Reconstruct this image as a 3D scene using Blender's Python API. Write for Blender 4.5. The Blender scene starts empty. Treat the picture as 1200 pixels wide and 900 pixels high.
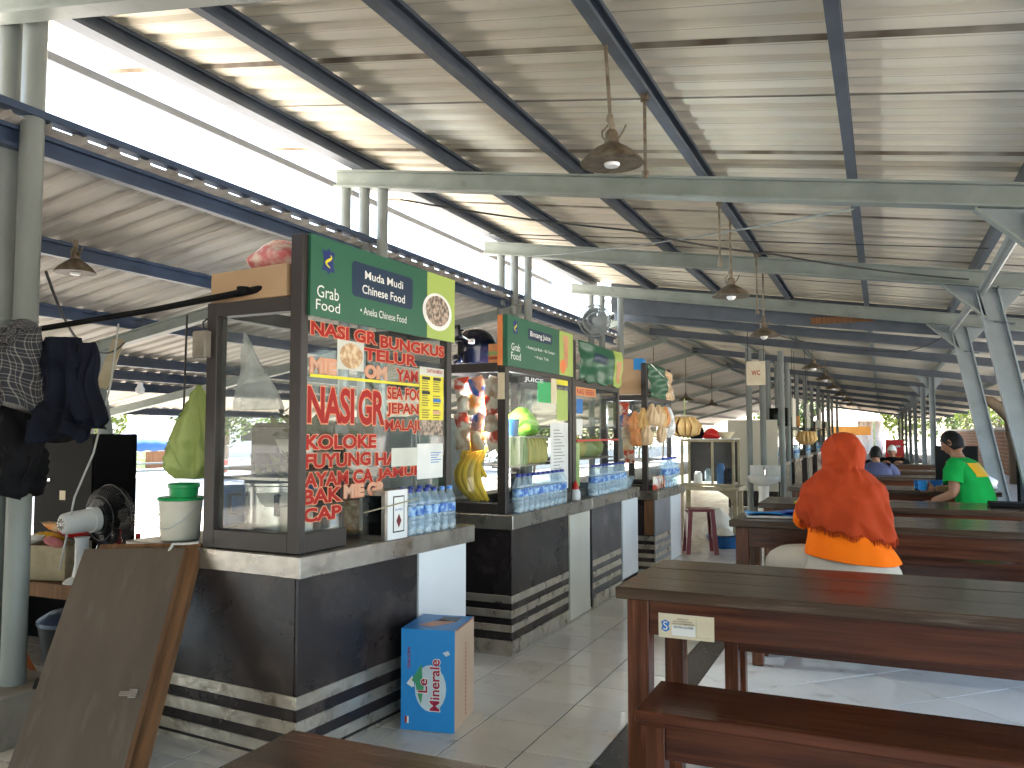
import bpy, bmesh, math, random
from mathutils import Vector, Matrix, noise
SC = bpy.context.scene
COL = SC.collection
PI = math.pi
# ------------------------------------------------------------------ camera
cam_d = bpy.data.cameras.new('camera')
cam = bpy.data.objects.new('camera', cam_d)
COL.objects.link(cam)
cam_d.sensor_width = 36.0
cam_d.lens = 36.0 * 960 / 1200
cam_d.clip_start = 0.05
cam_d.clip_end = 600
cam.location = (0, 0, 1.3)
cam.rotation_euler = (math.radians(90 + 3.398), 0, math.radians(24.24))
SC.camera = cam
# ------------------------------------------------------------------ sky, sun, exposure
SUN_ELEV, SUN_ROT = 52, -62          # degrees; the sun stands to the left of the hall, a little ahead
world = bpy.data.worlds.new('World')
SC.world = world
world.use_nodes = True
wn = world.node_tree.nodes
sky = wn.new('ShaderNodeTexSky')
sky.sky_type = 'NISHITA'
sky.sun_disc = False
sky.sun_elevation = math.radians(SUN_ELEV)
sky.sun_rotation = math.radians(SUN_ROT)
sky.air_density = 1.2
sky.dust_density = 1.5
sky.ozone_density = 1.0
world.node_tree.links.new(sky.outputs[0], wn['Background'].inputs[0])
wn['Background'].inputs[1].default_value = 0.10
sun_d = bpy.data.lights.new('sun', 'SUN')
sun_d.energy = 5.0
sun_d.angle = math.radians(0.5)
sun_d.color = (1.0, 0.94, 0.85)
sun = bpy.data.objects.new('sun', sun_d)
COL.objects.link(sun)
a, e = math.radians(SUN_ROT), math.radians(SUN_ELEV)
sdir = Vector((math.sin(a) * math.cos(e), math.cos(a) * math.cos(e), math.sin(e)))
sun.rotation_euler = sdir.to_track_quat('Z', 'Y').to_euler()
SC.view_settings.view_transform = 'Standard'
SC.view_settings.look = 'None'
SC.view_settings.exposure = 3.6
SC.view_settings.gamma = 1.0
SC.cycles.max_bounces = 10
SC.cycles.diffuse_bounces = 5
SC.cycles.glossy_bounces = 4
SC.cycles.transmission_bounces = 6
SC.cycles.transparent_max_bounces = 24
SC.cycles.caustics_reflective = False
SC.cycles.caustics_refractive = False
SC.cycles.sample_clamp_indirect = 6.0
SC.cycles.use_denoising = True

# ------------------------------------------------------------------ helpers
def link(o, parent=None):
    COL.objects.link(o)
    if parent is not None:
        o.parent = parent
    return o

def tag(o, label=None, cat=None, group=None, kind=None):
    if label: o['label'] = label
    if cat: o['category'] = cat
    if group: o['group'] = group
    if kind: o['kind'] = kind
    return o

def thing(name, label, cat, loc=(0, 0, 0), rz=0, group=None, kind=None):
    o = bpy.data.objects.new(name, None)
    o.empty_display_size = 0.1
    link(o)
    o.location = loc
    o.rotation_euler = (0, 0, math.radians(rz))
    return tag(o, label, cat, group, kind)

def copy_tree(o, parent=None):
    c = o.copy()
    COL.objects.link(c)
    c.parent = parent
    for ch in list(o.children):
        copy_tree(ch, c)
    return c

class MB:
    """collects vertices and faces of one mesh object"""
    def __init__(s):
        s.v, s.f, s.m, s.cur = [], [], [], 0
    def mat(s, i):
        s.cur = i
        return s
    def add(s, vs, fs):
        n = len(s.v)
        s.v += [tuple(p) for p in vs]
        for f in fs:
            s.f.append([n + i for i in f]); s.m.append(s.cur)
        return s
    def box(s, x0, x1, y0, y1, z0, z1, M=None):
        vs = [Vector((x, y, z)) for z in (z0, z1) for y in (y0, y1) for x in (x0, x1)]
        if M is not None: vs = [M @ p for p in vs]
        return s.add(vs, [(0, 2, 3, 1), (4, 5, 7, 6), (0, 1, 5, 4), (2, 6, 7, 3), (0, 4, 6, 2), (1, 3, 7, 5)])
    def bar(s, p0, p1, w, h, up=(0, 0, 1)):
        """rectangular bar from p0 to p1"""
        p0, p1 = Vector(p0), Vector(p1)
        d = (p1 - p0).normalized()
        u = Vector(up)
        if abs(d.dot(u)) > 0.99: u = Vector((0, 1, 0))
        r = d.cross(u).normalized(); u = r.cross(d)
        vs = []
        for p in (p0, p1):
            for a_, b_ in ((-1, -1), (1, -1), (1, 1), (-1, 1)):
                vs.append(p + r * (a_ * w / 2) + u * (b_ * h / 2))
        return s.add(vs, [(0, 1, 2, 3), (7, 6, 5, 4), (0, 4, 5, 1), (1, 5, 6, 2), (2, 6, 7, 3), (3, 7, 4, 0)])
    def tube(s, pts, r, seg=8, caps=True):
        pts = [Vector(p) for p in pts]
        rs = r if isinstance(r, (list, tuple)) else [r] * len(pts)
        n0 = len(s.v); ref = None
        vs = []
        for i, p in enumerate(pts):
            d = (pts[min(i + 1, len(pts) - 1)] - pts[max(i - 1, 0)]).normalized()
            if ref is None:
                ref = Vector((0, 0, 1)) if abs(d.z) < 0.9 else Vector((1, 0, 0))
            x = d.cross(ref).normalized(); y = x.cross(d).normalized()
            ref = y
            for k in range(seg):
                t = 2 * PI * k / seg
                vs.append(p + (x * math.cos(t) + y * math.sin(t)) * rs[i])
        fs = []
        for i in range(len(pts) - 1):
            for k in range(seg):
                a0, a1 = i * seg + k, i * seg + (k + 1) % seg
                fs.append((a0, a0 + seg, a1 + seg, a1))
        if caps:
            fs.append(tuple(range(seg))); fs.append(tuple(reversed([(len(pts) - 1) * seg + k for k in range(seg)])))
        return s.add(vs, fs)
    def lathe(s, prof, c=(0, 0, 0), seg=16, M=None, sx=1, sy=1):
        """prof: list of (r, z) bottom to top"""
        vs = []
        for r, z in prof:
            for k in range(seg):
                t = 2 * PI * k / seg
                p = Vector((r * math.cos(t) * sx, r * math.sin(t) * sy, z))
                if M is not None: p = M @ p
                vs.append(p + Vector(c))
        fs = []
        for i in range(len(prof) - 1):
            for k in range(seg):
                a0, a1 = i * seg + k, i * seg + (k + 1) % seg
                fs.append((a0, a1, a1 + seg, a0 + seg))
        if prof[0][0] > 1e-4: fs.append(tuple(reversed(range(seg))))
        if prof[-1][0] > 1e-4: fs.append(tuple((len(prof) - 1) * seg + k for k in range(seg)))
        return s.add(vs, fs)
    def rings(s, rings, cap=True, closed=True):
        n = len(rings[0]); vs = [p for r in rings for p in r]; fs = []
        for i in range(len(rings) - 1):
            for k in range(n if closed else n - 1):
                a0, a1 = i * n + k, i * n + (k + 1) % n
                fs.append((a0, a1, a1 + n, a0 + n))
        if cap and closed:
            fs.append(tuple(reversed(range(n)))); fs.append(tuple((len(rings) - 1) * n + k for k in range(n)))
        return s.add(vs, fs)
    def prism(s, poly, off):
        """extrude polygon (list of 3d points) by the vector off"""
        n = len(poly); off = Vector(off)
        vs = [Vector(p) for p in poly] + [Vector(p) + off for p in poly]
        fs = [tuple(reversed(range(n))), tuple(range(n, 2 * n))]
        for k in range(n):
            fs.append((k, (k + 1) % n, n + (k + 1) % n, n + k))
        return s.add(vs, fs)
    def grid(s, fn, nu, nv):
        vs = [fn(i / nu, j / nv) for j in range(nv + 1) for i in range(nu + 1)]
        fs = [(j * (nu + 1) + i, j * (nu + 1) + i + 1, (j + 1) * (nu + 1) + i + 1, (j + 1) * (nu + 1) + i) for j in range(nv) for i in range(nu)]
        return s.add(vs, fs)
    def mesh(s, name, mats, smooth=False, bevel=0):
        me = bpy.data.meshes.new(name)
        me.from_pydata(s.v, [], s.f)
        if not isinstance(mats, (list, tuple)): mats = [mats]
        for m in mats: me.materials.append(m)
        if len(mats) > 1: me.polygons.foreach_set('material_index', s.m)
        bm = bmesh.new(); bm.from_mesh(me)
        bmesh.ops.recalc_face_normals(bm, faces=bm.faces)
        if bevel:
            bmesh.ops.bevel(bm, geom=[e_ for e_ in bm.edges if len(e_.link_faces) == 2 and e_.calc_face_angle(0) > 0.6], offset=bevel, segments=1, affect='EDGES')
        bm.to_mesh(me); bm.free()
        if smooth:
            me.polygons.foreach_set('use_smooth', [True] * len(me.polygons))
            if smooth != 'all' : me.set_sharp_from_angle(angle=math.radians(40))
        me.update()
        return me
    def build(s, name, mats, parent=None, smooth=False, bevel=0):
        return link(bpy.data.objects.new(name, s.mesh(name, mats, smooth, bevel)), parent)

def shared(name, me, parent, loc=(0, 0, 0), rot=(0, 0, 0)):
    o = link(bpy.data.objects.new(name, me), parent)
    o.location = loc; o.rotation_euler = rot
    return o

def boxobj(name, m, parent, x0, x1, y0, y1, z0, z1, bevel=0):
    return MB().box(x0, x1, y0, y1, z0, z1).build(name, m, parent, bevel=bevel)

def crumple(mb, amp, sx, sy, sz, amp2=0.0, f2=30.0, centre=(0, 0), zmax=99):
    """push a cloth in and out along sharp creases (directional noise), measured from its upright axis"""
    out = []
    for v in mb.v:
        p = Vector(v); r = Vector((p.x - centre[0], p.y - centre[1], 0)); r = r.normalized() if r.length > 1e-5 else Vector((0, 0, 0))
        n_ = noise.noise(Vector((p.x * sx + p.z * sx * .55, p.y * sy, p.z * sz))); d = amp * (1 - 2.6 * abs(n_)) + amp2 * noise.noise(p * f2)
        if p.z > zmax: d *= max(0, 1 - (p.z - zmax) * 25)
        out.append(tuple(p + r * d))
    mb.v = out
    return mb
_tc = {}
def textgeo(body, bold=0.0, spacing=1.0):
    k = (body, bold, spacing)
    if k not in _tc:
        c = bpy.data.curves.new('lettering', 'FONT')
        c.body = body; c.size = 1; c.offset = bold; c.resolution_u = 3; c.space_character = spacing; c.align_x = 'CENTER'
        o = bpy.data.objects.new('lettering', c); COL.objects.link(o)
        dg = bpy.context.evaluated_depsgraph_get()
        me = bpy.data.meshes.new_from_object(o.evaluated_get(dg))
        vs = [tuple(v.co) for v in me.vertices]; fs = [tuple(p.vertices) for p in me.polygons]
        bpy.data.objects.remove(o); bpy.data.curves.remove(c); bpy.data.meshes.remove(me)
        _tc[k] = (vs, fs)
    return _tc[k]

def put_text(mb, body, u0, u1, w0, w1, off, face='x', bold=0.0, grow=0.0, spacing=1.0, slope=0.0):
    """flat lettering fitted into u0..u1 (horizontal) and w0..w1 (up); face 'x' looks to +X, '-y' looks to -Y, 'z' lies flat"""
    vs, fs = textgeo(body, bold, spacing)
    ref, _ = textgeo(body, 0.0 if grow else bold, spacing)
    a0 = min(v[0] for v in ref); a1 = max(v[0] for v in ref); b0 = min(v[1] for v in ref); b1 = max(v[1] for v in ref)
    out = []
    for v in vs:
        u = u0 + (v[0] - a0) / (a1 - a0) * (u1 - u0); w = w0 + (v[1] - b0) / (b1 - b0) * (w1 - w0) + slope * (u - u0)
        out.append((off, u, w) if face == 'x' else (u, off, w) if face == '-y' else (u, w, off))
    mb.add(out, fs)
    return mb

def text(name, m, parent, body, *a_, **k):
    return put_text(MB(), body, *a_, **k).build(name, m, parent)

# ------------------------------------------------------------------ materials
MATS = {}
def nodes_of(name):
    m = bpy.data.materials.new(name); m.use_nodes = True
    nt = m.node_tree
    return m, nt, nt.nodes, nt.links, nt.nodes['Principled BSDF']

def mat(name, col, rough=0.5, metal=0.0, col2=None, scale=6.0, stretch=(1, 1, 1), bump=0.0, bscale=None, detail=6, spec=0.36, dirt=None, dscale=3.0, dlow=0.52, dhigh=0.75, rvar=0.0, rand=0.0, contrast=(0.3, 0.7), sss=0):
    m, nt, N, L, P = nodes_of(name)
    P.inputs['Roughness'].default_value = rough
    P.inputs['Metallic'].default_value = metal
    P.inputs['Specular IOR Level'].default_value = spec
    tc = N.new('ShaderNodeTexCoord')
    mp = N.new('ShaderNodeMapping'); mp.inputs['Scale'].default_value = stretch
    L.new(tc.outputs['Object'], mp.inputs['Vector'])
    oi = N.new('ShaderNodeObjectInfo')
    addv = N.new('ShaderNodeVectorMath'); addv.operation = 'ADD'
    mul = N.new('ShaderNodeMath'); mul.operation = 'MULTIPLY'; mul.inputs[1].default_value = 37.0
    L.new(oi.outputs['Random'], mul.inputs[0])
    L.new(mp.outputs[0], addv.inputs[0]); L.new(mul.outputs[0], addv.inputs[1])
    no = N.new('ShaderNodeTexNoise'); no.inputs['Scale'].default_value = scale; no.inputs['Detail'].default_value = detail
    L.new(addv.outputs[0], no.inputs['Vector'])
    r = N.new('ShaderNodeValToRGB')
    r.color_ramp.elements[0].position = contrast[0]; r.color_ramp.elements[1].position = contrast[1]
    c2 = col2 or tuple(c * 0.8 for c in col)
    r.color_ramp.elements[0].color = (*c2, 1); r.color_ramp.elements[1].color = (*col, 1)
    L.new(no.outputs['Fac'], r.inputs['Fac'])
    out = r.outputs['Color']
    if dirt:
        n2 = N.new('ShaderNodeTexNoise'); n2.inputs['Scale'].default_value = dscale; n2.inputs['Detail'].default_value = 8; n2.inputs['Roughness'].default_value = 0.65
        L.new(addv.outputs[0], n2.inputs['Vector'])
        mr = N.new('ShaderNodeMapRange'); mr.inputs[1].default_value = dlow; mr.inputs[2].default_value = dhigh
        L.new(n2.outputs['Fac'], mr.inputs[0])
        mx = N.new('ShaderNodeMix'); mx.data_type = 'RGBA'
        L.new(mr.outputs[0], mx.inputs['Factor']); L.new(out, mx.inputs['A']); mx.inputs['B'].default_value = (*dirt, 1)
        out = mx.outputs['Result']
    if rand:
        hv = N.new('ShaderNodeHueSaturation')
        m2 = N.new('ShaderNodeMapRange'); m2.inputs[3].default_value = 1 - rand; m2.inputs[4].default_value = 1 + rand
        L.new(oi.outputs['Random'], m2.inputs[0]); L.new(m2.outputs[0], hv.inputs['Value']); L.new(out, hv.inputs['Color'])
        out = hv.outputs['Color']
    L.new(out, P.inputs['Base Color'])
    if rvar:
        m3 = N.new('ShaderNodeMapRange'); m3.inputs[3].default_value = max(0.02, rough - rvar); m3.inputs[4].default_value = min(1, rough + rvar)
        L.new(no.outputs['Fac'], m3.inputs[0]); L.new(m3.outputs[0], P.inputs['Roughness'])
    if bump:
        n3 = N.new('ShaderNodeTexNoise'); n3.inputs['Scale'].default_value = bscale or scale * 3; n3.inputs['Detail'].default_value = 5
        L.new(addv.outputs[0], n3.inputs['Vector'])
        b = N.new('ShaderNodeBump'); b.inputs['Strength'].default_value = bump; b.inputs['Distance'].default_value = 0.02
        L.new(n3.outputs['Fac'], b.inputs['Height']); L.new(b.outputs[0], P.inputs['Normal'])
    MATS[name] = m
    return m

def glass(name, tint=(0.965, 0.98, 0.975), refl=0.42, rough=0.03, milky=0.0, milk=(0.8, 0.85, 0.85)):
    """a thin pane: tinted see-through with fresnel reflections, plus a little dust"""
    m, nt, N, L, P = nodes_of(name)
    tr = N.new('ShaderNodeBsdfTransparent'); tr.inputs[0].default_value = (*tint, 1)
    gl = N.new('ShaderNodeBsdfGlossy'); gl.inputs['Roughness'].default_value = rough; gl.inputs[0].default_value = (refl, refl, refl, 1)
    fr = N.new('ShaderNodeFresnel'); fr.inputs[0].default_value = 1.5
    geo = N.new('ShaderNodeNewGeometry')
    ab = N.new('ShaderNodeMix'); ab.data_type = 'FLOAT'; ab.inputs['A'].default_value = 1.5; ab.inputs['B'].default_value = 0.667
    L.new(geo.outputs['Backfacing'], ab.inputs['Factor']); L.new(ab.outputs['Result'], fr.inputs[0])
    mx = N.new('ShaderNodeMixShader'); L.new(fr.outputs[0], mx.inputs[0]); L.new(tr.outputs[0], mx.inputs[1]); L.new(gl.outputs[0], mx.inputs[2])
    out = mx.outputs[0]
    if milky:
        df = N.new('ShaderNodeBsdfDiffuse'); df.inputs[0].default_value = (*milk, 1)
        no = N.new('ShaderNodeTexNoise'); no.inputs['Scale'].default_value = 9; no.inputs['Detail'].default_value = 6
        tc = N.new('ShaderNodeTexCoord'); L.new(tc.outputs['Object'], no.inputs['Vector'])
        mr = N.new('ShaderNodeMapRange'); mr.inputs[1].default_value = 0.3; mr.inputs[2].default_value = 0.75; mr.inputs[3].default_value = milky * 0.4; mr.inputs[4].default_value = milky * 1.6
        L.new(no.outputs['Fac'], mr.inputs[0])
        m2 = N.new('ShaderNodeMixShader'); L.new(mr.outputs[0], m2.inputs[0]); L.new(out, m2.inputs[1]); L.new(df.outputs[0], m2.inputs[2])
        out = m2.outputs[0]
    L.new(out, N['Material Output'].inputs['Surface'])
    MATS[name] = m
    return m

def emit(name, col, s):
    m, nt, N, L, P = nodes_of(name)
    P.inputs['Base Color'].default_value = (*col, 1)
    P.inputs['Emission Color'].default_value = (*col, 1); P.inputs['Emission Strength'].default_value = s
    MATS[name] = m
    return m

def leafmat(name, col, col2):
    m, nt, N, L, P = nodes_of(name)
    P.inputs['Roughness'].default_value = 0.6
    g = N.new('ShaderNodeNewGeometry')
    r = N.new('ShaderNodeValToRGB'); r.color_ramp.elements[0].color = (*col2, 1); r.color_ramp.elements[1].color = (*col, 1)
    L.new(g.outputs['Random Per Island'], r.inputs['Fac']); L.new(r.outputs[0], P.inputs['Base Color'])
    tr = N.new('ShaderNodeBsdfTranslucent'); L.new(r.outputs[0], tr.inputs[0])
    mx = N.new('ShaderNodeMixShader'); mx.inputs[0].default_value = 0.35
    L.new(P.outputs[0], mx.inputs[1]); L.new(tr.outputs[0], mx.inputs[2]); L.new(mx.outputs[0], N['Material Output'].inputs['Surface'])
    MATS[name] = m
    return m

M_roof = mat('painted corrugated steel', (0.70, 0.645, 0.53), 0.55, col2=(0.64, 0.585, 0.475), scale=3.5, stretch=(0.3, 5, 1), dirt=(0.36, 0.29, 0.20), dscale=2.6, dlow=0.58, dhigh=0.95, rand=0.06)
def seams(m, w, a_=0.012, b_=0.885):
    # grime line along both lapped edges of a sheet and a fainter one on each rib
    nt = m.node_tree; N, L = nt.nodes, nt.links; P = N['Principled BSDF']; src = P.inputs['Base Color'].links[0].from_socket
    tc = N.new('ShaderNodeTexCoord'); sx = N.new('ShaderNodeSeparateXYZ'); L.new(tc.outputs['Object'], sx.inputs[0])
    no = N.new('ShaderNodeTexNoise'); no.inputs['Scale'].default_value = 4.0; L.new(tc.outputs['Object'], no.inputs['Vector'])
    lo = N.new('ShaderNodeMath'); lo.operation = 'LESS_THAN'; lo.inputs[1].default_value = a_; L.new(sx.outputs[1], lo.inputs[0])
    hi = N.new('ShaderNodeMath'); hi.operation = 'GREATER_THAN'; hi.inputs[1].default_value = b_; L.new(sx.outputs[1], hi.inputs[0])
    ad = N.new('ShaderNodeMath'); ad.operation = 'MAXIMUM'; L.new(lo.outputs[0], ad.inputs[0]); L.new(hi.outputs[0], ad.inputs[1])
    pp = N.new('ShaderNodeMath'); pp.operation = 'PINGPONG'; pp.inputs[1].default_value = 0.0925; L.new(sx.outputs[1], pp.inputs[0])
    rb = N.new('ShaderNodeMath'); rb.operation = 'LESS_THAN'; rb.inputs[1].default_value = 0.0035; L.new(pp.outputs[0], rb.inputs[0])
    r2 = N.new('ShaderNodeMath'); r2.operation = 'MULTIPLY'; r2.inputs[1].default_value = 0.55; L.new(rb.outputs[0], r2.inputs[0])
    mx = N.new('ShaderNodeMath'); mx.operation = 'MAXIMUM'; L.new(ad.outputs[0], mx.inputs[0]); L.new(r2.outputs[0], mx.inputs[1])
    mu = N.new('ShaderNodeMath'); mu.operation = 'MULTIPLY'; L.new(mx.outputs[0], mu.inputs[0]); L.new(no.outputs['Fac'], mu.inputs[1])
    m2 = N.new('ShaderNodeMath'); m2.operation = 'MULTIPLY'; m2.inputs[1].default_value = w; L.new(mu.outputs[0], m2.inputs[0])
    mix = N.new('ShaderNodeMix'); mix.data_type = 'RGBA'; mix.inputs['B'].default_value = (0.12, 0.09, 0.06, 1)
    L.new(m2.outputs[0], mix.inputs['Factor']); L.new(src, mix.inputs['A']); L.new(mix.outputs['Result'], P.inputs['Base Color'])
seams(M_roof, 1.5)
M_roof_low = mat('older corrugated steel', (0.52, 0.49, 0.45), 0.55, col2=(0.42, 0.39, 0.35), scale=2.2, stretch=(0.35, 2.2, 1), dirt=(0.22, 0.17, 0.12), dscale=2.4, dlow=0.56, dhigh=0.8, rand=0.08)
M_beam = mat('grey green steel paint', (0.225, 0.255, 0.235), 0.45, col2=(0.17, 0.195, 0.18), scale=5, dirt=(0.12, 0.11, 0.09), dscale=7, dlow=0.6, dhigh=0.8, bump=0.04)
M_purlin = mat('blue grey steel paint', (0.085, 0.102, 0.128), 0.45, col2=(0.06, 0.072, 0.09), scale=6, dirt=(0.06, 0.055, 0.05), dscale=9, dlow=0.6, dhigh=0.8)
M_navy = mat('navy steel paint', (0.038, 0.06, 0.108), 0.4, col2=(0.028, 0.044, 0.078), scale=6, dirt=(0.10, 0.09, 0.08), dscale=9, dlow=0.62, dhigh=0.8)
M_pipe = mat('galvanised pipe paint', (0.215, 0.24, 0.235), 0.42, col2=(0.165, 0.185, 0.18), scale=7, stretch=(1, 1, 0.4), dirt=(0.16, 0.14, 0.11), dscale=8, dlow=0.6, dhigh=0.85, metal=0.1)
M_col = mat('column grey paint', (0.24, 0.275, 0.29), 0.42, col2=(0.19, 0.22, 0.232), scale=5, dirt=(0.14, 0.13, 0.11), dscale=6, dlow=0.6, dhigh=0.85)
M_rust = mat('rusty lamp steel', (0.20, 0.165, 0.115), 0.55, col2=(0.09, 0.065, 0.045), scale=22, metal=0.3, dirt=(0.06, 0.035, 0.02), dscale=14, dlow=0.5, dhigh=0.7)
M_white = mat('white enamel', (0.74, 0.74, 0.72), 0.4, col2=(0.66, 0.66, 0.63), scale=8)
M_bulb = mat('frosted bulb', (0.86, 0.86, 0.88), 0.3)
M_tile = mat('beige ceramic tile', (0.80, 0.76, 0.68), 0.10, col2=(0.72, 0.675, 0.59), scale=4.5, dirt=(0.40, 0.33, 0.25), dscale=6.5, dlow=0.58, dhigh=0.85, rand=0.06, rvar=0.06)
M_tile2 = mat('pale ceramic tile', (0.80, 0.80, 0.78), 0.10, col2=(0.72, 0.72, 0.70), scale=4, dirt=(0.36, 0.32, 0.26), dscale=5, dlow=0.58, dhigh=0.85, rand=0.05, rvar=0.06)
M_grout = mat('dark grout', (0.05, 0.042, 0.036), 0.85, scale=20)
M_strip = mat('dark granite strip', (0.035, 0.037, 0.04), 0.25, col2=(0.02, 0.02, 0.022), scale=40, rvar=0.08)
M_wood = mat('reddish varnished wood', (0.118, 0.037, 0.017), 0.22, col2=(0.045, 0.014, 0.008), spec=0.35, scale=5, stretch=(0.45, 9, 9), bump=0.05, bscale=14, rvar=0.1, rand=0.10, dirt=(0.02, 0.012, 0.01), dscale=3, dlow=0.6, dhigh=0.85)
M_wood_leg = mat('reddish varnished leg', (0.132, 0.043, 0.019), 0.26, col2=(0.054, 0.017, 0.009), spec=0.35, scale=5, stretch=(9, 9, 0.5), bump=0.05, rvar=0.1, rand=0.1)
M_top = mat('dark varnished table top', (0.075, 0.046, 0.029), 0.2, col2=(0.032, 0.019, 0.013), spec=0.35, scale=4, stretch=(0.4, 8, 8), bump=0.06, bscale=10, rvar=0.12, rand=0.10, dirt=(0.17, 0.14, 0.11), dscale=5, dlow=0.57, dhigh=0.82)
M_edge = mat('dark table edge', (0.045, 0.034, 0.03), 0.4, col2=(0.02, 0.015, 0.013), scale=8, stretch=(0.5, 4, 4), bump=0.06)
M_frame = mat('brown black aluminium', (0.036, 0.029, 0.027), 0.42, col2=(0.028, 0.023, 0.022), scale=4, spec=0.35, dirt=(0.075, 0.062, 0.055), dscale=7, dlow=0.64, dhigh=0.9)
M_lam = mat('dark laminate', (0.026, 0.020, 0.020), 0.28, col2=(0.016, 0.012, 0.012), scale=3, spec=0.4, dirt=(0.085, 0.066, 0.058), dscale=3.6, dlow=0.53, dhigh=0.80, rvar=0.08)
M_steel = mat('worn stainless steel', (0.40, 0.38, 0.35), 0.3, metal=0.8, col2=(0.31, 0.29, 0.26), scale=9, stretch=(1, 1, 1), dirt=(0.22, 0.17, 0.12), dscale=5, dlow=0.52, dhigh=0.75, bump=0.12, bscale=16, rvar=0.12)
M_strips = mat('scuffed steel strip', (0.64, 0.60, 0.53), 0.3, metal=0.75, col2=(0.44, 0.39, 0.32), scale=9, dirt=(0.16, 0.11, 0.07), dscale=7, dlow=0.55, dhigh=0.75, bump=0.18, bscale=22, rvar=0.12)
M_wpanel = mat('white panel', (0.72, 0.74, 0.76), 0.35, col2=(0.66, 0.68, 0.70), scale=3)
M_cpanel = mat('cream panel', (0.62, 0.60, 0.53), 0.4, col2=(0.53, 0.51, 0.44), scale=3, stretch=(1, 1, 0.4))
M_glass = glass('clear glass', milky=0.01)
M_dusty = glass('dusty glass', tint=(0.93, 0.95, 0.945), milky=0.03, milk=(0.75, 0.78, 0.76))
M_bag = glass('thin plastic bag', tint=(0.92, 0.93, 0.93), milky=0.45, milk=(0.85, 0.86, 0.86), rough=0.25)
M_green = mat('green sign vinyl', (0.020, 0.112, 0.063), 0.4, col2=(0.018, 0.10, 0.057), scale=2)
M_green2 = mat('wrinkled green banner', (0.018, 0.105, 0.055), 0.33, col2=(0.014, 0.085, 0.045), scale=3)
M_lime = mat('lime sign vinyl', (0.36, 0.47, 0.11), 0.4, col2=(0.32, 0.43, 0.10), scale=2)
M_navyp = mat('navy print', (0.008, 0.030, 0.072), 0.4)
M_blackp = mat('black print', (0.01, 0.012, 0.014), 0.5)
M_whitep = mat('white print', (0.80, 0.82, 0.80), 0.5)
M_redp = mat('red sticker letters', (0.36, 0.008, 0.006), 0.5, spec=0.25, col2=(0.29, 0.007, 0.005), scale=6)
M_redo = mat('pale orange letter rim', (0.74, 0.30, 0.17), 0.55, spec=0.25)
M_faded = mat('faded letters', (0.62, 0.28, 0.17), 0.5, col2=(0.55, 0.34, 0.24), scale=9)
M_yelp = mat('yellow print', (0.75, 0.66, 0.03), 0.45)
M_paper = mat('white paper', (0.75, 0.76, 0.75), 0.6)
M_pale = mat('pale paper', (0.62, 0.62, 0.56), 0.6)
M_oldpaper = mat('yellowed paper', (0.66, 0.60, 0.45), 0.55, col2=(0.58, 0.50, 0.34), scale=10, dirt=(0.42, 0.30, 0.17), dscale=9, dlow=0.6, dhigh=0.85)
M_bluep = mat('blue print', (0.01, 0.16, 0.52), 0.45)
M_skyp = mat('bright blue print', (0.012, 0.23, 0.60), 0.38, col2=(0.012, 0.205, 0.55), scale=2)
M_card = mat('brown cardboard', (0.44, 0.30, 0.18), 0.75, col2=(0.38, 0.255, 0.15), scale=5, bump=0.04)
M_card2 = mat('pale cardboard', (0.56, 0.41, 0.30), 0.75, col2=(0.50, 0.36, 0.26), scale=5, bump=0.04)
M_cardred = mat('brown red print', (0.40, 0.10, 0.05), 0.7)
M_ply = mat('grey brown plywood', (0.118, 0.090, 0.070), 0.55, spec=0.22, col2=(0.088, 0.067, 0.052), scale=3, stretch=(3, 1, 0.7), dirt=(0.20, 0.165, 0.135), dscale=4, dlow=0.55, dhigh=0.95, bump=0.04, rvar=0.1)
M_rawwood = mat('raw brown wood', (0.20, 0.10, 0.048), 0.7, spec=0.2, col2=(0.11, 0.055, 0.026), scale=6, stretch=(6, 6, 0.6), bump=0.1)
M_oldwood = mat('stained old wood', (0.46, 0.40, 0.27), 0.7, col2=(0.24, 0.20, 0.13), scale=6, dirt=(0.12, 0.10, 0.07), dscale=6, bump=0.1)
M_black = mat('black paint', (0.006, 0.006, 0.007), 0.65, spec=0.12)
M_soft = mat('black plastic', (0.007, 0.007, 0.008), 0.5, spec=0.2)
M_gloss = mat('glossy navy helmet', (0.006, 0.008, 0.022), 0.12)
M_concrete = mat('stained concrete', (0.29, 0.26, 0.22), 0.8, col2=(0.20, 0.175, 0.15), scale=7, dirt=(0.10, 0.08, 0.065), dscale=5, bump=0.15)
M_ltplastic = mat('light grey plastic', (0.66, 0.68, 0.70), 0.4, col2=(0.60, 0.61, 0.63), scale=5)
M_wplastic = mat('dirty white plastic', (0.68, 0.66, 0.60), 0.45, col2=(0.56, 0.54, 0.47), scale=6)
M_gplastic = mat('green plastic', (0.015, 0.38, 0.12), 0.35)
M_bplastic = mat('blue plastic', (0.01, 0.10, 0.30), 0.35)
M_rplastic = mat('maroon plastic', (0.16, 0.022, 0.035), 0.35, col2=(0.20, 0.05, 0.06), scale=5)
M_orange = mat('orange plastic', (0.75, 0.19, 0.02), 0.4)
M_redpl = mat('red plastic', (0.55, 0.02, 0.02), 0.35)
M_ylpl = mat('yellow plastic', (0.75, 0.42, 0.02), 0.4)
M_broom = mat('orange brown stick', (0.40, 0.11, 0.035), 0.5)
M_wire = mat('cage wire', (0.05, 0.05, 0.055), 0.35, metal=0.4)
M_cable = mat('black cable', (0.03, 0.03, 0.03), 0.6)
M_wcable = mat('pale cable', (0.55, 0.56, 0.55), 0.5)
M_alu = mat('brushed pot aluminium', (0.66, 0.65, 0.62), 0.25, metal=0.9, col2=(0.56, 0.55, 0.51), scale=8, stretch=(1, 1, 6))
M_chrome = mat('chrome', (0.7, 0.7, 0.7), 0.12, metal=1.0)
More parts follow.
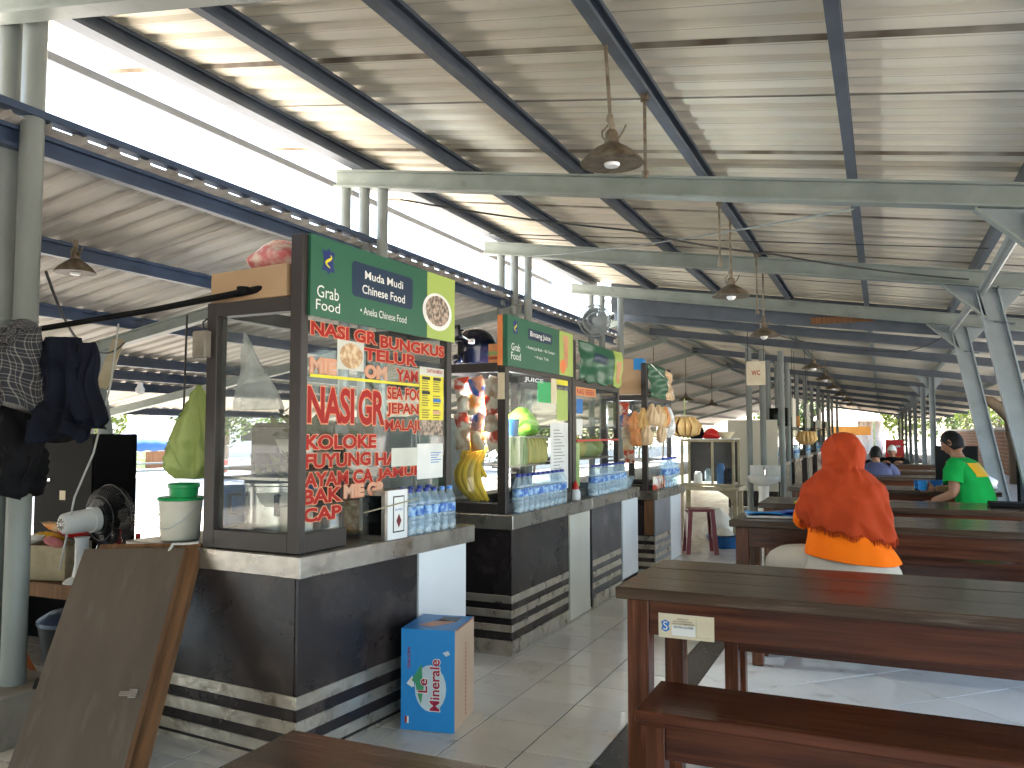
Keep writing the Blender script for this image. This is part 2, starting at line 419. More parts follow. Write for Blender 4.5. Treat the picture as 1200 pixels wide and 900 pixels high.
M_pet = glass('bottle plastic', tint=(0.90, 0.955, 0.985), milky=0.26, milk=(0.66, 0.83, 0.96), rough=0.06, refl=0.9)
M_cap = mat('blue cap', (0.005, 0.03, 0.30), 0.35)
M_capl = mat('light blue cap', (0.10, 0.28, 0.70), 0.35)
M_blabel = mat('blue bottle label', (0.02, 0.12, 0.45), 0.35, col2=(0.30, 0.50, 0.75), scale=30, contrast=(0.42, 0.55))
M_banana = mat('ripe banana', (0.80, 0.56, 0.04), 0.45, col2=(0.70, 0.50, 0.06), scale=7, dirt=(0.16, 0.09, 0.02), dscale=9, dlow=0.66, dhigh=0.8)
M_bantip = mat('banana tip', (0.12, 0.075, 0.03), 0.7)
M_leaf = mat('leek green', (0.16, 0.30, 0.06), 0.45, col2=(0.55, 0.62, 0.36), scale=4, stretch=(1, 1, 2))
M_corn = mat('pale yellow fruit', (0.62, 0.52, 0.18), 0.5, col2=(0.45, 0.45, 0.14), scale=7)
M_limebag = mat('bright green bag', (0.22, 0.55, 0.03), 0.35, col2=(0.15, 0.44, 0.03), scale=6)
M_gbag = leafmat('thin green plastic', (0.46, 0.55, 0.20), (0.42, 0.51, 0.17))
M_cracker = mat('tan crackers', (0.66, 0.44, 0.19), 0.6, col2=(0.52, 0.32, 0.12), scale=12, bump=0.1)
M_cracker2 = mat('pale crackers', (0.66, 0.52, 0.34), 0.5, col2=(0.54, 0.36, 0.22), scale=12)
M_orcr = mat('orange crackers', (0.70, 0.28, 0.10), 0.5, col2=(0.60, 0.30, 0.14), scale=12)
M_pack = [mat('snack pack red', (0.55, 0.06, 0.03), 0.3, col2=(0.75, 0.7, 0.6), scale=14, contrast=(0.45, 0.55)), mat('snack pack blue', (0.05, 0.12, 0.42), 0.3, col2=(0.70, 0.35, 0.25), scale=14, contrast=(0.45, 0.55)), mat('snack pack white', (0.74, 0.70, 0.62), 0.3, col2=(0.45, 0.30, 0.2), scale=14, contrast=(0.4, 0.6)), mat('snack pack orange', (0.78, 0.30, 0.06), 0.3, col2=(0.8, 0.72, 0.55), scale=12, contrast=(0.42, 0.58))]
M_food = mat('photo of mixed food', (0.50, 0.38, 0.30), 0.5, col2=(0.10, 0.08, 0.07), scale=42, contrast=(0.4, 0.62), detail=3)
M_food2 = mat('photo of fried snacks', (0.66, 0.52, 0.34), 0.5, col2=(0.42, 0.24, 0.12), scale=38, contrast=(0.4, 0.6), detail=3)
M_fruit = mat('photo of red fruit', (0.68, 0.17, 0.05), 0.4, col2=(0.75, 0.30, 0.10), scale=10)
M_drink = mat('photo of brown drink', (0.46, 0.20, 0.10), 0.4, col2=(0.55, 0.30, 0.16), scale=8)
M_hijab = mat('rust red cloth', (0.37, 0.046, 0.012), 0.85, spec=0.12, col2=(0.28, 0.033, 0.008), scale=5, bump=0.05, bscale=140)
M_shirt_o = mat('bright orange cotton', (0.88, 0.17, 0.006), 0.85, spec=0.12, col2=(0.80, 0.145, 0.005), scale=5, bump=0.05, bscale=160)
M_trouser = mat('pale beige trousers', (0.47, 0.43, 0.36), 0.85, spec=0.15, col2=(0.40, 0.365, 0.305), scale=5, bump=0.05, bscale=160)
M_shirt_g = mat('green cotton', (0.010, 0.36, 0.07), 0.85, spec=0.12, col2=(0.008, 0.29, 0.055), scale=5)
M_skin = mat('brown skin', (0.33, 0.17, 0.10), 0.5, col2=(0.29, 0.145, 0.085), scale=8)
M_hair = mat('black hair', (0.005, 0.0045, 0.0045), 0.55, col2=(0.009, 0.008, 0.008), scale=60, spec=0.2)
M_jeans = mat('dark trousers', (0.03, 0.035, 0.05), 0.8)
M_bluesh = mat('slate blue shirt', (0.085, 0.095, 0.19), 0.8, col2=(0.07, 0.078, 0.155), scale=6)
M_darksh = mat('black shirt', (0.006, 0.006, 0.008), 0.85, spec=0.15)
M_plaid = None
M_ground = mat('pale pavement', (0.48, 0.44, 0.38), 0.85, col2=(0.40, 0.365, 0.315), scale=0.8, dirt=(0.24, 0.23, 0.22), dscale=0.5)
M_asph = mat('asphalt', (0.042, 0.052, 0.066), 0.85, spec=0.2, col2=(0.033, 0.042, 0.054), scale=6)
M_brick = mat('orange brick', (0.26, 0.105, 0.05), 0.8, col2=(0.20, 0.075, 0.035), scale=8, rand=0.15)
M_render = mat('pale wall plaster', (0.58, 0.55, 0.50), 0.85, col2=(0.50, 0.47, 0.42), scale=2)
M_tarp = mat('blue tarpaulin', (0.03, 0.10, 0.26), 0.5, col2=(0.025, 0.085, 0.22), scale=2)
M_bark = mat('grey brown bark', (0.20, 0.155, 0.115), 0.85, col2=(0.12, 0.09, 0.065), scale=8, stretch=(1, 1, 0.25), bump=0.4)
M_leaf_y = leafmat('yellow green leaves', (0.105, 0.135, 0.014), (0.045, 0.075, 0.01))
M_leaf_g = leafmat('mid green leaves', (0.055, 0.09, 0.016), (0.02, 0.042, 0.008))
M_redw = mat('red white barrier red', (0.62, 0.10, 0.07), 0.6)
M_pinkroof = mat('pinkish canopy cloth', (0.62, 0.44, 0.38), 0.7, col2=(0.56, 0.40, 0.34), scale=3)
M_orban = mat('orange banner', (0.60, 0.25, 0.035), 0.6, col2=(0.5, 0.2, 0.03), scale=4)
M_redban = mat('red banner', (0.56, 0.025, 0.025), 0.5)
M_glow = emit('lit tube', (0.92, 0.96, 1.0), 6.0)
M_screen = mat('dark screen', (0.012, 0.013, 0.016), 0.2)
M_basin = mat('white ceramic', (0.70, 0.71, 0.70), 0.2)
def plaid():
    m, nt, N, L, P = nodes_of('black white plaid')
    tc = N.new('ShaderNodeTexCoord'); sx = N.new('ShaderNodeSeparateXYZ'); L.new(tc.outputs['UV'], sx.inputs[0])
    outs = []
    for ax, fr in ((0, 5.0), (1, 5.0)):
        for off, w in ((0.0, 0.07), (0.22, 0.035), (0.5, 0.07)):
            mu = N.new('ShaderNodeMath'); mu.operation = 'MULTIPLY_ADD'; mu.inputs[1].default_value = fr; mu.inputs[2].default_value = off
            L.new(sx.outputs[ax], mu.inputs[0])
            fc = N.new('ShaderNodeMath'); fc.operation = 'FRACT'; L.new(mu.outputs[0], fc.inputs[0])
            lt = N.new('ShaderNodeMath'); lt.operation = 'LESS_THAN'; lt.inputs[1].default_value = w; L.new(fc.outputs[0], lt.inputs[0])
            outs.append(lt.outputs[0])
    s_ = outs[0]
    for o_ in outs[1:]:
        ad = N.new('ShaderNodeMath'); ad.operation = 'ADD'; L.new(s_, ad.inputs[0]); L.new(o_, ad.inputs[1]); s_ = ad.outputs[0]
    mr = N.new('ShaderNodeMapRange'); mr.inputs[2].default_value = 2.0; L.new(s_, mr.inputs[0])
    mx = N.new('ShaderNodeMix'); mx.data_type = 'RGBA'; mx.inputs['A'].default_value = (0.014, 0.016, 0.024, 1); mx.inputs['B'].default_value = (0.22, 0.21, 0.20, 1)
    L.new(mr.outputs[0], mx.inputs['Factor']); L.new(mx.outputs['Result'], P.inputs['Base Color']); P.inputs['Roughness'].default_value = 0.85
    return m
M_plaid = plaid()

# ================================================================== THE SETTING
def zr(x): return 2.728 - 0.15 * x            # underside of the purlins, main roof
def zl(x): return 2.46 + 0.17 * (x + 4.13)    # lower roof on the left
def z2(x): return 2.56 - 0.14 * x             # roof of the further hall
def z3(x): return 3.0 + 0.26 * (x + 3.4)     # its left slope

MB().grid(lambda u, v: (-140 + 300 * u, -60 + 330 * v, -0.06), 8, 8).build('ground', M_ground).__setitem__('kind', 'structure')
o = MB().grid(lambda u, v: (-20 + 8.6 * u, -40 + 180 * v, -0.05), 2, 8).build('road', M_asph); o['kind'] = 'structure'
floor = MB().box(-5.4, 1.75, -20, 62, -0.3, -0.004).build('floor', M_grout); floor['kind'] = 'structure'
# floor tiles: straight beige tiles in the aisle, pale diagonal tiles under the tables
R_ = Vector((math.cos(math.radians(24.24)), math.sin(math.radians(24.24)), 0)); D_ = Vector((-math.sin(math.radians(24.24)), math.cos(math.radians(24.24)), 0))
def pix(x, y, z=0):
    v = Vector((x, y, z - 1.3)); d = v.dot(D_)
    if d < 0.3: return None
    return 600 + 960 * v.dot(R_) / d, 507 - 960 * (z - 1.3) / d, d
def clip(poly, xa, sign):
    out = []
    for i, p in enumerate(poly):
        q = poly[(i + 1) % len(poly)]
        ip, iq = sign * (p[0] - xa) >= 0, sign * (q[0] - xa) >= 0
        if ip: out.append(p)
        if ip != iq:
            t = (xa - p[0]) / (q[0] - p[0]); out.append((xa, p[1] + t * (q[1] - p[1])))
    return out
rnd = random.Random(7)
cand = []
g = 0.0032
for i in range(-13, 3):
    for j in range(-12, 130):
        x0, y0 = -1.67 + 0.302 * i, 3.15 + 0.313 * j
        pl = clip([(x0 + g, y0 + g), (x0 + 0.302 - g, y0 + g), (x0 + 0.302 - g, y0 + 0.313 - g), (x0 + g, y0 + 0.313 - g)], -1.064, -1)
        if len(pl) > 2: cand.append((pl, M_tile, 0))
dt = 0.44
for i in range(-30, 60):
    for j in range(-60, 30):
        cs = []
        for du, dv in ((g, g), (dt - g, g), (dt - g, dt - g), (g, dt - g)):
            u, v = 2.12 * math.sqrt(2) + i * dt + du, j * dt + dv
            cs.append(((u + v) / math.sqrt(2), (u - v) / math.sqrt(2)))
        pl = clip(clip(cs, -0.896, 1), 1.7, -1)
        if len(pl) > 2 and max(p[1] for p in pl) > -1 and min(p[1] for p in pl) < 42: cand.append((pl, M_tile2, 1))
rank = []
for pl, m, kk in cand:
    cx, cy = sum(p[0] for p in pl) / len(pl), sum(p[1] for p in pl) / len(pl)
    q = pix(cx, cy); a_ = 0
    if q and -40 < q[0] < 1240 and q[1] < 940 and cx > -3.5:
        # area in the picture; stalls and tables hide what is behind them
        a_ = 1 / q[2] ** 3
        if cx < -2.2 and cy > 3.0: a_ = 0
        if kk and cy < 2.2: a_ *= 0.1
    rank.append(a_)
order = sorted(range(len(cand)), key=lambda k: -rank[k])
def tile_mesh(mb, pl):
    n = len(pl); h = rnd.uniform(-0.0006, 0.0006); b = 0.003
    cx, cy = sum(p[0] for p in pl) / n, sum(p[1] for p in pl) / n
    tx, ty = rnd.uniform(-.0012, .0012), rnd.uniform(-.0012, .0012)
    top = [(p[0] + (cx - p[0]) * b * 3, p[1] + (cy - p[1]) * b * 3, h + tx * (p[0] - cx) + ty * (p[1] - cy)) for p in pl]
    mb.add([(p[0], p[1], -0.006) for p in pl] + [(p[0], p[1], h - 0.0012) for p in pl] + top,
           [(k, (k + 1) % n, n + (k + 1) % n, n + k) for k in range(n)] + [(n + k, n + (k + 1) % n, 2 * n + (k + 1) % n, 2 * n + k) for k in range(n)] + [tuple(range(2 * n, 3 * n))])
rest = [MB(), MB()]
for n, k in enumerate(order):
    pl, m, kk = cand[k]
    if n < 280 and rank[k] > 0:
        mb = MB(); tile_mesh(mb, pl); mb.build('tile', m, floor)
    else:
        tile_mesh(rest[kk], pl)
for mb, m, nm in ((rest[0], M_tile, 'far_tiles'), (rest[1], M_tile2, 'far_pale_tiles')):
    mb.build(nm, m, floor)['kind'] = 'stuff'
MB().box(-1.062, -0.898, -4, 60, -0.02, 0.002).build('border_strip', M_strip, floor)

# ---- roofs
PER = 0.185
RIB = 0.022
def sheet_mesh(xa, xb, zf, n=4, dip=0.0):
    mb = MB(); ys = []
    for k in range(n):
        ys += [(k * PER, 0), (k * PER + 0.085, 0), (k * PER + 0.105, RIB), (k * PER + 0.15, RIB), (k * PER + 0.17, 0)]
    ys += [(n * PER, 0), (n * PER + 0.085, 0), (n * PER + 0.105, RIB), (n * PER + 0.15, RIB), (n * PER + 0.168, 0.004)]
    segs = 8
    rows = []
    for s in range(segs + 1):
        x = xa + (xb - xa) * s / segs
        rows.append([Vector((x, y, zf(x) + z)) for y, z in ys])
    mb.rings(rows, cap=False, closed=False)
    return mb
def roof(name, label, xa, xb, zf, y0, y1, purl, rafts, m_sheet, m_purl, m_raft, rx0, rx1, pw=0.05, ph=0.10, rd=0.135, rw=0.10, thin=None):
    t = thing(name, label, 'roof')
    W = 4 * PER
    meshes = [sheet_mesh(xa, xb, lambda x, q=q: zf(x) + ph + 0.004 + q).mesh('roof_sheet', m_sheet) for q in (0, 0.0035)]
    k = 0; y = y0
    while y < y1:
        shared('roof_sheet', meshes[k % 2], t, (0, y, 0)); y += W; k += 1
    for x in purl:
        z = zf(x); w = pw / 2; tk = 0.008
        prof = [(x - w, z), (x + w, z), (x + w, z + 0.02), (x + w - tk, z + 0.02), (x + w - tk, z + tk), (x - w + tk, z + tk), (x - w + tk, z + ph - tk), (x + w - tk, z + ph - tk), (x + w - tk, z + ph - 0.02), (x + w, z + ph - 0.02), (x + w, z + ph), (x - w, z + ph)]
        MB().prism([(a_, y0, b_) for a_, b_ in prof], (0, y1 - y0, 0)).build('purlin', m_purl, t)
    for ry in rafts:
        mb = MB(); hw = rw / 2; tw = 0.014
        pr_ = [(-hw, -rd), (hw, -rd), (hw, -rd + tw), (0.012, -rd + tw), (0.012, -tw), (hw, -tw), (hw, -0.002), (-hw, -0.002), (-hw, -tw), (-0.012, -tw), (-0.012, -rd + tw), (-hw, -rd + tw)]
        mb.prism([(rx0, ry + a_, zf(rx0) + b_) for a_, b_ in pr_], (rx1 - rx0, 0, zf(rx1) - zf(rx0)))
        mb.build('tie_beam', m_raft, t)
    return t
main_roof = roof('main_roof', 'high sloping roof of pale corrugated sheets with grey steel beams over the tables', -4.2, 2.9, zr, -18.22, 10.55,
    [-3.52, -3.46, -2.66, -1.80, -0.97, -0.12, 0.74, 1.62, 2.5], [-16, -13.4, -10.8, -8.2, -5.6, -3.0, -0.35, 2.27, 5.03, 7.57, 10.2], M_roof, M_purlin, M_beam, -3.72, 2.6)
MB().bar((-4.15, -18.2, zr(-4.15) + 0.03), (-4.15, 10.55, zr(-4.15) + 0.03), 0.03, 0.05).build('eave_rail', M_purlin, main_roof)

lower_roof = roof('lower_roof', 'low corrugated roof on navy purlins sloping down to the street side', -9.8, -3.42, zl, -18.22, 11.4,
    [-3.5, -4.6, -5.78, -6.98, -7.55, -8.1, -9.5], [-5.6, -0.2, 5.03, 7.57], M_roof_low, M_navy, M_beam, -9.6, -3.3, rd=0.10, rw=0.08)
MB().box(-3.45, -3.385, -18.2, 11.4, zl(-3.42) + 0.124, zl(-3.42) + 0.158).build('ridge_flashing', M_navy, lower_roof)
far_roof = roof('far_roof', 'long lower corrugated roof on dark rafters over the further hall', -3.5, 3.2, z2, 10.7, 58, [-3.3, -2.25, -1.2, -0.1, 0.95, 2.1],
    [11.4, 13.4, 16.8, 20.9, 25.6, 30.6, 36.4, 43.4, 54], M_roof, M_beam, M_purlin, -3.5, 3.1, rd=0.12, ph=0.08)
far_left_roof = roof('far_side_roof', 'low corrugated side roof sloping left behind the further stalls', -9.6, -3.4, z3, 11.5, 46, [-3.6, -4.8, -6.0, -7.2, -8.4, -9.4],
    [11.6, 14.2, 16.8, 20.9, 25.6, 30.6, 36.4], M_roof_low, M_beam, M_beam, -9.5, -3.4, rd=0.10, ph=0.08)
# dark sheet standing in for the shadowed gap between the two roofs
MB().prism([(-3.3, 10.6, z2(-3.3) - 0.10), (2.9, 10.6, z2(2.9) - 0.02), (2.9, 10.6, zr(2.9) + 0.1), (-3.3, 10.6, zr(-3.3) + 0.1)], (0, 0.02, 0)).build('gap_shade_sheet', M_purlin, main_roof)
MB().box(-0.75, -0.05, 10.55, 10.58, 2.62, 2.70).build('sunlit_strip', M_rawwood, main_roof)  # orange strip standing in for a sunlit surface beyond the beam

# gussets, leaning columns and longitudinal ties on the right
names_c = {5.03: 'first leaning grey steel column, out at the right edge under the nearest beam', 7.57: 'wide grey steel column leaning right under the second roof beam', 10.2: 'grey steel column leaning right behind the man in green'}
for yy in (5.03, 7.57, 10.2):
    t = thing('leaning_column', names_c[yy], 'column', (0, 0, 0), group='leaning steel columns')
    zt = zr(0.8) - 0.137
    mb = MB(); p0, p1 = Vector((0.80, yy, zt)), Vector((1.26, yy, 0.0))
    d = (p1 - p0)
    def ibeam(mb, p0, p1, dep, wid, tk=0.012):
        d_ = (p1 - p0).normalized(); s_ = Vector((0, 1, 0)); n_ = d_.cross(s_).normalized()
        pts = [(-dep, -wid), (-dep + tk, -wid), (-dep + tk, -tk / 2), (dep - tk, -tk / 2), (dep - tk, -wid), (dep, -wid), (dep, wid), (dep - tk, wid), (dep - tk, tk / 2), (-dep + tk, tk / 2), (-dep + tk, wid), (-dep, wid)]
        mb.prism([p0 + n_ * a_ + s_ * b_ for a_, b_ in pts], p1 - p0)
    ibeam(mb, p0, p1, 0.082, 0.05)
    mb.build('shaft', M_col, t)
    MB().prism([(0.50, yy - 0.006, zr(0.5) - 0.138), (0.735, yy - 0.006, zr(0.735) - 0.138), (0.80, yy - 0.006, 2.23)], (0, 0.012, 0)).build('gusset', M_col, t)
    MB().bar((0.49, yy, zr(0.5) - 0.143), (0.795, yy, 2.222), 0.09, 0.012, up=(0, 0, 1)).build('gusset_flange', M_beam, t)
    MB().prism([(0.885, yy - 0.006, zr(0.9) - 0.138), (1.06, yy - 0.006, zr(1.05) - 0.138), (0.92, yy - 0.006, 2.27)], (0, 0.012, 0)).build('gusset', M_col, t)
    MB().box(1.06, 1.46, yy - 0.14, yy + 0.14, 0.0, 0.015).build('base_plate', M_col, t)
    MB().bar((0.845, yy, 2.19), (0.99, yy, 2.165), 0.11, 0.006).build('weld_band', M_purlin, t)
MB().tube([(0.70, 5.1, 2.40), (0.765, 7.5, 2.44)], 0.035, 10).build('brace_pipe', M_pipe, main_roof)
MB().tube([(0.70, 7.64, 2.36), (0.73, 10.14, 2.42)], 0.03, 10).build('brace_pipe', M_pipe, main_roof)

def pipe_group(label, spots, z_top, plinth=None, r=0.041, z0=0.0):
    t = thing('post_group', label, 'posts', group='groups of grey steel pipe posts along the stall row')
    for i, (x, y) in enumerate(spots):
        zt = z_top(x) if callable(z_top) else z_top
        mb = MB(); mb.lathe([(r, z0), (r, zt * 0.55), (r * 1.06, zt * 0.55 + 0.004), (r * 1.06, zt * 0.55 + 0.012), (r, zt * 0.55 + 0.016), (r, zt)], (x, y, 0), 12)
        mb.build('post', M_pipe, t, smooth=True)
    if plinth:
        MB().box(*plinth).build('plinth', M_concrete, t, bevel=0.01)
    return t
tp = lambda x: zr(x) - 0.138
pipe_group('group of thick grey pipe posts on a concrete plinth at the left edge', [(-3.44, 2.40), (-3.58, 2.38), (-3.66, 2.50)], lambda x: zr(x) - 0.003, (-3.72, -3.30, 2.24, 2.58, -0.004, 0.22), r=0.05, z0=0.22)
pipe_group('three grey pipe posts rising behind the sign of the first stall', [(-3.64, 5.03), (-3.47, 5.03), (-3.31, 5.03)], tp)
pipe_group('three grey pipe posts rising behind the juice stall sign', [(-3.53, 7.57), (-3.38, 7.57), (-3.23, 7.57)], tp)
pipe_group('dark grey posts carrying the small wall fan behind the third stall', [(-3.45, 10.2), (-3.30, 10.2), (-3.05, 10.2)], tp)
pipe_group('three bluish pipe posts standing round the white wash basin', [(-2.02, 14.2), (-1.80, 14.2), (-1.50, 14.2)], lambda x: z2(x) - 0.12, r=0.05)
for k, yy in enumerate((16.8, 20.9, 25.6, 30.6, 36.4)):
    pipe_group('%s group of thin pipe posts beyond the wash basin' % ('nearest', 'second', 'third', 'fourth', 'farthest')[k], [(-2.02, yy), (-1.85, yy), (-1.66, yy)], lambda x: z2(x) - 0.12, r=0.05)
for k, (yy, xx) in enumerate(((16.8, 0.86), (20.4, 0.86), (25.6, 0.87), (30.6, 0.88), (36.4, 0.9), (43.4, 0.92), (54, 0.95))):
    t = thing('steel_post', '%s of the upright grey posts receding along the right side' % ('nearest', 'second', 'third', 'fourth', 'fifth', 'sixth', 'farthest')[k], 'post', group='upright posts along the right side of the far hall')
    ibm = MB()
    ibm.box(xx - 0.05, xx - 0.038, yy - 0.06, yy + 0.06, 0, z2(xx) - 0.12); ibm.box(xx + 0.038, xx + 0.05, yy - 0.06, yy + 0.06, 0, z2(xx) - 0.12); ibm.box(xx - 0.038, xx + 0.038, yy - 0.006, yy + 0.006, 0, z2(xx) - 0.12)
    ibm.build('shaft', M_col, t)
    MB().prism([(xx - 0.27, yy - 0.006, z2(xx - 0.27) - 0.12), (xx - 0.05, yy - 0.006, z2(xx) - 0.125), (xx - 0.05, yy - 0.006, z2(xx) - 0.34)], (0, 0.012, 0)).build('gusset', M_col, t)
    MB().prism([(xx + 0.22, yy - 0.006, z2(xx + 0.22) - 0.12), (xx + 0.05, yy - 0.006, z2(xx) - 0.34), (xx + 0.05, yy - 0.006, z2(xx) - 0.14)], (0, 0.012, 0)).build('gusset', M_col, t)
# leaning post of the lower roof on the left
t = thing('leaning_pipe', 'grey pipe leaning inwards under the low roof on the street side', 'post')
MB().tube([(-6.30, 5.03, 2.02), (-5.80, 5.03, 0.0)], 0.06, 12).build('shaft', M_pipe, t, smooth=True)
MB().prism([(-6.55, 5.02, zl(-6.55) - 0.10), (-6.24, 5.02, 1.80), (-5.95, 5.02, zl(-5.95) - 0.10)], (0, 0.015, 0)).build('gusset', M_col, t)
for x, yy in ((-9.5, 2.4), (-9.5, 7.57), (-9.5, 12.2)):
    t = MB().tube([(x, yy, -0.05), (x, yy, zl(x) + 0.02)], 0.05, 10).build('street_side_post', M_pipe, smooth=True)
    tag(t, 'grey pipe post at the low street edge of the side roof, %s' % {2.4: 'nearest', 7.57: 'middle', 12.2: 'farthest'}[yy], 'post', 'posts at the low edge of the side roof')

# ---- lamps hung from the purlins
def lampshade(s=1.0):
    return MB().lathe([(0.145 * s, 0), (0.142 * s, 0.006), (0.118 * s, 0.032), (0.075 * s, 0.062), (0.045 * s, 0.078), (0.034 * s, 0.085), (0.030 * s, 0.125), (0.020 * s, 0.14), (0.0, 0.141)], seg=24)
def lamp(label, x, y, z, zt, s=1.0, bulb='can', y_top=None):
    t = thing('pendant_lamp', label, 'lamp', (x, y, z), group='rusty pendant lamps under the roof')
    o = lampshade(s).build('lamp_shade', M_rust, t, smooth=True)
    md = o.modifiers.new('solid', 'SOLIDIFY'); md.thickness = 0.003
    if bulb == 'can':
        MB().lathe([(0.031 * s, -0.012), (0.036 * s, -0.006), (0.036 * s, 0.066), (0.02 * s, 0.07)], seg=16).build('bulb', M_bulb, t, smooth=True)
    else:
        MB().lathe([(0.0, -0.03 * s), (0.02 * s, -0.026 * s), (0.036 * s, -0.008 * s), (0.038 * s, 0.012 * s), (0.026 * s, 0.04 * s), (0.015 * s, 0.07 * s)], seg=14).build('bulb', M_bulb, t, smooth=True)
    mb = MB(); yt = (y_top - y) if y_top is not None else 0
    mb.tube([(0, yt * 0.3, 0.20), (0, yt, zt - z)], 0.008, 8)
    mb.build('rod', M_rust, t, smooth=True)
    MB().tube([(0, 0, 0.135), (0.004, yt * .1, 0.16), (-0.003, yt * .2, 0.18), (0, yt * 0.3, 0.20)], [0.016, 0.012, 0.017, 0.012], 8).build('swivel', M_rust, t, smooth=True)
    MB().tube([(0.028, 0, 0.10), (0.05, 0, 0.13), (0.062, 0, 0.155)], 0.004, 6).build('clamp', M_rust, t)
    MB().tube([(-0.028, 0, 0.10), (-0.04, 0, 0.12), (-0.042, 0, 0.14), (-0.015, 0, 0.165)], 0.004, 6).build('clamp', M_rust, t)
    return t
lamp('large rusty dish lamp hanging nearest the camera from a thin rod', -0.985, 3.19, 2.405, zr(-.97), 0.9, y_top=3.115)
lamp('small rusty lamp with a round white bulb under the second beam', -0.985, 6.12, 2.30, zr(-.97), 0.95, 'ball')
lamp('third rusty lamp in the line, in front of the posts with the cream sign', -0.985, 7.95, 2.20, zr(-.97), 0.95, 'ball')
for k, (yy, x) in enumerate(((13.6, -0.95), (16.6, -0.95), (20, -0.97), (24, -1.0), (28.5, -1.0), (33, -1.0))):
    lamp('dark pendant lamp under the far roof, %s in its line' % ('first', 'second', 'third', 'fourth', 'fifth', 'last')[k], x, yy, 2.30, z2(x), 1.25, 'ball')
for k, (x, yy) in enumerate(((-3.7, 14.4), (-3.8, 17.5), (-3.9, 21), (-4.6, 15.5))):
    lamp('dark lamp under the far side roof, %s' % ('nearest to the stalls', 'second one back', 'third one back', 'leftmost one')[k], x, yy, 1.98, z3(x), 1.25, 'ball')
lamp('wide dark lamp under the low roof at the left, beside the thick post', -4.36, 3.34, 2.25, zl(-4.36), 0.8)
for k, (yy, z0) in enumerate(((3.66, 2.50), (5.585, 2.44), (7.4, 2.36))):
    o = MB().tube([(-0.97, yy, z0), (-0.97, yy, zr(-.97))], 0.008, 8).lathe([(0.012, z0 - 0.02), (0.016, z0 - 0.015), (0.016, z0 + 0.01), (0.009, z0 + 0.015)], (-0.97, yy, 0), 8).lathe([(0.02, zr(-.97) - 0.03), (0.02, zr(-.97) - 0.001)], (-0.97, yy, 0), 8).build('bare_rod', M_rust)
    tag(o, ('thin bare rod without a lamp next to the nearest dish lamp', 'thin bare rod hanging just before the second rusty lamp', 'thin bare rod just before the third lamp')[k], 'rod', 'bare lamp rods')

def cable(label, pts, r=0.006, m=M_cable, sag=0.0, name='cable'):
    out = []
    for i in range(len(pts) - 1):
        a_, b_ = Vector(pts[i]), Vector(pts[i + 1])
        for k in range(8):
            t = k / 8; p = a_.lerp(b_, t); p.z -= sag * 4 * t * (1 - t); out.append(p)
    out.append(Vector(pts[-1]))
    o = MB().tube(out, r, 6).build(name, m, smooth=True)
    return tag(o, label, 'cable', 'cables strung under the roof')
cable('dark cable sagging across the ceiling from the second posts to the right column', [(-3.2, 5.1, 3.02), (-1.588, 5.6, 2.738), (-0.732, 6.5, 2.669), (0.663, 7.4, 2.52)], 0.007, sag=0.02)
cable('pale cable crossing the ceiling upwards from the juice stall posts', [(-3.2, 7.5, 3.07), (-0.117, 5.1, 2.60)], 0.006, M_pipe, sag=0.04)
cable('thin straight cable running level under the ceiling sheets', [(-3.2, 6.6, 3.1), (0.72, 6.6, 2.60)], 0.004, sag=0.0)
cable('thin cable below the far beams left of the leaning columns', [(-1.2, 10.9, 2.55), (0.2, 11.2, 2.30), (0.72, 10.4, 2.42)], 0.006, sag=0.05)
cable('dark cable drooping from the thick post to the leaning pipe', [(-3.4, 2.46, 2.02), (-4.2, 3.3, 1.80), (-5.3, 4.5, 1.99)], 0.007, sag=0.06)

# ================================================================== TABLES AND BENCHES
def wood_table(name, label, x0, x1, y0, y1, h=0.75, lean=0.0, leg_in=0.035, group='long dark wooden tables', apron_back=True, mtop=M_top):
    t = thing(name, label, 'table', (0, 0, 0), group=group)
    n = 3; w = (y1 - y0) / n; tk = 0.042
    rr = random.Random(int(y0 * 100))
    for k in range(n):
        dz = rr.uniform(-0.0012, 0.0012)
        MB().box(x0 + rr.uniform(0, .004), x1, y0 + k * w + 0.0012, y0 + (k + 1) * w - 0.0012, h - tk + dz, h + dz).build('plank', mtop, t, bevel=0.004)
    lg = 0.078
    xa, xb, ya, yb = x0 + leg_in, x1 - leg_in, y0 + leg_in, y1 - leg_in
    for (lx, ly) in ((xa, ya), (xb - lg, ya), (xa, yb - lg), (xb - lg, yb - lg)):
        MB().box(lx, lx + lg, ly, ly + lg, 0.003, h - tk - 0.002).build('leg', M_wood_leg, t, bevel=0.003)
    z0, z1 = h - tk - 0.125, h - tk - 0.003
    boxobj('apron', M_wood, t, xa + lg, xb - lg, ya + 0.012, ya + 0.037, z0, z1, 0.002)
    boxobj('apron', M_wood, t, xa + lg, xb - lg, yb - 0.037, yb - 0.012, z0, z1, 0.002)
    boxobj('apron', M_wood, t, xa + 0.012, xa + 0.037, ya + lg, yb - lg, z0, z1, 0.002)
    boxobj('apron', M_wood, t, xb - 0.037, xb - 0.012, ya + lg, yb - lg, z0, z1, 0.002)
    return t
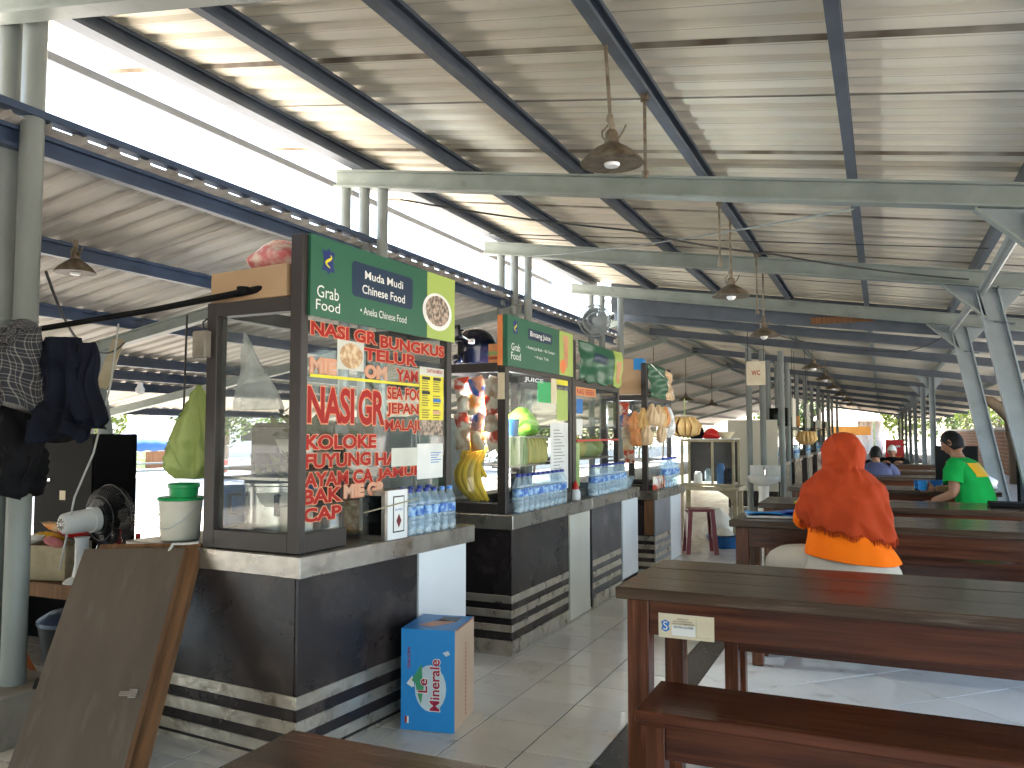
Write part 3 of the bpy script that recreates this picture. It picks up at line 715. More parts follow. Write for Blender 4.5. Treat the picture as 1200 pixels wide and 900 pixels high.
def wood_bench(label, x0, x1, y0, y1, h=0.45, group='long wooden benches'):
    t = thing('wooden_bench', label, 'bench', group=group)
    tk = 0.034
    boxobj('seat', M_wood, t, x0, x1, y0, y1, h - tk, h, 0.005)
    MB().box(x0 + 0.01, x1 - 0.01, y0 + 0.006, y0 + 0.030, h - tk - 0.012, h - tk - 0.001).build('moulding', M_wood, t)
    lg = 0.06
    for lx in (x0 + 0.03, x1 - 0.03 - lg):
        for ly in (y0 + 0.02, y1 - 0.02 - lg):
            MB().box(lx, lx + lg, ly, ly + lg, 0.003, h - tk - 0.013).build('leg', M_wood_leg, t, bevel=0.003)
    for ly in (y0 + 0.032, y1 - 0.055):
        boxobj('apron', M_wood, t, x0 + 0.03 + lg, x1 - 0.03 - lg, ly, ly + 0.022, h - tk - 0.115, h - tk - 0.014, 0.002)
    for lx in (x0 + 0.048, x1 - 0.072):
        boxobj('stretcher', M_wood, t, lx, lx + 0.024, y0 + 0.02 + lg, y1 - 0.02 - lg, 0.12, 0.17)
    return t
X1 = 1.0
tab0 = wood_table('wooden_table', 'brown table corner in the very front, below the blue carton', -1.015, 0.9, 0.62, 1.255)
tab1 = wood_table('wooden_table', 'nearest whole dark wooden table, with a paper sticker on its apron', -0.885, X1, 2.86, 3.56)
tab2 = wood_table('wooden_table', 'dark wooden table with a blue folder on it, in front of the woman in orange', -0.89, X1, 5.30, 5.98)
tab3 = wood_table('wooden_table', 'dark wooden table with a yellow paper, behind the one with the blue folder', -0.9, X1, 6.72, 7.40)
tab4 = wood_table('wooden_table', 'dark wooden table where the man in green rests his arm', -0.88, X1, 8.75, 9.43)
tab5 = wood_table('wooden_table', 'first dark table beyond the man in green, seen edge on', -0.7, 0.9, 11.2, 11.9)
tab6 = wood_table('wooden_table', 'low dark table between the man in slate blue and the camera', -0.7, 0.8, 13.0, 13.6)
tab7 = wood_table('wooden_table', 'far dark table in front of the person in the white cap', -0.6, 0.85, 15.6, 16.2)
wood_bench('reddish wooden bench in the right foreground, before the table with the sticker', -0.715, X1, 2.50, 2.83)
wood_bench('bench seen through the legs of the table with the sticker', -0.71, X1, 3.86, 4.18, h=0.455)
wood_bench('bench between the table with the blue folder and the one with the yellow paper', -0.70, X1, 6.16, 6.48)
wood_bench('bench under the woman in orange', -0.72, X1, 4.78, 5.10)
wood_bench('bench between the table with the yellow paper and the table of the man in green', -0.6, X1, 8.1, 8.45)
wood_bench('far bench under the man in slate blue', -0.6, 0.8, 12.4, 12.7)
wood_bench('far bench under the person in the white cap', -0.5, 0.8, 16.8, 17.1)
# sticker on the apron of the nearest table
ya = 2.86 + 0.035 + 0.012
st = MB().box(-0.738, -0.543, ya - 0.0015, ya - 0.0003, 0.578, 0.662).build('sticker', M_oldpaper, tab1)
hexa = lambda cx, cz, w, h, off: [(cx, off, cz + h), (cx + w, off, cz + h * .62), (cx + w * .72, off, cz), (cx + w, off, cz - h * .62), (cx, off, cz - h), (cx - w, off, cz - h * .62), (cx - w * .72, off, cz), (cx - w, off, cz + h * .62)]
MB().add(hexa(-0.713, 0.619, 0.0155, 0.021, ya - 0.0022), [tuple(range(8))]).build('emblem', M_bluep, st)
text('lettering', M_whitep, st, 'S', -0.721, -0.705, 0.605, 0.634, ya - 0.0028, '-y')
mb = MB()
put_text(mb, 'PEMERINTAH KOTA', -0.672, -0.632, 0.643, 0.648, ya - 0.002, '-y')
put_text(mb, 'DINAS KOPERASI DAN', -0.685, -0.620, 0.635, 0.640, ya - 0.002, '-y')
put_text(mb, 'USAHA KECIL MENENGAH', -0.690, -0.612, 0.627, 0.632, ya - 0.002, '-y', bold=0.01)
put_text(mb, 'SENTRA KULINER', -0.684, -0.614, 0.614, 0.622, ya - 0.0024, '-y', bold=0.02)
mb.box(-0.605, -0.6045, ya - 0.002, ya - 0.0016, 0.585, 0.655); mb.box(-0.690, -0.555, ya - 0.002, ya - 0.0016, 0.5875, 0.588)
mb.build('lettering', M_blackp, st)
MB().box(-0.69, -0.608, ya - 0.0021, ya - 0.0016, 0.588, 0.624).build('white_field', M_whitep, st)

# blue folder and yellow paper on the tables
t = thing('plastic_folder', 'blue plastic folder lying on the table in front of the woman', 'folder', (-0.66, 5.60, 0.752), 12)
def bump_sheet(w, d, z, a=0.006, ph=0):
    return lambda u, v: ((u - .5) * w, (v - .5) * d, z + a * math.sin(5 * u + ph) * math.sin(4 * v + 1) + a)
MB().grid(bump_sheet(0.34, 0.26, 0.02, 0.010), 8, 6).build('cover', M_skyp, t, smooth=True).modifiers.new('s', 'SOLIDIFY').thickness = 0.003
MB().box(-0.165, 0.165, -0.12, 0.12, 0.003, 0.018).build('papers', M_paper, t, bevel=0.002)
MB().grid(lambda u, v: (0.05 + 0.13 * u, -0.13 + 0.25 * v, 0.034 + 0.012 * math.sin(PI * u) * (1 - v)), 5, 4).build('flap', M_cap, t, smooth=True).modifiers.new('s', 'SOLIDIFY').thickness = 0.002
o = MB().grid(lambda u, v: (-0.64 + 0.22 * u, 6.78 + 0.18 * v, 0.755 + 0.003 * math.sin(7 * u)), 4, 3).build('paper_sheet', M_yelp, smooth=True)
o.modifiers.new('s', 'SOLIDIFY').thickness = 0.004
tag(o, 'yellow paper sheet lying on the table behind the blue folder', 'paper')

# ================================================================== STALLS
def put(o, s, x, y, z=0, rz=0):
    """place a top-level thing using the axes of a stall (its Empty)"""
    M = s.matrix_basis
    o.location = M @ Vector((x, y, z)); o.rotation_euler = (0, 0, s.rotation_euler.z + math.radians(rz))
    return o
def counter(s, L, depth, h, panels, strips, top_t=0.085, over=0.05, back=None, steel_front=False):
    """panels: (y0, y1, material) along the front"""
    boxobj('counter_top', M_steel, s, -depth - 0.02, over, -0.02, L, h - top_t, h, 0.004)
    boxobj('counter_carcass', M_lam, s, -depth, -0.012, 0.012, L - 0.05, 0.0, h - top_t - 0.002)
    for (y0, y1, m, x) in panels:
        p = boxobj('front_panel', m, s, -0.011 + x, 0.004 + x, y0, y1, 0.004 if m is not M_lam else 0.0, h - top_t - 0.003, 0.0015)
    sp = boxobj('side_panel', M_lam, s, -depth, -0.012, -0.003, 0.011, 0.0, h - top_t - 0.003)
    ya = panels[0][1]
    for z0, z1 in strips:
        boxobj('steel_strip', M_strips, s, 0.005, 0.009, -0.006, ya - 0.002, z0, z1, 0.001)
        boxobj('steel_strip', M_strips, s, -depth, 0.0088, -0.009, -0.0035, z0 + 0.0003, z1 + 0.0003, 0.001)
def case(s, name, x1, x0, y0, y1, zb, zt, front_h, post=0.06, sill=0.075, glass_side=M_glass, glass_front=M_glass, open_from=None, fw=0.042, gx=0.009):
    """vitrine: x1 front, x0 back"""
    f = lambda *a_: boxobj('frame_bar', M_frame, s, *a_, 0.003)
    f(x1 - post, x1, y0, y0 + fw, zb, front_h)                 # near front post carries the sign
    f(x1 - post * .8, x1, y1 - post * .8, y1, zb, front_h)
    f(x0, x0 + post, y0, y0 + post, zb, zt)
    f(x0, x0 + post, y1 - post, y1, zb, zt)
    f(x0 + post + .0005, x1 - post - .0005, y0 + 0.001, y0 + post - 0.001, zt - post, zt)      # side top
    f(x0 + post + .0005, x1 - post - .0005, y0 + 0.001, y0 + post - 0.001, zb, zb + sill)
    f(x0 + post + .0005, x1 - post - .0005, y1 - post + 0.001, y1 - 0.001, zt - post, zt)
    f(x0 + post + .0005, x1 - post - .0005, y1 - post + 0.001, y1 - 0.001, zb, zb + 0.05)
    yo = open_from if open_from else y1 - post * .8
    f(x1 - post + 0.002, x1 - 0.002, y0 + fw + .0005, yo, zb, zb + sill)
    f(x1 - post + 0.002, x1 - 0.002, y0 + fw + .0005, y1 - post * .8 - .0005, zt - 0.05, zt)
    f(x0 + 0.002, x0 + post - 0.002, y0 + post + .0005, y1 - post - .0005, zt - post, zt)
    f(x0 + 0.002, x0 + post - 0.002, y0 + post + .0005, y1 - post - .0005, zb, zb + sill)
    boxobj('glass_pane', glass_side, s, x0 + post, x1 - post, y0 + 0.028, y0 + 0.032, zb + sill, zt - post)
    boxobj('glass_pane', glass_side, s, x0 + post, x1 - post, y1 - 0.032, y1 - 0.028, zb + 0.05, zt - post)
    return boxobj('front_glass', glass_front, s, x1 - gx - 0.004, x1 - gx, y0 + fw, y1 - post * .8, zb + sill, zt - 0.05)

def city_emblem(parent, y, z, w, h, x):
    sh = [(y, z + h), (y + w * .35, z + h * .72), (y + w, z + h * .78), (y + w * .74, z + h * .2), (y + w * .74, z - h * .2), (y + w, z - h * .78), (y + w * .35, z - h * .72), (y, z - h), (y - w * .35, z - h * .72), (y - w, z - h * .78), (y - w * .74, z - h * .2), (y - w * .74, z + h * .2), (y - w, z + h * .78), (y - w * .35, z + h * .72)]
    e_ = MB().add([(x, a_, b_) for a_, b_ in sh], [tuple(range(len(sh)))]).build('emblem', mat('emblem navy', (0.012, 0.028, 0.16), 0.4) if 'emblem navy' not in MATS else MATS['emblem navy'], parent)
    S_ = []
    for k in range(13):
        t = k / 12; S_.append((x + 0.0012, y + w * 0.42 * math.sin(2 * PI * t * 0.98 + 0.6) * (1 if t < 0.5 else 1), z + h * (0.48 - 0.96 * t)))
    mb = MB()
    vs = []
    for i, p in enumerate(S_):
        q = Vector(S_[min(i + 1, 12)]) - Vector(S_[max(i - 1, 0)]); n_ = Vector((0, q.z, -q.y)).normalized(); ww = w * 0.13 * math.sin(PI * (i + .6) / 13.2) + 0.001
        vs += [Vector(p) + n_ * ww, Vector(p) - n_ * ww]
    mb.add(vs, [(2 * i, 2 * i + 1, 2 * i + 3, 2 * i + 2) for i in range(12)]).build('figure', M_yelp, parent)
    return e_

# ---- stall 1 : the counter is turned a little, the glass case stands straighter on it
S1 = thing('food_stall', 'first stall, glass case covered in red letters on a dark counter', 'food stall', (-2.105, 2.625, 0), -4.6, group='food stalls in a row')
counter(S1, 1.285, 1.0, 0.815, [(0.0, 0.80, M_lam, 0), (0.812, 1.235, M_wpanel, 0.002)], [(0.222, 0.272), (0.125, 0.175), (0.035, 0.08)], top_t=0.088, over=0.03)
boxobj('floor_rail', M_strips, S1, -1.0, 0.006, -0.004, 0.80, -0.004, 0.02)
C1 = thing('stall_case', None, None, (0, 0, 0)); C1.parent = S1
C1.location = (-0.012, 0.012, 0); C1.rotation_euler = (0, 0, math.radians(2.6))
# local y of C1 runs along its glass front
fg = case(C1, 'case', 0.0, -0.52, 0.0, 1.19, 0.817, 1.855, 2.108, post=0.06, sill=0.078, glass_side=M_dusty, glass_front=M_glass, open_from=0.31)
sg = boxobj('sign_board', M_green, C1, 0.001, 0.016, 0.032, 1.19, 1.776, 2.112)
X = 0.0172
city_emblem(sg, 0.143, 2.016, 0.042, 0.056, X)
text('lettering', M_whitep, sg, 'Grab', 0.072, 0.214, 1.857, 1.908, X, bold=0.0)
text('lettering', M_whitep, sg, 'Food', 0.066, 0.222, 1.805, 1.848, X, bold=0.0)
def rrect(y0, y1, z0, z1, r, x, n=5):
    pts = []
    for cx, cy, a0 in ((y1 - r, z1 - r, 0), (y0 + r, z1 - r, 90), (y0 + r, z0 + r, 180), (y1 - r, z0 + r, 270)):
        for k in range(n + 1):
            a_ = math.radians(a0 + 90 * k / n); pts.append((x, cx + r * math.cos(a_), cy + r * math.sin(a_)))
    return MB().add(pts, [tuple(range(len(pts)))])
np_ = rrect(0.303, 0.783, 1.897, 2.052, 0.022, X).build('name_plate', M_navyp, sg)
text('lettering', M_whitep, sg, 'Muda Mudi', 0.395, 0.697, 1.985, 2.022, X + .001, bold=0.01)
text('lettering', M_whitep, sg, 'Chinese Food', 0.376, 0.713, 1.918, 1.958, X + .001, bold=0.01)
text('lettering', M_whitep, sg, '• Aneka Chinese Food', 0.365, 0.729, 1.824, 1.858, X)
boxobj('lime_field', M_lime, sg, 0.016, 0.0172, 0.916, 1.1895, 1.7765, 2.1115)
def disc(name, m, parent, y, z, r, x, seg=28, ry=None):
    return MB().add([(x, y + r * math.cos(2 * PI * k / seg), z + (ry or r) * math.sin(2 * PI * k / seg)) for k in range(seg)], [tuple(range(seg))]).build(name, m, parent)
pl = disc('bowl_picture', M_whitep, sg, 1.014, 1.917, 0.142, X + .0008, ry=0.096)
disc('food_picture', M_food, sg, 1.014, 1.922, 0.115, X + .0016, ry=0.078)
# letters stuck on the glass, each line red with a pale rim
def letters(parent, body, y0, y1, z0, z1, x, rim=M_redo, fill=M_redp, bold=0.035, grow=0.075, slope=0.0, sp=1.0):
    if rim:
        r_ = text('lettering', rim, parent, body, y0, y1, z0, z1, x, bold=grow, grow=1, slope=slope, spacing=sp)
    f_ = text('lettering', fill, parent, body, y0, y1, z0, z1, x + 0.0012, bold=bold, grow=1, slope=slope, spacing=sp)
GX = -0.0075
letters(fg, 'NASI GR', 0.070, 0.515, 1.704, 1.756, GX)
letters(fg, 'BUNGKUS', 0.555, 1.118, 1.695, 1.747, GX)
letters(fg, 'TELUR', 0.431, 0.851, 1.629, 1.679, GX)
letters(fg, 'MIE', 0.068, 0.228, 1.550, 1.606, GX, fill=M_faded)
letters(fg, 'OM', 0.440, 0.600, 1.549, 1.602, GX, fill=M_faded)
letters(fg, 'YAM', 0.690, 0.868, 1.550, 1.601, GX)
boxobj('picture_card', M_pale, fg, -0.0080, -0.0065, 0.238, 0.425, 1.572, 1.70)
disc('food_picture', M_food2, fg, 0.335, 1.635, 0.082, -0.0058, ry=0.056)
boxobj('yellow_tape', M_yelp, fg, -0.0080, -0.0072, 0.064, 0.884, 1.528, 1.541)
letters(fg, 'NASI', 0.056, 0.355, 1.344, 1.486, GX, bold=0.03, grow=0.06, sp=0.95)
letters(fg, 'GR', 0.395, 0.580, 1.340, 1.486, GX, bold=0.03, grow=0.06, sp=0.95)
letters(fg, 'SEA FOOD', 0.612, 0.98, 1.460, 1.513, GX, bold=0.02)
letters(fg, 'JEPANG', 0.612, 0.95, 1.376, 1.439, GX, bold=0.02)
letters(fg, 'MALAJU', 0.598, 0.93, 1.297, 1.359, GX, bold=0.02)
po = boxobj('menu_poster', M_yelp, C1, -0.0052, -0.0042, 0.884, 1.113, 1.364, 1.630)
boxobj('poster_head', M_pale, po, -0.0041, -0.0036, 0.884, 1.113, 1.588, 1.6299)
text('lettering', M_redp, po, 'DAFTAR MENU', 0.95, 1.10, 1.603, 1.622, -0.0030, bold=0.02)
mb = MB(); rr = random.Random(3)
for col_ in (0.905, 1.01):
    for k in range(17):
        if k % 6 == 0: continue
        mb.add([(-0.0036, col_, 1.575 - k * .0122), (-0.0036, col_ + rr.uniform(.045, .085), 1.575 - k * .0122), (-0.0036, col_ + .06, 1.5685 - k * .0122), (-0.0036, col_, 1.5685 - k * .0122)], [(0, 1, 2, 3)])
b_ = mb.build('printed_lines', mat('olive print', (0.26, 0.22, 0.03), 0.5), po); b_['kind'] = 'stuff'
for col_, k, m in ((0.905, 0, M_blackp), (1.01, 0, M_blackp), (0.905, 6, M_blackp), (1.01, 9, M_bluep), (1.01, 14, M_faded)):
    MB().add([(-0.0033, col_, 1.582 - k * .0122), (-0.0033, col_ + .075, 1.582 - k * .0122), (-0.0033, col_ + .075, 1.566 - k * .0122), (-0.0033, col_, 1.566 - k * .0122)], [(0, 1, 2, 3)]).build('heading', m, po)
boxobj('picture_strip', M_food, fg, -0.0052, -0.0042, 0.895, 1.107, 1.287, 1.3635)
letters(fg, 'KOLOKE', 0.046, 0.522, 1.233, 1.289, GX)
letters(fg, 'FUYUNG', 0.047, 0.480, 1.157, 1.211, GX)
letters(fg, 'HAY', 0.525, 0.780, 1.153, 1.206, GX)
letters(fg, 'AYAM CA', 0.044, 0.500, 1.080, 1.135, GX)
letters(fg, 'JAMUR', 0.540, 0.912, 1.080, 1.134, GX)
letters(fg, 'BAK', 0.036, 0.270, 1.012, 1.068, GX)
letters(fg, 'MIE GR', 0.300, 0.590, 1.020, 1.072, GX, fill=M_faded)
letters(fg, 'CAP', 0.038, 0.274, 0.940, 0.992, GX)
ce = boxobj('certificate', M_paper, C1, -0.0045, -0.0035, 0.865, 1.108, 1.07, 1.245)
mb = MB()
for k in range(5): mb.add([(-0.0032, 0.99, 1.20 - k * .012), (-0.0032, 1.09 - (k % 3) * .02, 1.20 - k * .012), (-0.0032, 1.09 - (k % 3) * .02, 1.196 - k * .012), (-0.0032, 0.99, 1.196 - k * .012)], [(0, 1, 2, 3)])
mb.build('printed_lines', M_bluep, ce)['kind'] = 'stuff'
boxobj('pale_notice', M_pale, fg, -0.0052, -0.0045, 0.645, 0.873, 1.140, 1.227)
def flatten(c, s):
    for ch in list(c.children):
        ch.parent = s; ch.matrix_basis = c.matrix_basis @ ch.matrix_basis
    bpy.data.objects.remove(c)
boxobj('shelf', M_steel, C1, -0.50, -0.08, 0.07, 1.12, 1.10, 1.112)
flatten(C1, S1)

# ---- water bottles
BOT = {}
def bottle(label, h=0.215, r=0.032, group=None, cap=M_cap, lab=M_blabel, seg=14):
    k = (h, r, cap.name, lab.name)
    if k not in BOT:
        b = MB().lathe([(r * .82, 0), (r, 0.006), (r, h * .20), (r * .94, h * .215), (r, h * .235), (r, h * .30), (r * .94, h * .315), (r, h * .335), (r, h * .40), (r * .965, h * .41), (r * .965, h * .62), (r, h * .63), (r, h * .69), (r * .85, h * .76), (r * .48, h * .875), (r * .40, h * .895), (r * .40, h * .93)], seg=seg).mesh('body', M_pet, True)
        c = MB().lathe([(r * .47, h * .925), (r * .47, h * .99), (r * .40, h)], seg=12).mesh('cap', cap, True)
        l = MB().lathe([(r * .99, h * .42), (r * .99, h * .615)], seg=seg).mesh('paper_label', lab, True)
        BOT[k] = (b, c, l)
    t = thing('water_bottle', label, 'bottle', group=group)
    for nm, me in zip(('body', 'cap', 'paper_label'), BOT[k]): shared(nm, me, t)
    return t
ORD = ['first', 'second', 'third', 'fourth', 'fifth', 'sixth', 'seventh', 'eighth', 'ninth', 'tenth', 'eleventh', 'twelfth', 'thirteenth']
for k in range(6):
    put(bottle('%s clear water bottle from the metal box, front row on the first stall counter' % ORD[k], group='water bottles on the first stall counter', cap=M_capl if k > 3 else M_cap), S1, -0.006 + k * .001, 0.745 + k * 0.068, 0.816, 20 * k)
for k in range(5):
    put(bottle('%s clear water bottle with dark blue cap, back row of the first stall' % ORD[k], h=0.222, group='water bottles on the first stall counter'), S1, -0.075, 0.70 + k * 0.075, 0.816, 31 * k)
# metal framed box in front of the case
mb = thing('metal_box', 'open metal framed box with a white label, left of the bottles', 'box')
put(mb, S1, -0.115, 0.512, 0.816)
w, d, h = 0.145, 0.175, 0.222
for nm, m, a_ in (('frame_bar', M_steel, (0, 0.02, 0, 0.02, 0, h)), ('frame_bar', M_steel, (w - .02, w, 0, 0.02, 0, h)), ('frame_bar', M_steel, (0.02, w - .02, 0.001, 0.019, h - .022, h)), ('frame_bar', M_steel, (0.02, w - .02, 0.001, 0.019, 0, 0.022)),
                  ('back_panel', M_steel, (0, w, d - .006, d, 0, h)), ('side_panel', M_steel, (0, 0.006, 0.02, d - .006, 0, h)), ('front_panel', M_wpanel, (w - 0.006, w - .0005, 0.02, d - .006, 0, h)), ('lid', M_steel, (0.001, w - .001, 0.02, d - .007, h - .006, h - .001)), ('bottom', M_black, (0.006, w - .007, 0.02, d - .007, 0.001, 0.008)), ('liner', M_black, (0.006, w - .007, 0.06, 0.064, 0.008, h - .007))):
    boxobj(nm, m, mb, *a_)
fp = boxobj('label_plate', M_blackp, mb, w - .0004, w + .0006, 0.06, 0.145, 0.03, 0.195)
boxobj('label_field', M_paper, fp, w + .0006, w + .0012, 0.066, 0.139, 0.036, 0.189)
MB().add([(w + .0018, 0.1025, 0.115), (w + .0018, 0.122, 0.082), (w + .0018, 0.1025, 0.049), (w + .0018, 0.083, 0.082)], [(0, 1, 2, 3)]).build('diamond', mat('maroon print', (0.16, 0.01, 0.02), 0.5), fp)
text('lettering', M_bluep, fp, 'BUMBU', 0.075, 0.13, 0.128, 0.138, w + .0018)
# chopstick-like rod leaning along the box
o = MB().tube([(0, 0, 0), (0.005, 0.40, 0.035)], 0.003, 6).build('thin_rod', M_oldwood); tag(o, 'thin pale rod lying across the front of the metal box', 'rod'); put(o, S1, 0.034, 0.36, 0.955)

# things in the first case
t = thing('cooking_pot', 'big aluminium pot with black lid inside the first glass case', 'pot', (-2.475, 2.93, 0.83))
MB().lathe([(0.125, 0), (0.135, 0.01), (0.135, 0.235), (0.142, 0.24), (0.142, 0.25)], seg=28).build('body', M_alu, t, smooth=True)
MB().lathe([(0.140, 0.251), (0.136, 0.266), (0.09, 0.29), (0.03, 0.302), (0.022, 0.325), (0.028, 0.33), (0.0, 0.335)], seg=28).build('lid', M_soft, t, smooth=True)
MB().tube([(-0.1, -0.11, 0.20), (-0.13, -0.15, 0.20), (-0.13, -0.15, 0.12), (-0.1, -0.11, 0.12)], 0.012, 8).build('handle', M_soft, t, smooth=True)
MB().tube([(0.1, -0.10, 0.20), (0.12, -0.14, 0.20), (0.12, -0.14, 0.12), (0.1, -0.10, 0.12)], 0.012, 8).build('handle', M_soft, t, smooth=True)
MB().tube([(0.06, 0.0, 0.30), (0.07, -0.01, 0.345), (0.10, -0.02, 0.35), (0.12, -0.02, 0.29)], 0.008, 8).build('lid_handle', M_chrome, t, smooth=True)
def pouch(w, h, d, n=10, seed=0, rib=0.0):
    rr = random.Random(seed); ph = rr.uniform(0, 6)
    mb = MB(); rings = []
    for j in range(n + 1):
        v = j / n
        ww = w * (0.18 + 0.82 * min(1, (1 - v) * 1.9) ** 0.8 if v > 0.0 else 0.75); dd = d * math.sin(PI * (0.08 + 0.85 * (1 - v) ** 1.2)) + 0.002
        if v < 0.08: ww *= 0.8
        ring = []
        N_p = 14 if not rib else 36
        for k in range(N_p):
            a_ = 2 * PI * k / N_p; w_ = 1 + 0.10 * math.sin(3 * a_ + 9 * v + ph) + 0.06 * math.sin(7 * a_ - 5 * v) + rib * math.sin(9 * a_ + 2 * math.sin(4 * v))
            ring.append(((ww / 2) * math.cos(a_) * w_, (dd / 2) * math.sin(a_) * w_, h * v))
        rings.append(ring)
    return mb.rings(rings)
o = MB().rings([[(-0.02 + 0.13 * (1 - v) * math.cos(2 * PI * k / 12) * (1 + .2 * math.sin(3 * k)) - 0.10 * v, 0.05 * (1 - v) * math.sin(2 * PI * k / 12) + .01 * math.sin(k * 5 + v * 9), 0.34 * v) for k in range(12)] for v in (0, .1, .25, .4, .55, .7, .85, 1.0)]).build('plastic_bag', M_bag, smooth=True)
o.location = (-2.42, 2.78, 1.40); tag(o, 'thin clear plastic bag hanging inside the first glass case', 'bag')
for k, (y, z) in enumerate(((0.34, 1.33), (0.50, 1.27), (0.22, 1.10), (0.70, 1.20))):
    mb = MB(); rr = random.Random(40 + k)
    for i in range(26):
        a_ = rr.uniform(0, 6.28); r_ = rr.uniform(.02, .10); c = Vector((rr.uniform(-.06, .06), r_ * math.cos(a_), r_ * math.sin(a_)))
        n_ = Vector((rr.gauss(0, 1), rr.gauss(0, 1), rr.gauss(0, 1))).normalized(); u_ = n_.orthogonal().normalized(); w_ = n_.cross(u_); s_ = rr.uniform(.03, .06)
        mb.add([c - u_ * s_ * .4, c + w_ * s_, c + u_ * s_ * .4, c - w_ * s_], [(0, 1, 2, 3)])
    t = thing('greens', ('leafy greens seen behind the big red letters', 'pale leafy greens right of the first greens in the case', 'low bunch of greens behind the lower red letters', 'bunch of greens near the far end of the first case')[k], 'vegetables', group='leafy greens in the first case')
    mb.build('leaves', M_leaf_g if k % 2 else M_leaf_y, t)['kind'] = 'stuff'; put(t, S1, -0.34, y, z)
    MB().lathe([(0.001, -.36 * 0), (0.07, 0.0), (0.09, 0.05), (0.095, 0.06)], (0, 0, -0.12), 14).build('bowl', M_wplastic, t, smooth=True)
for k, (y, z, r_) in enumerate(((0.22, 0.83, 0.07), (0.40, 0.83, 0.085), (0.62, 0.83, 0.08), (0.85, 0.83, 0.08))):
    o = MB().lathe([(r_ * .7, 0), (r_, 0.02), (r_, 0.13), (r_ * 1.05, 0.14), (r_ * .98, 0.155), (0.0, 0.165)], seg=18).build('food_container', (M_wplastic, M_alu, M_food2, M_ltplastic)[k], smooth=True)
    tag(o, ('white tub behind the lowest red letters', 'aluminium tub behind the metal box', 'patterned tub behind the bottles', 'grey tub at the far end behind the bottles')[k], 'container', 'tubs inside the first case'); put(o, S1, -0.22, y, z)

# ---- stall 2 : fruit juice
STR = [(0.30, 0.345), (0.215, 0.26), (0.135, 0.175)]
S2 = thing('food_stall', 'second stall selling juice, bananas and lit shelves in its glass case', 'food stall', (-2.0, 4.43, 0), 0, group='food stalls in a row')
counter(S2, 1.425, 0.95, 0.815, [(0.0, 0.945, M_lam, 0), (0.96, 1.38, M_cpanel, 0.012)], STR, over=0.02)
boxobj('floor_rail', M_strips, S2, -0.95, 0.012, -0.012, 1.40, 0.0, 0.085)
C2 = thing('stall_case', None, None); C2.parent = S2; C2.location = (-0.045, 0.02, 0)
g2 = case(C2, 'case', 0.0, -0.46, 0.0, 1.15, 0.817, 1.722, 1.70, post=0.055, sill=0.06, fw=0.05, glass_side=M_glass)
sg = boxobj('sign_board', M_green, C2, -0.02, 0.012, 0.0, 1.142, 1.702, 2.012)
X = 0.0132
city_emblem(sg, 0.115, 1.945, 0.036, 0.048, X)
text('lettering', M_whitep, sg, 'Grab', 0.055, 0.185, 1.80, 1.845, X)
text('lettering', M_whitep, sg, 'Food', 0.05, 0.195, 1.745, 1.79, X)
rrect(0.312, 0.726, 1.893, 1.963, 0.014, X).build('name_plate', M_navyp, sg)
text('lettering', M_whitep, sg, 'Bintang Juice', 0.345, 0.695, 1.905, 1.95, X + .001, bold=0.01)
text('lettering', M_whitep, sg, '• Aneka Jus Buah  • Es Campur', 0.28, 0.78, 1.826, 1.852, X)
text('lettering', M_whitep, sg, '• Kopi, Teh', 0.42, 0.66, 1.775, 1.798, X)
boxobj('lime_field', M_lime, sg, 0.0121, 0.0132, 0.868, 1.1415, 1.7025, 2.0115)
MB().add([(0.0142, 0.94, 1.99), (0.0142, 1.05, 1.985), (0.0142, 1.035, 1.76), (0.0142, 0.965, 1.765)], [(0, 1, 2, 3)]).build('drink_picture', M_drink, sg)
disc('fruit_picture', M_fruit, sg, 0.935, 1.765, 0.06, 0.0147, ry=0.05)
boxobj('side_picture', M_fruit, sg, -0.055, -0.0205, 0.0, 0.012, 1.705, 2.01)
boxobj('sticker', M_oldpaper, C2, -0.052, -0.006, -0.002, -0.0005, 1.50, 1.66)
boxobj('green_poster', M_gplastic, g2, -0.0085, -0.0075, 0.52, 0.755, 1.50, 1.64)
boxobj('yellow_card', M_yelp, g2, -0.0085, -0.0075, 0.868, 1.088, 1.635, 1.70)
boxobj('yellow_menu', M_lime, g2, -0.0085, -0.0075, 0.868, 1.085, 1.385, 1.60)
boxobj('cream_menu', M_oldpaper, g2, -0.0075, -0.0068, 0.76, 0.862, 1.50, 1.68)
wn_ = boxobj('white_menu', M_paper, C2, -0.0075, -0.0065, 0.74, 1.085, 0.905, 1.37)
mb = MB()
for k in range(17): mb.add([(-0.006, 0.80, 1.32 - k * .022), (-0.006, 0.92 + (k * 37 % 11) * .01, 1.32 - k * .022), (-0.006, 0.92 + (k * 37 % 11) * .01, 1.314 - k * .022), (-0.006, 0.80, 1.314 - k * .022)], [(0, 1, 2, 3)])
mb.build('printed_lines', mat('grey print', (0.25, 0.26, 0.28), 0.6), wn_)['kind'] = 'stuff'
text('lettering', mat('silver letters', (0.6, 0.63, 0.66), 0.4), g2, 'JUICE', 0.30, 0.62, 1.62, 1.655, -0.0074, bold=0.02)
for z in (1.085, 1.265):
    boxobj('shelf', M_steel, C2, -0.12, -0.03, 0.06, 0.32, z, z + .01); boxobj('shelf', M_steel, C2, -0.42, -0.03, 0.3205, 1.10, z, z + .01)
bl = MB().lathe([(0.0, -0.045), (0.025, -0.04), (0.036, -0.015), (0.034, 0.01), (0.016, 0.04), (0.013, 0.055)], seg=14).build('light_bulb', M_glow, smooth=True)
MB().lathe([(0.017, 0.05), (0.017, 0.09)], seg=10).build('socket', M_black, bl)
MB().tube([(0, 0, 0.09), (0, 0, 0.16)], 0.005, 6).build('cord', M_black, bl)
tag(bl, 'lit white bulb inside the juice stall case', 'light bulb'); put(bl, S2, -0.20, 0.22, 1.51)
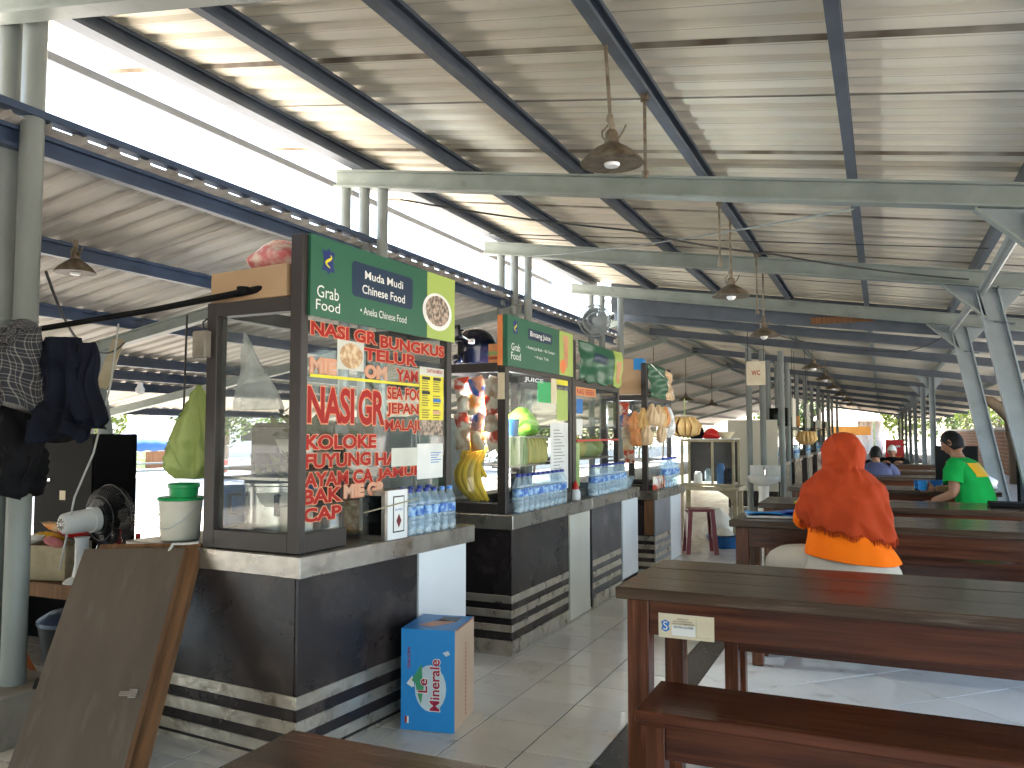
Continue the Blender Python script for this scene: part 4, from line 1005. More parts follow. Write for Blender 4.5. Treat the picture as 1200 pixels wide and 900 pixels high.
def plight(name, loc, e_, r_=0.04, c_=(0.85, 0.93, 1)):
    d_ = bpy.data.lights.new(name, 'POINT'); d_.energy = e_; d_.shadow_soft_size = r_; d_.color = c_
    o = bpy.data.objects.new(name, d_); COL.objects.link(o); o.location = loc; return o
plight('bulb_light', (-2.20, 4.60, 1.45), 9.0)
flatten(C2, S2)

# bananas hanging in the case by the side glass
t = thing('banana_bunch', 'bunch of big ripe bananas behind the side glass of the juice stall', 'bananas', (-2.28, 4.60, 0.86))
rr = random.Random(5)
for k in range(9):
    if k < 5: a_ = (-0.9 + 0.42 * k); sc = 1.0; zb = 0.02
    else: a_ = (-0.7 + 0.5 * (k - 5)); sc = 0.8; zb = 0.16
    pts = []; rs = []
    for i in range(9):
        v = i / 8; bend = math.sin(PI * (0.15 + v * .75)) * 0.085
        pts.append(((0.05 - 0.115 * math.sin(PI * (0.1 + .85 * v)) + math.sin(a_) * (bend * .7 + .02 + .03 * (1 - v))) * sc - 0.01 * k * .3, (-math.cos(a_) * bend * .8) * sc + 0.02 * (k >= 5), zb + (0.335 * v) * sc + rr.uniform(-.003, .003)))
        rs.append(0.031 * sc * max(0.22, math.sin(PI * min(1, max(0.03, (v * .92 + .04)))) ** 0.42))
    b_ = MB().tube(pts, rs, 6).build('banana', M_banana, t, smooth='all')
MB().tube([(-0.02, 0, 0.33), (-0.03, 0.01, 0.39)], [0.03, 0.018], 8).build('stalk', M_bantip, t, smooth=True)
o = MB().lathe([(0.0, 0), (0.04, 0.01), (0.058, 0.05), (0.05, 0.095), (0.0, 0.11)], seg=14).build('mango', M_corn, smooth=True); tag(o, 'round yellow mango above the bananas in the juice case', 'mango'); o.location = (-2.245, 4.60, 1.255)
def pack_mesh(w, h, d, seed=0):
    rr = random.Random(seed)
    def fn(sgn):
        def g_(u, v):
            e_ = (math.sin(PI * u) * math.sin(PI * v)) ** 0.5
            return ((u - .5) * w, sgn * d / 2 * e_ + 0.004 * math.sin(9 * u + 7 * v + seed), (v - .5) * h)
        return g_
    return MB().grid(fn(1), 6, 6).grid(fn(-1), 6, 6)
PK = [[pack_mesh(0.10, 0.13, 0.035, i).mesh('snack_pack', m, True) for m in M_pack] for i in range(2)]
k = 0
for zi in range(4):
    for xi in range(3):
        o = shared('snack_pack', PK[k % 2][(k * 7 + zi) % 4], None, (-2.155 - xi * 0.11, 4.50 + 0.012 * (k % 3), 1.255 + zi * 0.108), (0.1 * ((k % 3) - 1), 0.15 * ((k % 5) - 2), 0.2 * ((k % 4) - 1.5)))
        tag(o, 'snack pack behind the juice stall side glass, %s row, %s' % (('lowest', 'third', 'second', 'top')[zi], ('next to the corner post', 'middle of three', 'farthest from the corner post')[xi]), 'snack pack', 'snack packs inside the juice case'); k += 1
# leeks and fruit standing in the case
for k in range(9):
    y = 0.12 + k * 0.036
    pts = [(0, 0, 0), (0.004 * math.sin(k), 0.004, 0.08), (0.01 * math.cos(k * 2), 0.012 * math.sin(k * 3), 0.18)]
    t = MB().tube(pts, [0.014, 0.013, 0.016], 7).build('leek', M_leaf, smooth=True)
    tag(t, '%s leek from the near post on the lower shelf of the juice stall' % ORD[k], 'leek', 'leeks in the juice case'); put(t, S2, -0.085, y, 1.0955)
for k in range(6):
    t = MB().lathe([(0.0, 0), (0.016, 0.005), (0.03, 0.04), (0.028, 0.10), (0.018, 0.15), (0.006, 0.175)], seg=10).build('corn_cob', M_corn, smooth=True)
    tag(t, '%s pale yellow cob to the right of the leeks in the juice stall' % ORD[k], 'corn', 'cobs in the juice case'); put(t, S2, -0.09, 0.46 + k * 0.055, 1.096)
t = pouch(0.34, 0.16, 0.16, seed=3).build('green_bag', M_limebag, smooth=True); tag(t, 'bright green plastic bag on the upper shelf of the juice case', 'bag'); put(t, S2, -0.16, 0.52, 1.305, 80)
t = pouch(0.3, 0.12, 0.14, seed=5).build('yellow_bag', M_limebag, smooth=True); tag(t, 'lower bright green bag above the yellow cobs in the juice case', 'bag'); put(t, S2, -0.14, 0.55, 1.274, 95)
t = thing('plastic_basket', 'dark blue basket on the shelf behind the second stall glass', 'basket')
MB().lathe([(0.04, 0), (0.05, 0.11), (0.053, 0.11)], seg=16).build('body', M_bplastic, t, smooth=True); put(t, S2, -0.105, 0.24, 1.2755)
for k in range(10):
    put(bottle('%s bottle from the near post in the front row on the juice stall counter' % ORD[k], h=0.232, r=0.036, group='water bottles on the juice stall counter'), S2, -0.018, 0.14 + k * 0.083, 0.816, 17 * k)
t = thing('sauce_bottle', 'small grey jar with an orange red cap between the second and third stalls', 'jar')
MB().lathe([(0.035, 0), (0.038, 0.01), (0.034, 0.06), (0.022, 0.075)], seg=14).build('body', M_ltplastic, t, smooth=True)
MB().lathe([(0.024, 0.075), (0.022, 0.10), (0.006, 0.135), (0.0, 0.137)], seg=12).build('cap', M_redpl, t, smooth=True); put(t, S2, -0.03, 1.20, 0.816)

# helmet and small things on the roof of stall 2
t = thing('motorcycle_helmet', 'glossy dark navy helmet with its visor up on top of the juice stall', 'helmet', (-2.36, 4.66, 1.735), -158)
prof = []
rings = []
for j in range(13):
    v = j / 12; z = 0.235 * v
    r_ = 0.125 * math.sqrt(max(0.0, 1 - (max(0, (z - 0.11)) / 0.126) ** 2)) if z > 0.11 else 0.125 * (0.90 + 0.10 * z / 0.11)
    rings.append([(r_ * 1.12 * math.cos(2 * PI * k / 24), r_ * math.sin(2 * PI * k / 24), z) for k in range(24)])
mb = MB().rings(rings)
# open face: drop the faces in front between brow and chin
keep = []
for f in mb.f:
    c_ = [sum(mb.v[i][q] for i in f) / len(f) for q in range(3)]
    if c_[0] > 0.075 and 0.05 < c_[2] < 0.145: continue
    keep.append(f)
mb.f = keep; mb.m = [0] * len(keep)
sh = mb.build('shell', M_gloss, t, smooth=True); sh.modifiers.new('s', 'SOLIDIFY').thickness = 0.012
MB().rings([[(-0.0 + 0.11 * math.cos(2 * PI * k / 16), 0.105 * math.sin(2 * PI * k / 16), z_) for k in range(16)] for z_ in (0.02, 0.17)]).build('padding', M_black, t)
MB().grid(lambda u, v: (0.145 * math.cos((u - .5) * 2.2) + 0.02 * v, 0.140 * math.sin((u - .5) * 2.2), 0.155 + 0.085 * v), 10, 4).build('visor', M_screen, t, smooth=True).modifiers.new('s', 'SOLIDIFY').thickness = 0.003
MB().grid(lambda u, v: (0.13 * math.cos((u - .5) * 2.0) * 1.1, 0.128 * math.sin((u - .5) * 2.0), 0.005 + 0.05 * v), 8, 2).build('chin_bar', M_gloss, t, smooth=True).modifiers.new('s', 'SOLIDIFY').thickness = 0.012
for sy in (-1, 1): MB().box(-0.01, 0.03, sy * 0.124 - 0.006, sy * 0.124 + 0.006, 0.12, 0.15).build('hinge', M_ltplastic, t, bevel=0.004)
MB().tube([(0.02, 0.127, 0.14), (0.06, 0.122, 0.165), (0.09, 0.1, 0.19)], 0.005, 6).tube([(0.02, -0.127, 0.14), (0.06, -0.122, 0.165), (0.09, -0.1, 0.19)], 0.005, 6).build('trim_lines', M_ltplastic, t)['kind'] = 'stuff'
t = thing('cardboard_box', 'small striped carton beside the helmet on the juice stall', 'carton', (-2.135, 4.60, 1.724), 0)
boxobj('body', M_orcr, t, -0.05, 0.05, -0.1, 0.1, 0, 0.118, 0.002)
boxobj('stripe', M_leaf, t, -0.0505, 0.0505, -0.1005, 0.1005, 0.05, 0.072); boxobj('stripe', M_cardred, t, -0.0505, 0.0505, -0.1005, 0.1005, 0.022, 0.04)

# ---- stall 3 : wrinkled banner
S3 = thing('food_stall', 'third stall under a wrinkled green banner, bright foliage reflected in its glass', 'food stall', (-2.0, 5.87, 0), 0, group='food stalls in a row')
M_lam3 = mat('scuffed laminate', (0.085, 0.08, 0.085), 0.3, col2=(0.05, 0.047, 0.05), scale=6, dirt=(0.20, 0.19, 0.19), dscale=7, dlow=0.5, dhigh=0.8)
counter(S3, 1.285, 0.95, 0.818, [(0.025, 0.765, M_lam3, 0), (0.79, 1.255, M_wpanel, 0.01)], [], over=0.025)
for z0, z1 in STR: boxobj('steel_strip', M_strips, S3, 0.0045, 0.009, 0.03, 0.76, z0, z1, 0.001)
boxobj('floor_rail', M_strips, S3, -0.95, 0.014, 0.03, 1.25, 0.0, 0.08)
C3 = thing('stall_case', None, None); C3.parent = S3; C3.location = (-0.05, -0.235, 0.002)
g3 = case(C3, 'case', 0.0, -0.46, 0.0, 1.17, 0.817, 1.69, 1.985, post=0.055, sill=0.05, fw=0.07, glass_side=M_glass)
def wr(u, v):
    y, z = 0.075 + 1.10 * u, 1.685 + 0.30 * v
    w_ = 0.008 * math.sin(7 * u + 5 * v * v + 2 * math.sin(4 * u)) + 0.004 * math.sin(15 * v - 6 * u) + 0.010 * (1 - v) ** 2 * math.sin(24 * u + 3 * v) + 0.006 * math.exp(-((v - .55 - .2 * u) / .12) ** 2)
    return (0.022 + w_ * 0.9, y, z + 0.012 * (1 - v) * math.sin(20 * u))
bn = MB().grid(wr, 44, 18).build('wrinkled_banner', M_green2, C3, smooth='all')
bn.modifiers.new('s', 'SOLIDIFY').thickness = 0.002
MB().grid(lambda u, v: (lambda p: (p[0] + 0.003, p[1], p[2]))(wr(0.78 + 0.22 * u, v)), 10, 18).build('lime_field', M_lime, bn, smooth='all')
MB().grid(lambda u, v: (lambda p: (p[0] + 0.0045, p[1], p[2]))(wr(0.84 + 0.12 * u, 0.12 + 0.6 * v)), 8, 12).build('food_picture', M_drink, bn, smooth='all')
MB().grid(lambda u, v: (lambda p: (p[0] + 0.003, p[1], p[2]))(wr(0.30 + 0.30 * u, 0.55 + 0.22 * v)), 10, 6).build('name_plate', M_navyp, bn, smooth='all')
boxobj('shop_letters_panel', M_orcr, g3, -0.0085, -0.0075, 0.09, 0.55, 1.575, 1.64)
text('lettering', M_redp, g3, 'NASI BEBEK', 0.11, 0.53, 1.585, 1.63, -0.0068, bold=0.02)
boxobj('red_rail', M_redpl, C3, -0.0075, 0.004, 0.08, 1.12, 1.232, 1.246)
boxobj('blue_notice', M_bluep, g3, -0.0085, -0.0075, 0.10, 0.24, 1.44, 1.55)
boxobj('pale_notice', M_paper, g3, -0.0085, -0.0075, 0.10, 0.23, 1.28, 1.40)
boxobj('green_notice', M_leaf, C3, -0.0075, -0.0065, 0.01 + 0.07, 0.16, 0.90, 1.22)
boxobj('shelf', M_steel, C3, -0.42, -0.03, 0.06, 1.10, 1.09, 1.10)
flatten(C3, S3)
for k in range(10):
    put(bottle('%s bottle along the front of the third stall, counted from the black post' % ORD[k], h=0.235, r=0.038, group='water bottles on the third stall counter'), S3, -0.012, 0.10 + k * 0.087, 0.819, 29 * k)
for k, (y, w_, sd) in enumerate(((0.0, 0.22, 1), (0.22, 0.25, 2), (0.46, 0.24, 4), (0.66, 0.22, 6))):
    o = pouch(w_, 0.17, 0.15, seed=sd).build('food_bag', (M_gbag, M_corn, M_leaf, M_gbag)[k], smooth=True); tag(o, '%s bag of vegetables on the shelf behind the third stall glass' % ORD[k], 'bag', 'bags in the third stall'); put(o, S3, -0.19, y, 1.103, 85)
t = thing('plastic_tray', 'pale blue tray at the far end of the third stall counter', 'tray')
MB().lathe([(0.08, 0), (0.11, 0.09), (0.115, 0.09), (0.12, 0.1)], seg=16, sx=1.3).build('body', M_pet, t, smooth=True); MB().lathe([(0.0, 0.03), (0.09, 0.03), (0.08, 0.07), (0.0, 0.085)], seg=14).build('contents', M_wplastic, t, smooth=True); put(t, S3, -0.12, 1.13, 0.82)

# ---- stall 4 : crackers
S4 = thing('food_stall', 'fourth stall with bags of crackers hung in front and a carton on top', 'food stall', (-1.985, 7.72, 0), 0, group='food stalls in a row')
M_lamg = mat('grey laminate', (0.24, 0.245, 0.255), 0.3, col2=(0.19, 0.195, 0.20), scale=5)
counter(S4, 1.16, 0.9, 0.745, [(0.0, 0.60, M_lamg, 0), (0.615, 1.08, M_wpanel, 0.004)], [], over=0.04)
for z0, z1 in ((0.27, 0.315), (0.19, 0.235), (0.11, 0.15), (0.03, 0.07)):
    boxobj('steel_strip', M_strips, S4, 0.005, 0.009, 0.0, 0.598, z0, z1, 0.001)
    boxobj('steel_strip', M_strips, S4, -0.9, 0.008, -0.009, -0.0035, z0, z1, 0.001)
boxobj('red_edge', M_orange, S4, -0.02, 0.006, 1.083, 1.108, 0.004, 0.65)
boxobj('brown_edge', M_rawwood, S4, -0.10, -0.012, -0.012, -0.0035, 0.33, 0.652)
C4 = thing('stall_case', None, None); C4.parent = S4; C4.location = (-0.06, -0.03, 0)
g4 = case(C4, 'case', 0.0, -0.46, 0.0, 1.0, 0.747, 1.665, 1.97, post=0.055, sill=0.05, fw=0.05)
def wr4(u, v):
    w_ = 0.014 * math.sin(7 * u + 6 * v) + 0.008 * math.sin(19 * v - 7 * u)
    return (0.018 + w_, 0.03 + 0.97 * u, 1.64 + 0.325 * v - 0.10 * max(0, u - .55) * v)
bn = MB().grid(wr4, 30, 14).build('wrinkled_banner', M_green2, C4, smooth='all'); bn.modifiers.new('s', 'SOLIDIFY').thickness = 0.002
MB().grid(lambda u, v: (lambda p: (p[0] + 0.003, p[1], p[2]))(wr4(0.72 + 0.28 * u, v)), 8, 12).build('food_picture', M_food2, bn, smooth='all')
MB().tube([(0.03, 0.05, 1.96), (0.03, 0.6, 1.86), (0.03, 1.0, 1.70)], 0.006, 6).build('tie_string', M_whitep, C4)
boxobj('shelf', M_steel, C4, -0.42, -0.03, 0.06, 0.96, 1.02, 1.03)
flatten(C4, S4)
bl = MB().tube([(0, 0, 0), (0, 0.45, 0)], 0.014, 10).build('light_tube', M_glow, smooth=True); tag(bl, 'lit white tube inside the fourth stall', 'light tube'); put(bl, S4, -0.40, 0.1, 1.52)
plight('tube_light', (-2.33, 8.02, 1.46), 2.0)
t = thing('cardboard_box', 'tall brown carton with a blue corner on top of the fourth stall', 'carton', (-2.31, 7.86, 1.668), 8)
boxobj('body', M_card, t, -0.21, 0.20, -0.16, 0.17, 0, 0.35, 0.004); boxobj('blue_corner', M_skyp, t, 0.11, 0.2015, -0.1615, 0.05, 0.24, 0.3515); boxobj('tape', M_cardred, t, -0.04, -0.034, -0.1612, -0.1602, 0.0, 0.35)
HANG = [(-0.16, -0.10, 1.43, 5, M_orcr, 'first orange cracker bag, far left of the hanging row'), (-0.08, -0.095, 1.46, 15, M_cracker, 'tan cracker bag left of the fourth stall corner post'), (0.0, -0.07, 1.50, 40, M_cracker2, 'pale cracker bag hung over the fourth stall corner post'), (0.04, 0.03, 1.49, 60, M_cracker2, 'second pale cracker bag, right of the corner post'), (0.05, 0.13, 1.47, 75, M_cracker, 'tan cracker bag in the middle of the hanging row'), (0.055, 0.23, 1.48, 85, M_orcr, 'reddish cracker bag at the right of the hanging row'),
        (-0.14, -0.10, 1.30, 0, M_orcr, 'lower orange cracker bag left of the post'), (-0.05, -0.09, 1.31, 20, M_cracker2, 'lower pale cracker bag beside the post'), (0.05, 0.08, 1.33, 75, M_cracker2, 'lower pale cracker bag under the hanging row'), (0.05, 0.36, 1.38, 85, M_bag, 'clear bag hung right of the cracker bags')]
for k, (x, y, z, rz, m, lb) in enumerate(HANG):
    sc = 1.3 if m is M_bag else 0.88
    o = pouch(0.14 * sc, 0.235 * sc, 0.10 * sc, n=16, seed=20 + k, rib=0.09).build('cracker_bag', m, smooth='all')
    tag(o, lb, 'cracker bag', 'cracker bags hung on the fourth stall'); put(o, S4, x, y, z - 0.13, rz + 9 * ((k * 5) % 3 - 1))
t = thing('cracker_bundle', 'round bundle of long tan crackers hanging at the end of the fourth stall', 'crackers', (-1.93, 8.82, 1.37))
rr = random.Random(9)
for k in range(26):
    a_ = 2 * PI * k / 26 + rr.uniform(-.1, .1); R__ = rr.uniform(.11, .17)
    pts = [(0.015 * math.cos(a_), 0.015 * math.sin(a_), 0.06), (R__ * .6 * math.cos(a_), R__ * .6 * math.sin(a_), 0.085), (R__ * math.cos(a_), R__ * math.sin(a_), 0.0), (R__ * .85 * math.cos(a_), R__ * .85 * math.sin(a_), -0.075), (R__ * .4 * math.cos(a_ + .2), R__ * .4 * math.sin(a_ + .2), -0.115)]
    MB().tube(pts, [0.010, 0.021, 0.025, 0.021, 0.008], 6).build('cracker', M_cracker, t, smooth='all')
MB().tube([(0, 0, 0.06), (0, 0, 0.30)], 0.006, 6).build('string', M_gbag, t)
for k in range(6):
    put(bottle('%s bottle on the front of the fourth stall counter' % ORD[k], h=0.30, r=0.045, group='big water bottles on the fourth stall'), S4, -0.02, 0.45 + k * 0.10, 0.747, 40 * k)
for k in range(5):
    o = shared('drink_packs', PK[k % 2][(0, 1, 2, 0, 1)[k]], None); o.name = 'snack_pack'; tag(o, '%s small red and blue pack piled by the fourth stall post' % ORD[k], 'snack pack', 'small packs on the fourth stall counter'); put(o, S4, -0.01, 0.06 + 0.08 * k, 0.815, 80 + 9 * k)
for k in range(5):
    o = shared('snack_pack', PK[k % 2][k % 4], None); tag(o, '%s sachet from the top in the strip hung in the fourth stall window' % ORD[k], 'sachet', 'sachet strip in the fourth stall'); put(o, S4, -0.30 + .012 * k, 0.02, 1.53 - 0.115 * k, 8)

# ================================================================== THE LEFT CORNER
def folds(w, h, d, seed, n=36, m=26, flare=0.15, topw=0.75, waist=1.0):
    """a hanging garment: flattened tube with folds running down"""
    rr = random.Random(seed); p = [rr.uniform(0, 6.28) for _ in range(6)]
    rows = []
    for j in range(m + 1):
        v = j / m; z = -h * v
        ww = w * (topw + (1 - topw) * min(1, v * 4) + flare * v) / 2
        ring = []
        for k in range(n):
            a_ = 2 * PI * k / n
            f = 1 + (0.08 + 0.30 * v) * math.sin(5 * a_ + p[0] + 2 * v) + (0.06 + 0.18 * v) * math.sin(9 * a_ + p[1] - 3 * v)
            ring.append((ww * math.cos(a_) + 0.018 * math.sin(6 * v + p[2]), d * (0.35 + 0.65 * min(1, v * 3)) * math.sin(a_) * f + 0.012 * math.sin(8 * v + p[3] + 3 * math.cos(a_)), z + 0.025 * math.sin(3 * a_ + p[4]) * v))
        rows.append(ring)
    return MB().rings(rows)
def uv_wrap(o, n, m):
    me = o.data; uv = me.uv_layers.new(name='uv')
    for li, lp in enumerate(me.loops):
        co = me.vertices[lp.vertex_index].co
        vi = lp.vertex_index; k = vi % n; j = vi // n
        uv.data[li].uv = (2.2 * k / n + 0.05 * math.sin(j * .4), 1.1 * j / m)
cl = thing('plaid_shirt', 'black and white plaid shirt hanging from the conduit by the thick post', 'shirt', (-3.30, 2.28, 1.745), 20)
b_ = folds(0.23, 0.34, 0.07, 4).build('body', M_plaid, cl, smooth='all'); uv_wrap(b_, 36, 26)
b_ = folds(0.12, 0.29, 0.05, 8, topw=.8).build('sleeve', M_plaid, cl, smooth='all'); uv_wrap(b_, 36, 26); b_.location = (-0.135, -0.02, -0.035); b_.rotation_euler = (0, 0.25, 0)
b_ = folds(0.10, 0.09, 0.045, 11, topw=.9).build('collar', M_plaid, cl, smooth='all'); uv_wrap(b_, 36, 26); b_.location = (0.01, -0.01, 0.03)
jk = thing('dark_jacket', 'dark navy jacket hanging beside the plaid shirt', 'jacket', (-3.12, 2.36, 1.70), 10)
M_navyj = mat('navy jacket cloth', (0.006, 0.008, 0.018), 0.85, col2=(0.004, 0.005, 0.010), scale=6, spec=0.15)
crumple(folds(0.19, 0.42, 0.075, 5, topw=.7, n=60, m=44), 0.016, 22, 20, 6, 0.006, 30).build('body', M_navyj, jk, smooth='all')
o_ = folds(0.09, 0.34, 0.05, 9, topw=.8).build('sleeve', M_navyj, jk, smooth='all'); o_.location = (0.085, 0.0, -0.03); o_.rotation_euler = (0, -0.16, 0)
t = crumple(folds(0.20, 0.42, 0.08, 15, topw=.8, n=60, m=40), 0.016, 20, 20, 7, 0.006, 30).build('dark_cloth', M_darksh, smooth='all'); t.location = (-3.42, 2.36, 1.46); tag(t, 'black cloth hanging below the plaid shirt against the thick post', 'cloth')
o = MB().tube([(-3.62, 2.40, 1.735), (-2.85, 2.55, 1.825), (-2.27, 2.69, 1.915), (-2.205, 2.72, 1.925)], [0.013, 0.013, 0.016, 0.018], 10).lathe([(0.026, 0), (0.026, 0.03)], (-2.42, 2.635, 1.878), 10).build('conduit', M_black, smooth=True)
tag(o, 'black conduit pole running from the clothes to the first stall corner', 'pole')
o = MB().tube([(-5.36, 4.5, 2.02), (-5.53, 4.5, 1.66)], [0.055, 0.06], 4).build('bamboo_board', M_oldwood); tag(o, 'pale stained board hanging slanted under the low roof', 'board')
o = MB().lathe([(0.0, -0.03), (0.03, -0.02), (0.035, 0.01), (0.02, 0.035), (0.02, 0.06)], seg=12).build('hanging_bulb', M_bulb, smooth=True); o.location = (-5.12, 4.5, 1.62); tag(o, 'small white bulb hanging under the low roof behind the leaning pipe', 'bulb')
cable('pale wire hanging from the conduit down past the desk fan', [(-3.58, 3.0, 1.86), (-3.50, 2.9, 1.55), (-3.56, 2.86, 1.2), (-3.66, 2.84, 0.98), (-3.75, 2.84, 0.62)], 0.005, M_wcable, sag=0.0)
cable('thin dark wire hanging from the conduit with a hook', [(-2.90, 2.8, 1.84), (-2.91, 2.8, 1.25)], 0.005, M_cable)
cable('grey wire running down the side of the first stall counter', [(-2.60, 2.60, 0.845), (-2.72, 2.58, 0.835), (-2.755, 2.57, 0.78), (-2.74, 2.55, 0.55), (-2.765, 2.55, 0.35), (-2.755, 2.545, 0.12), (-2.79, 2.53, 0.012)], 0.0055, M_wcable, sag=0.003)
t = thing('junction_box', 'grey brown electrical box fixed to the back post of the first glass case', 'electrical box', (-2.645, 2.62, 1.62))
boxobj('body', M_concrete, t, -0.035, 0.035, 0, 0.05, 0, 0.115, 0.004); MB().tube([(0.01, 0.02, 0.115), (0.012, 0.01, 0.15), (0.04, 0.01, 0.165)], 0.004, 6).build('wire', M_cable, t)
boxobj('cover', M_concrete, t, -0.03, 0.03, -0.004, 0.0005, 0.006, 0.109)
t = thing('cardboard_box', 'flat brown carton lying on top of the first glass case', 'carton', (-2.20, 2.78, 1.858), 172)
boxobj('body', M_card, t, -0.02, 0.45, -0.11, 0.14, 0, 0.135, 0.003)
boxobj('flap', M_card2, t, -0.018, 0.448, -0.02, 0.02, 0.1355, 0.137)
t2 = pouch(0.30, 0.135, 0.20, seed=31).build('plastic_packet', mat('pink plastic packet', (0.60, 0.16, 0.17), 0.35, col2=(0.72, 0.58, 0.52), scale=16, contrast=(0.42, 0.6)), smooth=True)
t2.location = (-2.37, 2.80, 1.998); t2.rotation_euler = (0, 0, 0.1); tag(t2, 'pink and white plastic packet on top of the flat carton', 'packet')
# leaning boards
def board_at(name, label, O, u, v, W, Hh, th, m, medge):
    t = thing(name, label, 'board'); u = Vector(u).normalized(); v = Vector(v); v = (v - u * v.dot(u)).normalized(); n = u.cross(v)
    M = Matrix((( u.x, n.x, v.x, O[0]), (u.y, n.y, v.y, O[1]), (u.z, n.z, v.z, O[2]), (0, 0, 0, 1)))
    t.matrix_basis = M
    boxobj('panel', m, t, 0, W, 0.0, 0.004, 0, Hh, 0.001)
    for a_ in ((0, 0.03, -th, -0.0005, 0, Hh), (W - 0.03, W, -th, -0.0005, 0, Hh), (0.031, W - 0.031, -th, -0.0005, 0, 0.03), (0.031, W - 0.031, -th, -0.0005, Hh - .03, Hh)): boxobj('batten', medge, t, *a_)
    return t
TL, TR, BL = Vector((-3.10, 2.47, 0.80)), Vector((-2.67, 2.60, 0.815)), Vector((-2.945, 2.02, 0.0))
b1 = board_at('plywood_board', 'grey brown plywood panel with a small metal latch, leaning on the first counter', BL, TR - TL, TL - BL, 0.455, 0.935, 0.035, M_ply, M_rawwood)
for nm, a_ in (('latch', (0.355, 0.425, 0.0045, 0.010, 0.335, 0.355)), ('latch', (0.395, 0.43, 0.005, 0.014, 0.328, 0.362))): boxobj(nm, M_chrome, b1, *a_, 0.002)
boxobj('hinge', M_black, b1, -0.012, 0.004, -0.02, 0.006, 0.36, 0.40)
b2 = board_at('wooden_board', 'second board with a raw brown edge leaning behind the plywood panel', BL + Vector((0.012, 0.075, 0.0)), TR - TL, (TL + Vector((0.0, 0.03, 0))) - (BL + Vector((0.0, 0.05, 0))), 0.465, 0.94, 0.03, M_rawwood, M_rawwood)
# bucket, bowl, tub and bag on the counter
t = thing('white_bucket', 'white plastic bucket with a green rim on the first counter', 'bucket', (-2.91, 2.80, 0.818))
MB().lathe([(0.080, 0), (0.084, 0.004), (0.093, 0.175), (0.098, 0.178), (0.098, 0.187), (0.0, 0.187)], seg=24).build('body', M_wplastic, t, smooth=True)
MB().lathe([(0.099, 0.178), (0.101, 0.186), (0.095, 0.192), (0.0, 0.192)], seg=24).build('lid', M_gplastic, t, smooth=True)
MB().tube([(0.096 * math.cos(x), 0.097 * math.sin(x), 0.165 - 0.11 * abs(math.sin(x))) for x in [-PI + PI * k / 16 for k in range(17)]], 0.003, 6).build('handle', M_ltplastic, t)
t = thing('green_bowl', 'bright green plastic bowl standing on the white bucket', 'bowl', (-2.895, 2.80, 1.011))
MB().lathe([(0.06, 0), (0.064, 0.04), (0.069, 0.042), (0.069, 0.056), (0.064, 0.06), (0.058, 0.055), (0.055, 0.01), (0, 0.008)], seg=22).build('body', M_gplastic, t, smooth=True)
t = thing('blue_tub', 'dark blue plastic tub on the counter between bucket and glass case', 'tub', (-2.76, 2.99, 0.818))
MB().lathe([(0.055, 0), (0.068, 0.22), (0.074, 0.222), (0.074, 0.235), (0.066, 0.235), (0.05, 0.02), (0, 0.02)], seg=20).build('body', M_bplastic, t, smooth=True)
def hangbag(w, h, d, seed):
    rr = random.Random(seed); p = [rr.uniform(0, 6.28) for _ in range(5)]; rows = []
    for j in range(45):
        v = j / 44; ww = w / 2 * (0.10 + 0.90 * (math.sin(PI * min(1, (v * 1.02)) ** 1.3 * 0.62)) ** 0.9) * (1 if v < .9 else (1 - (v - .9) * 4.5)); dd = d / 2 * (0.12 + 0.88 * math.sin(PI * (v ** 1.2) * 0.72)) * (1 if v < .9 else (1 - (v - .9) * 5))
        rows.append([((ww * (1 + .10 * math.sin(4 * a_ + p[0] + 3 * v) + .08 * math.sin(9 * a_ + p[1] - 2 * v))) * math.cos(a_) + 0.05 * (1 - v), dd * (1 + .30 * math.sin(5 * a_ + p[2] + 2 * v) + .16 * math.sin(11 * a_ + p[3])) * math.sin(a_), -h * v) for a_ in [2 * PI * k / 64 for k in range(64)]])
    return MB().rings(rows)
o = crumple(hangbag(0.26, 0.42, 0.17, 3), 0.015, 26, 22, 7, 0.006, 35, (0.03, 0)).build('green_plastic_bag', M_gbag, smooth='all'); o.location = (-2.845, 2.78, 1.515); tag(o, 'yellow green plastic bag hanging at the back post of the first glass case', 'bag')
# shelf table with its load
t = thing('shelf_table', 'rough wooden shelf table behind the thick post at the left', 'table')
boxobj('top', M_rawwood, t, -4.9, -3.48, 2.86, 3.75, 0.50, 0.535, 0.004); boxobj('edge_board', M_rawwood, t, -4.88, -3.50, 2.835, 2.858, 0.475, 0.545)
for x in (-4.8, -3.60):
    for y in (2.90, 3.66): boxobj('leg', M_rawwood, t, x, x + .05, y, y + .05, 0.003, 0.499)
boxobj('shade_panel', M_black, t, -5.2, -3.3, 3.60, 3.62, 0.0, 0.49); boxobj('shade_end_panel', M_black, t, -5.2, -5.18, 2.8, 3.6, 0.0, 0.52)  # black panels added to darken the space under the shelf
t = thing('black_cabinet', 'tall black cabinet standing on the shelf table by the thick post', 'cabinet', (-4.50, 3.42, 0.537))
boxobj('body', M_black, t, -0.26, 0.26, 0, 0.3, 0, 0.755, 0.006); boxobj('door', M_black, t, -0.25, 0.25, -0.012, -0.0005, 0.02, 0.735, 0.004); boxobj('handle', M_chrome, t, -0.16, -0.10, -0.022, -0.0125, 0.47, 0.485); boxobj('sticker', M_oldpaper, t, -0.02, 0.03, -0.0145, -0.0125, 0.36, 0.415)
t = thing('wooden_box', 'stained wooden box full of packets on the shelf table', 'box', (-3.98, 2.90, 0.537), 18)
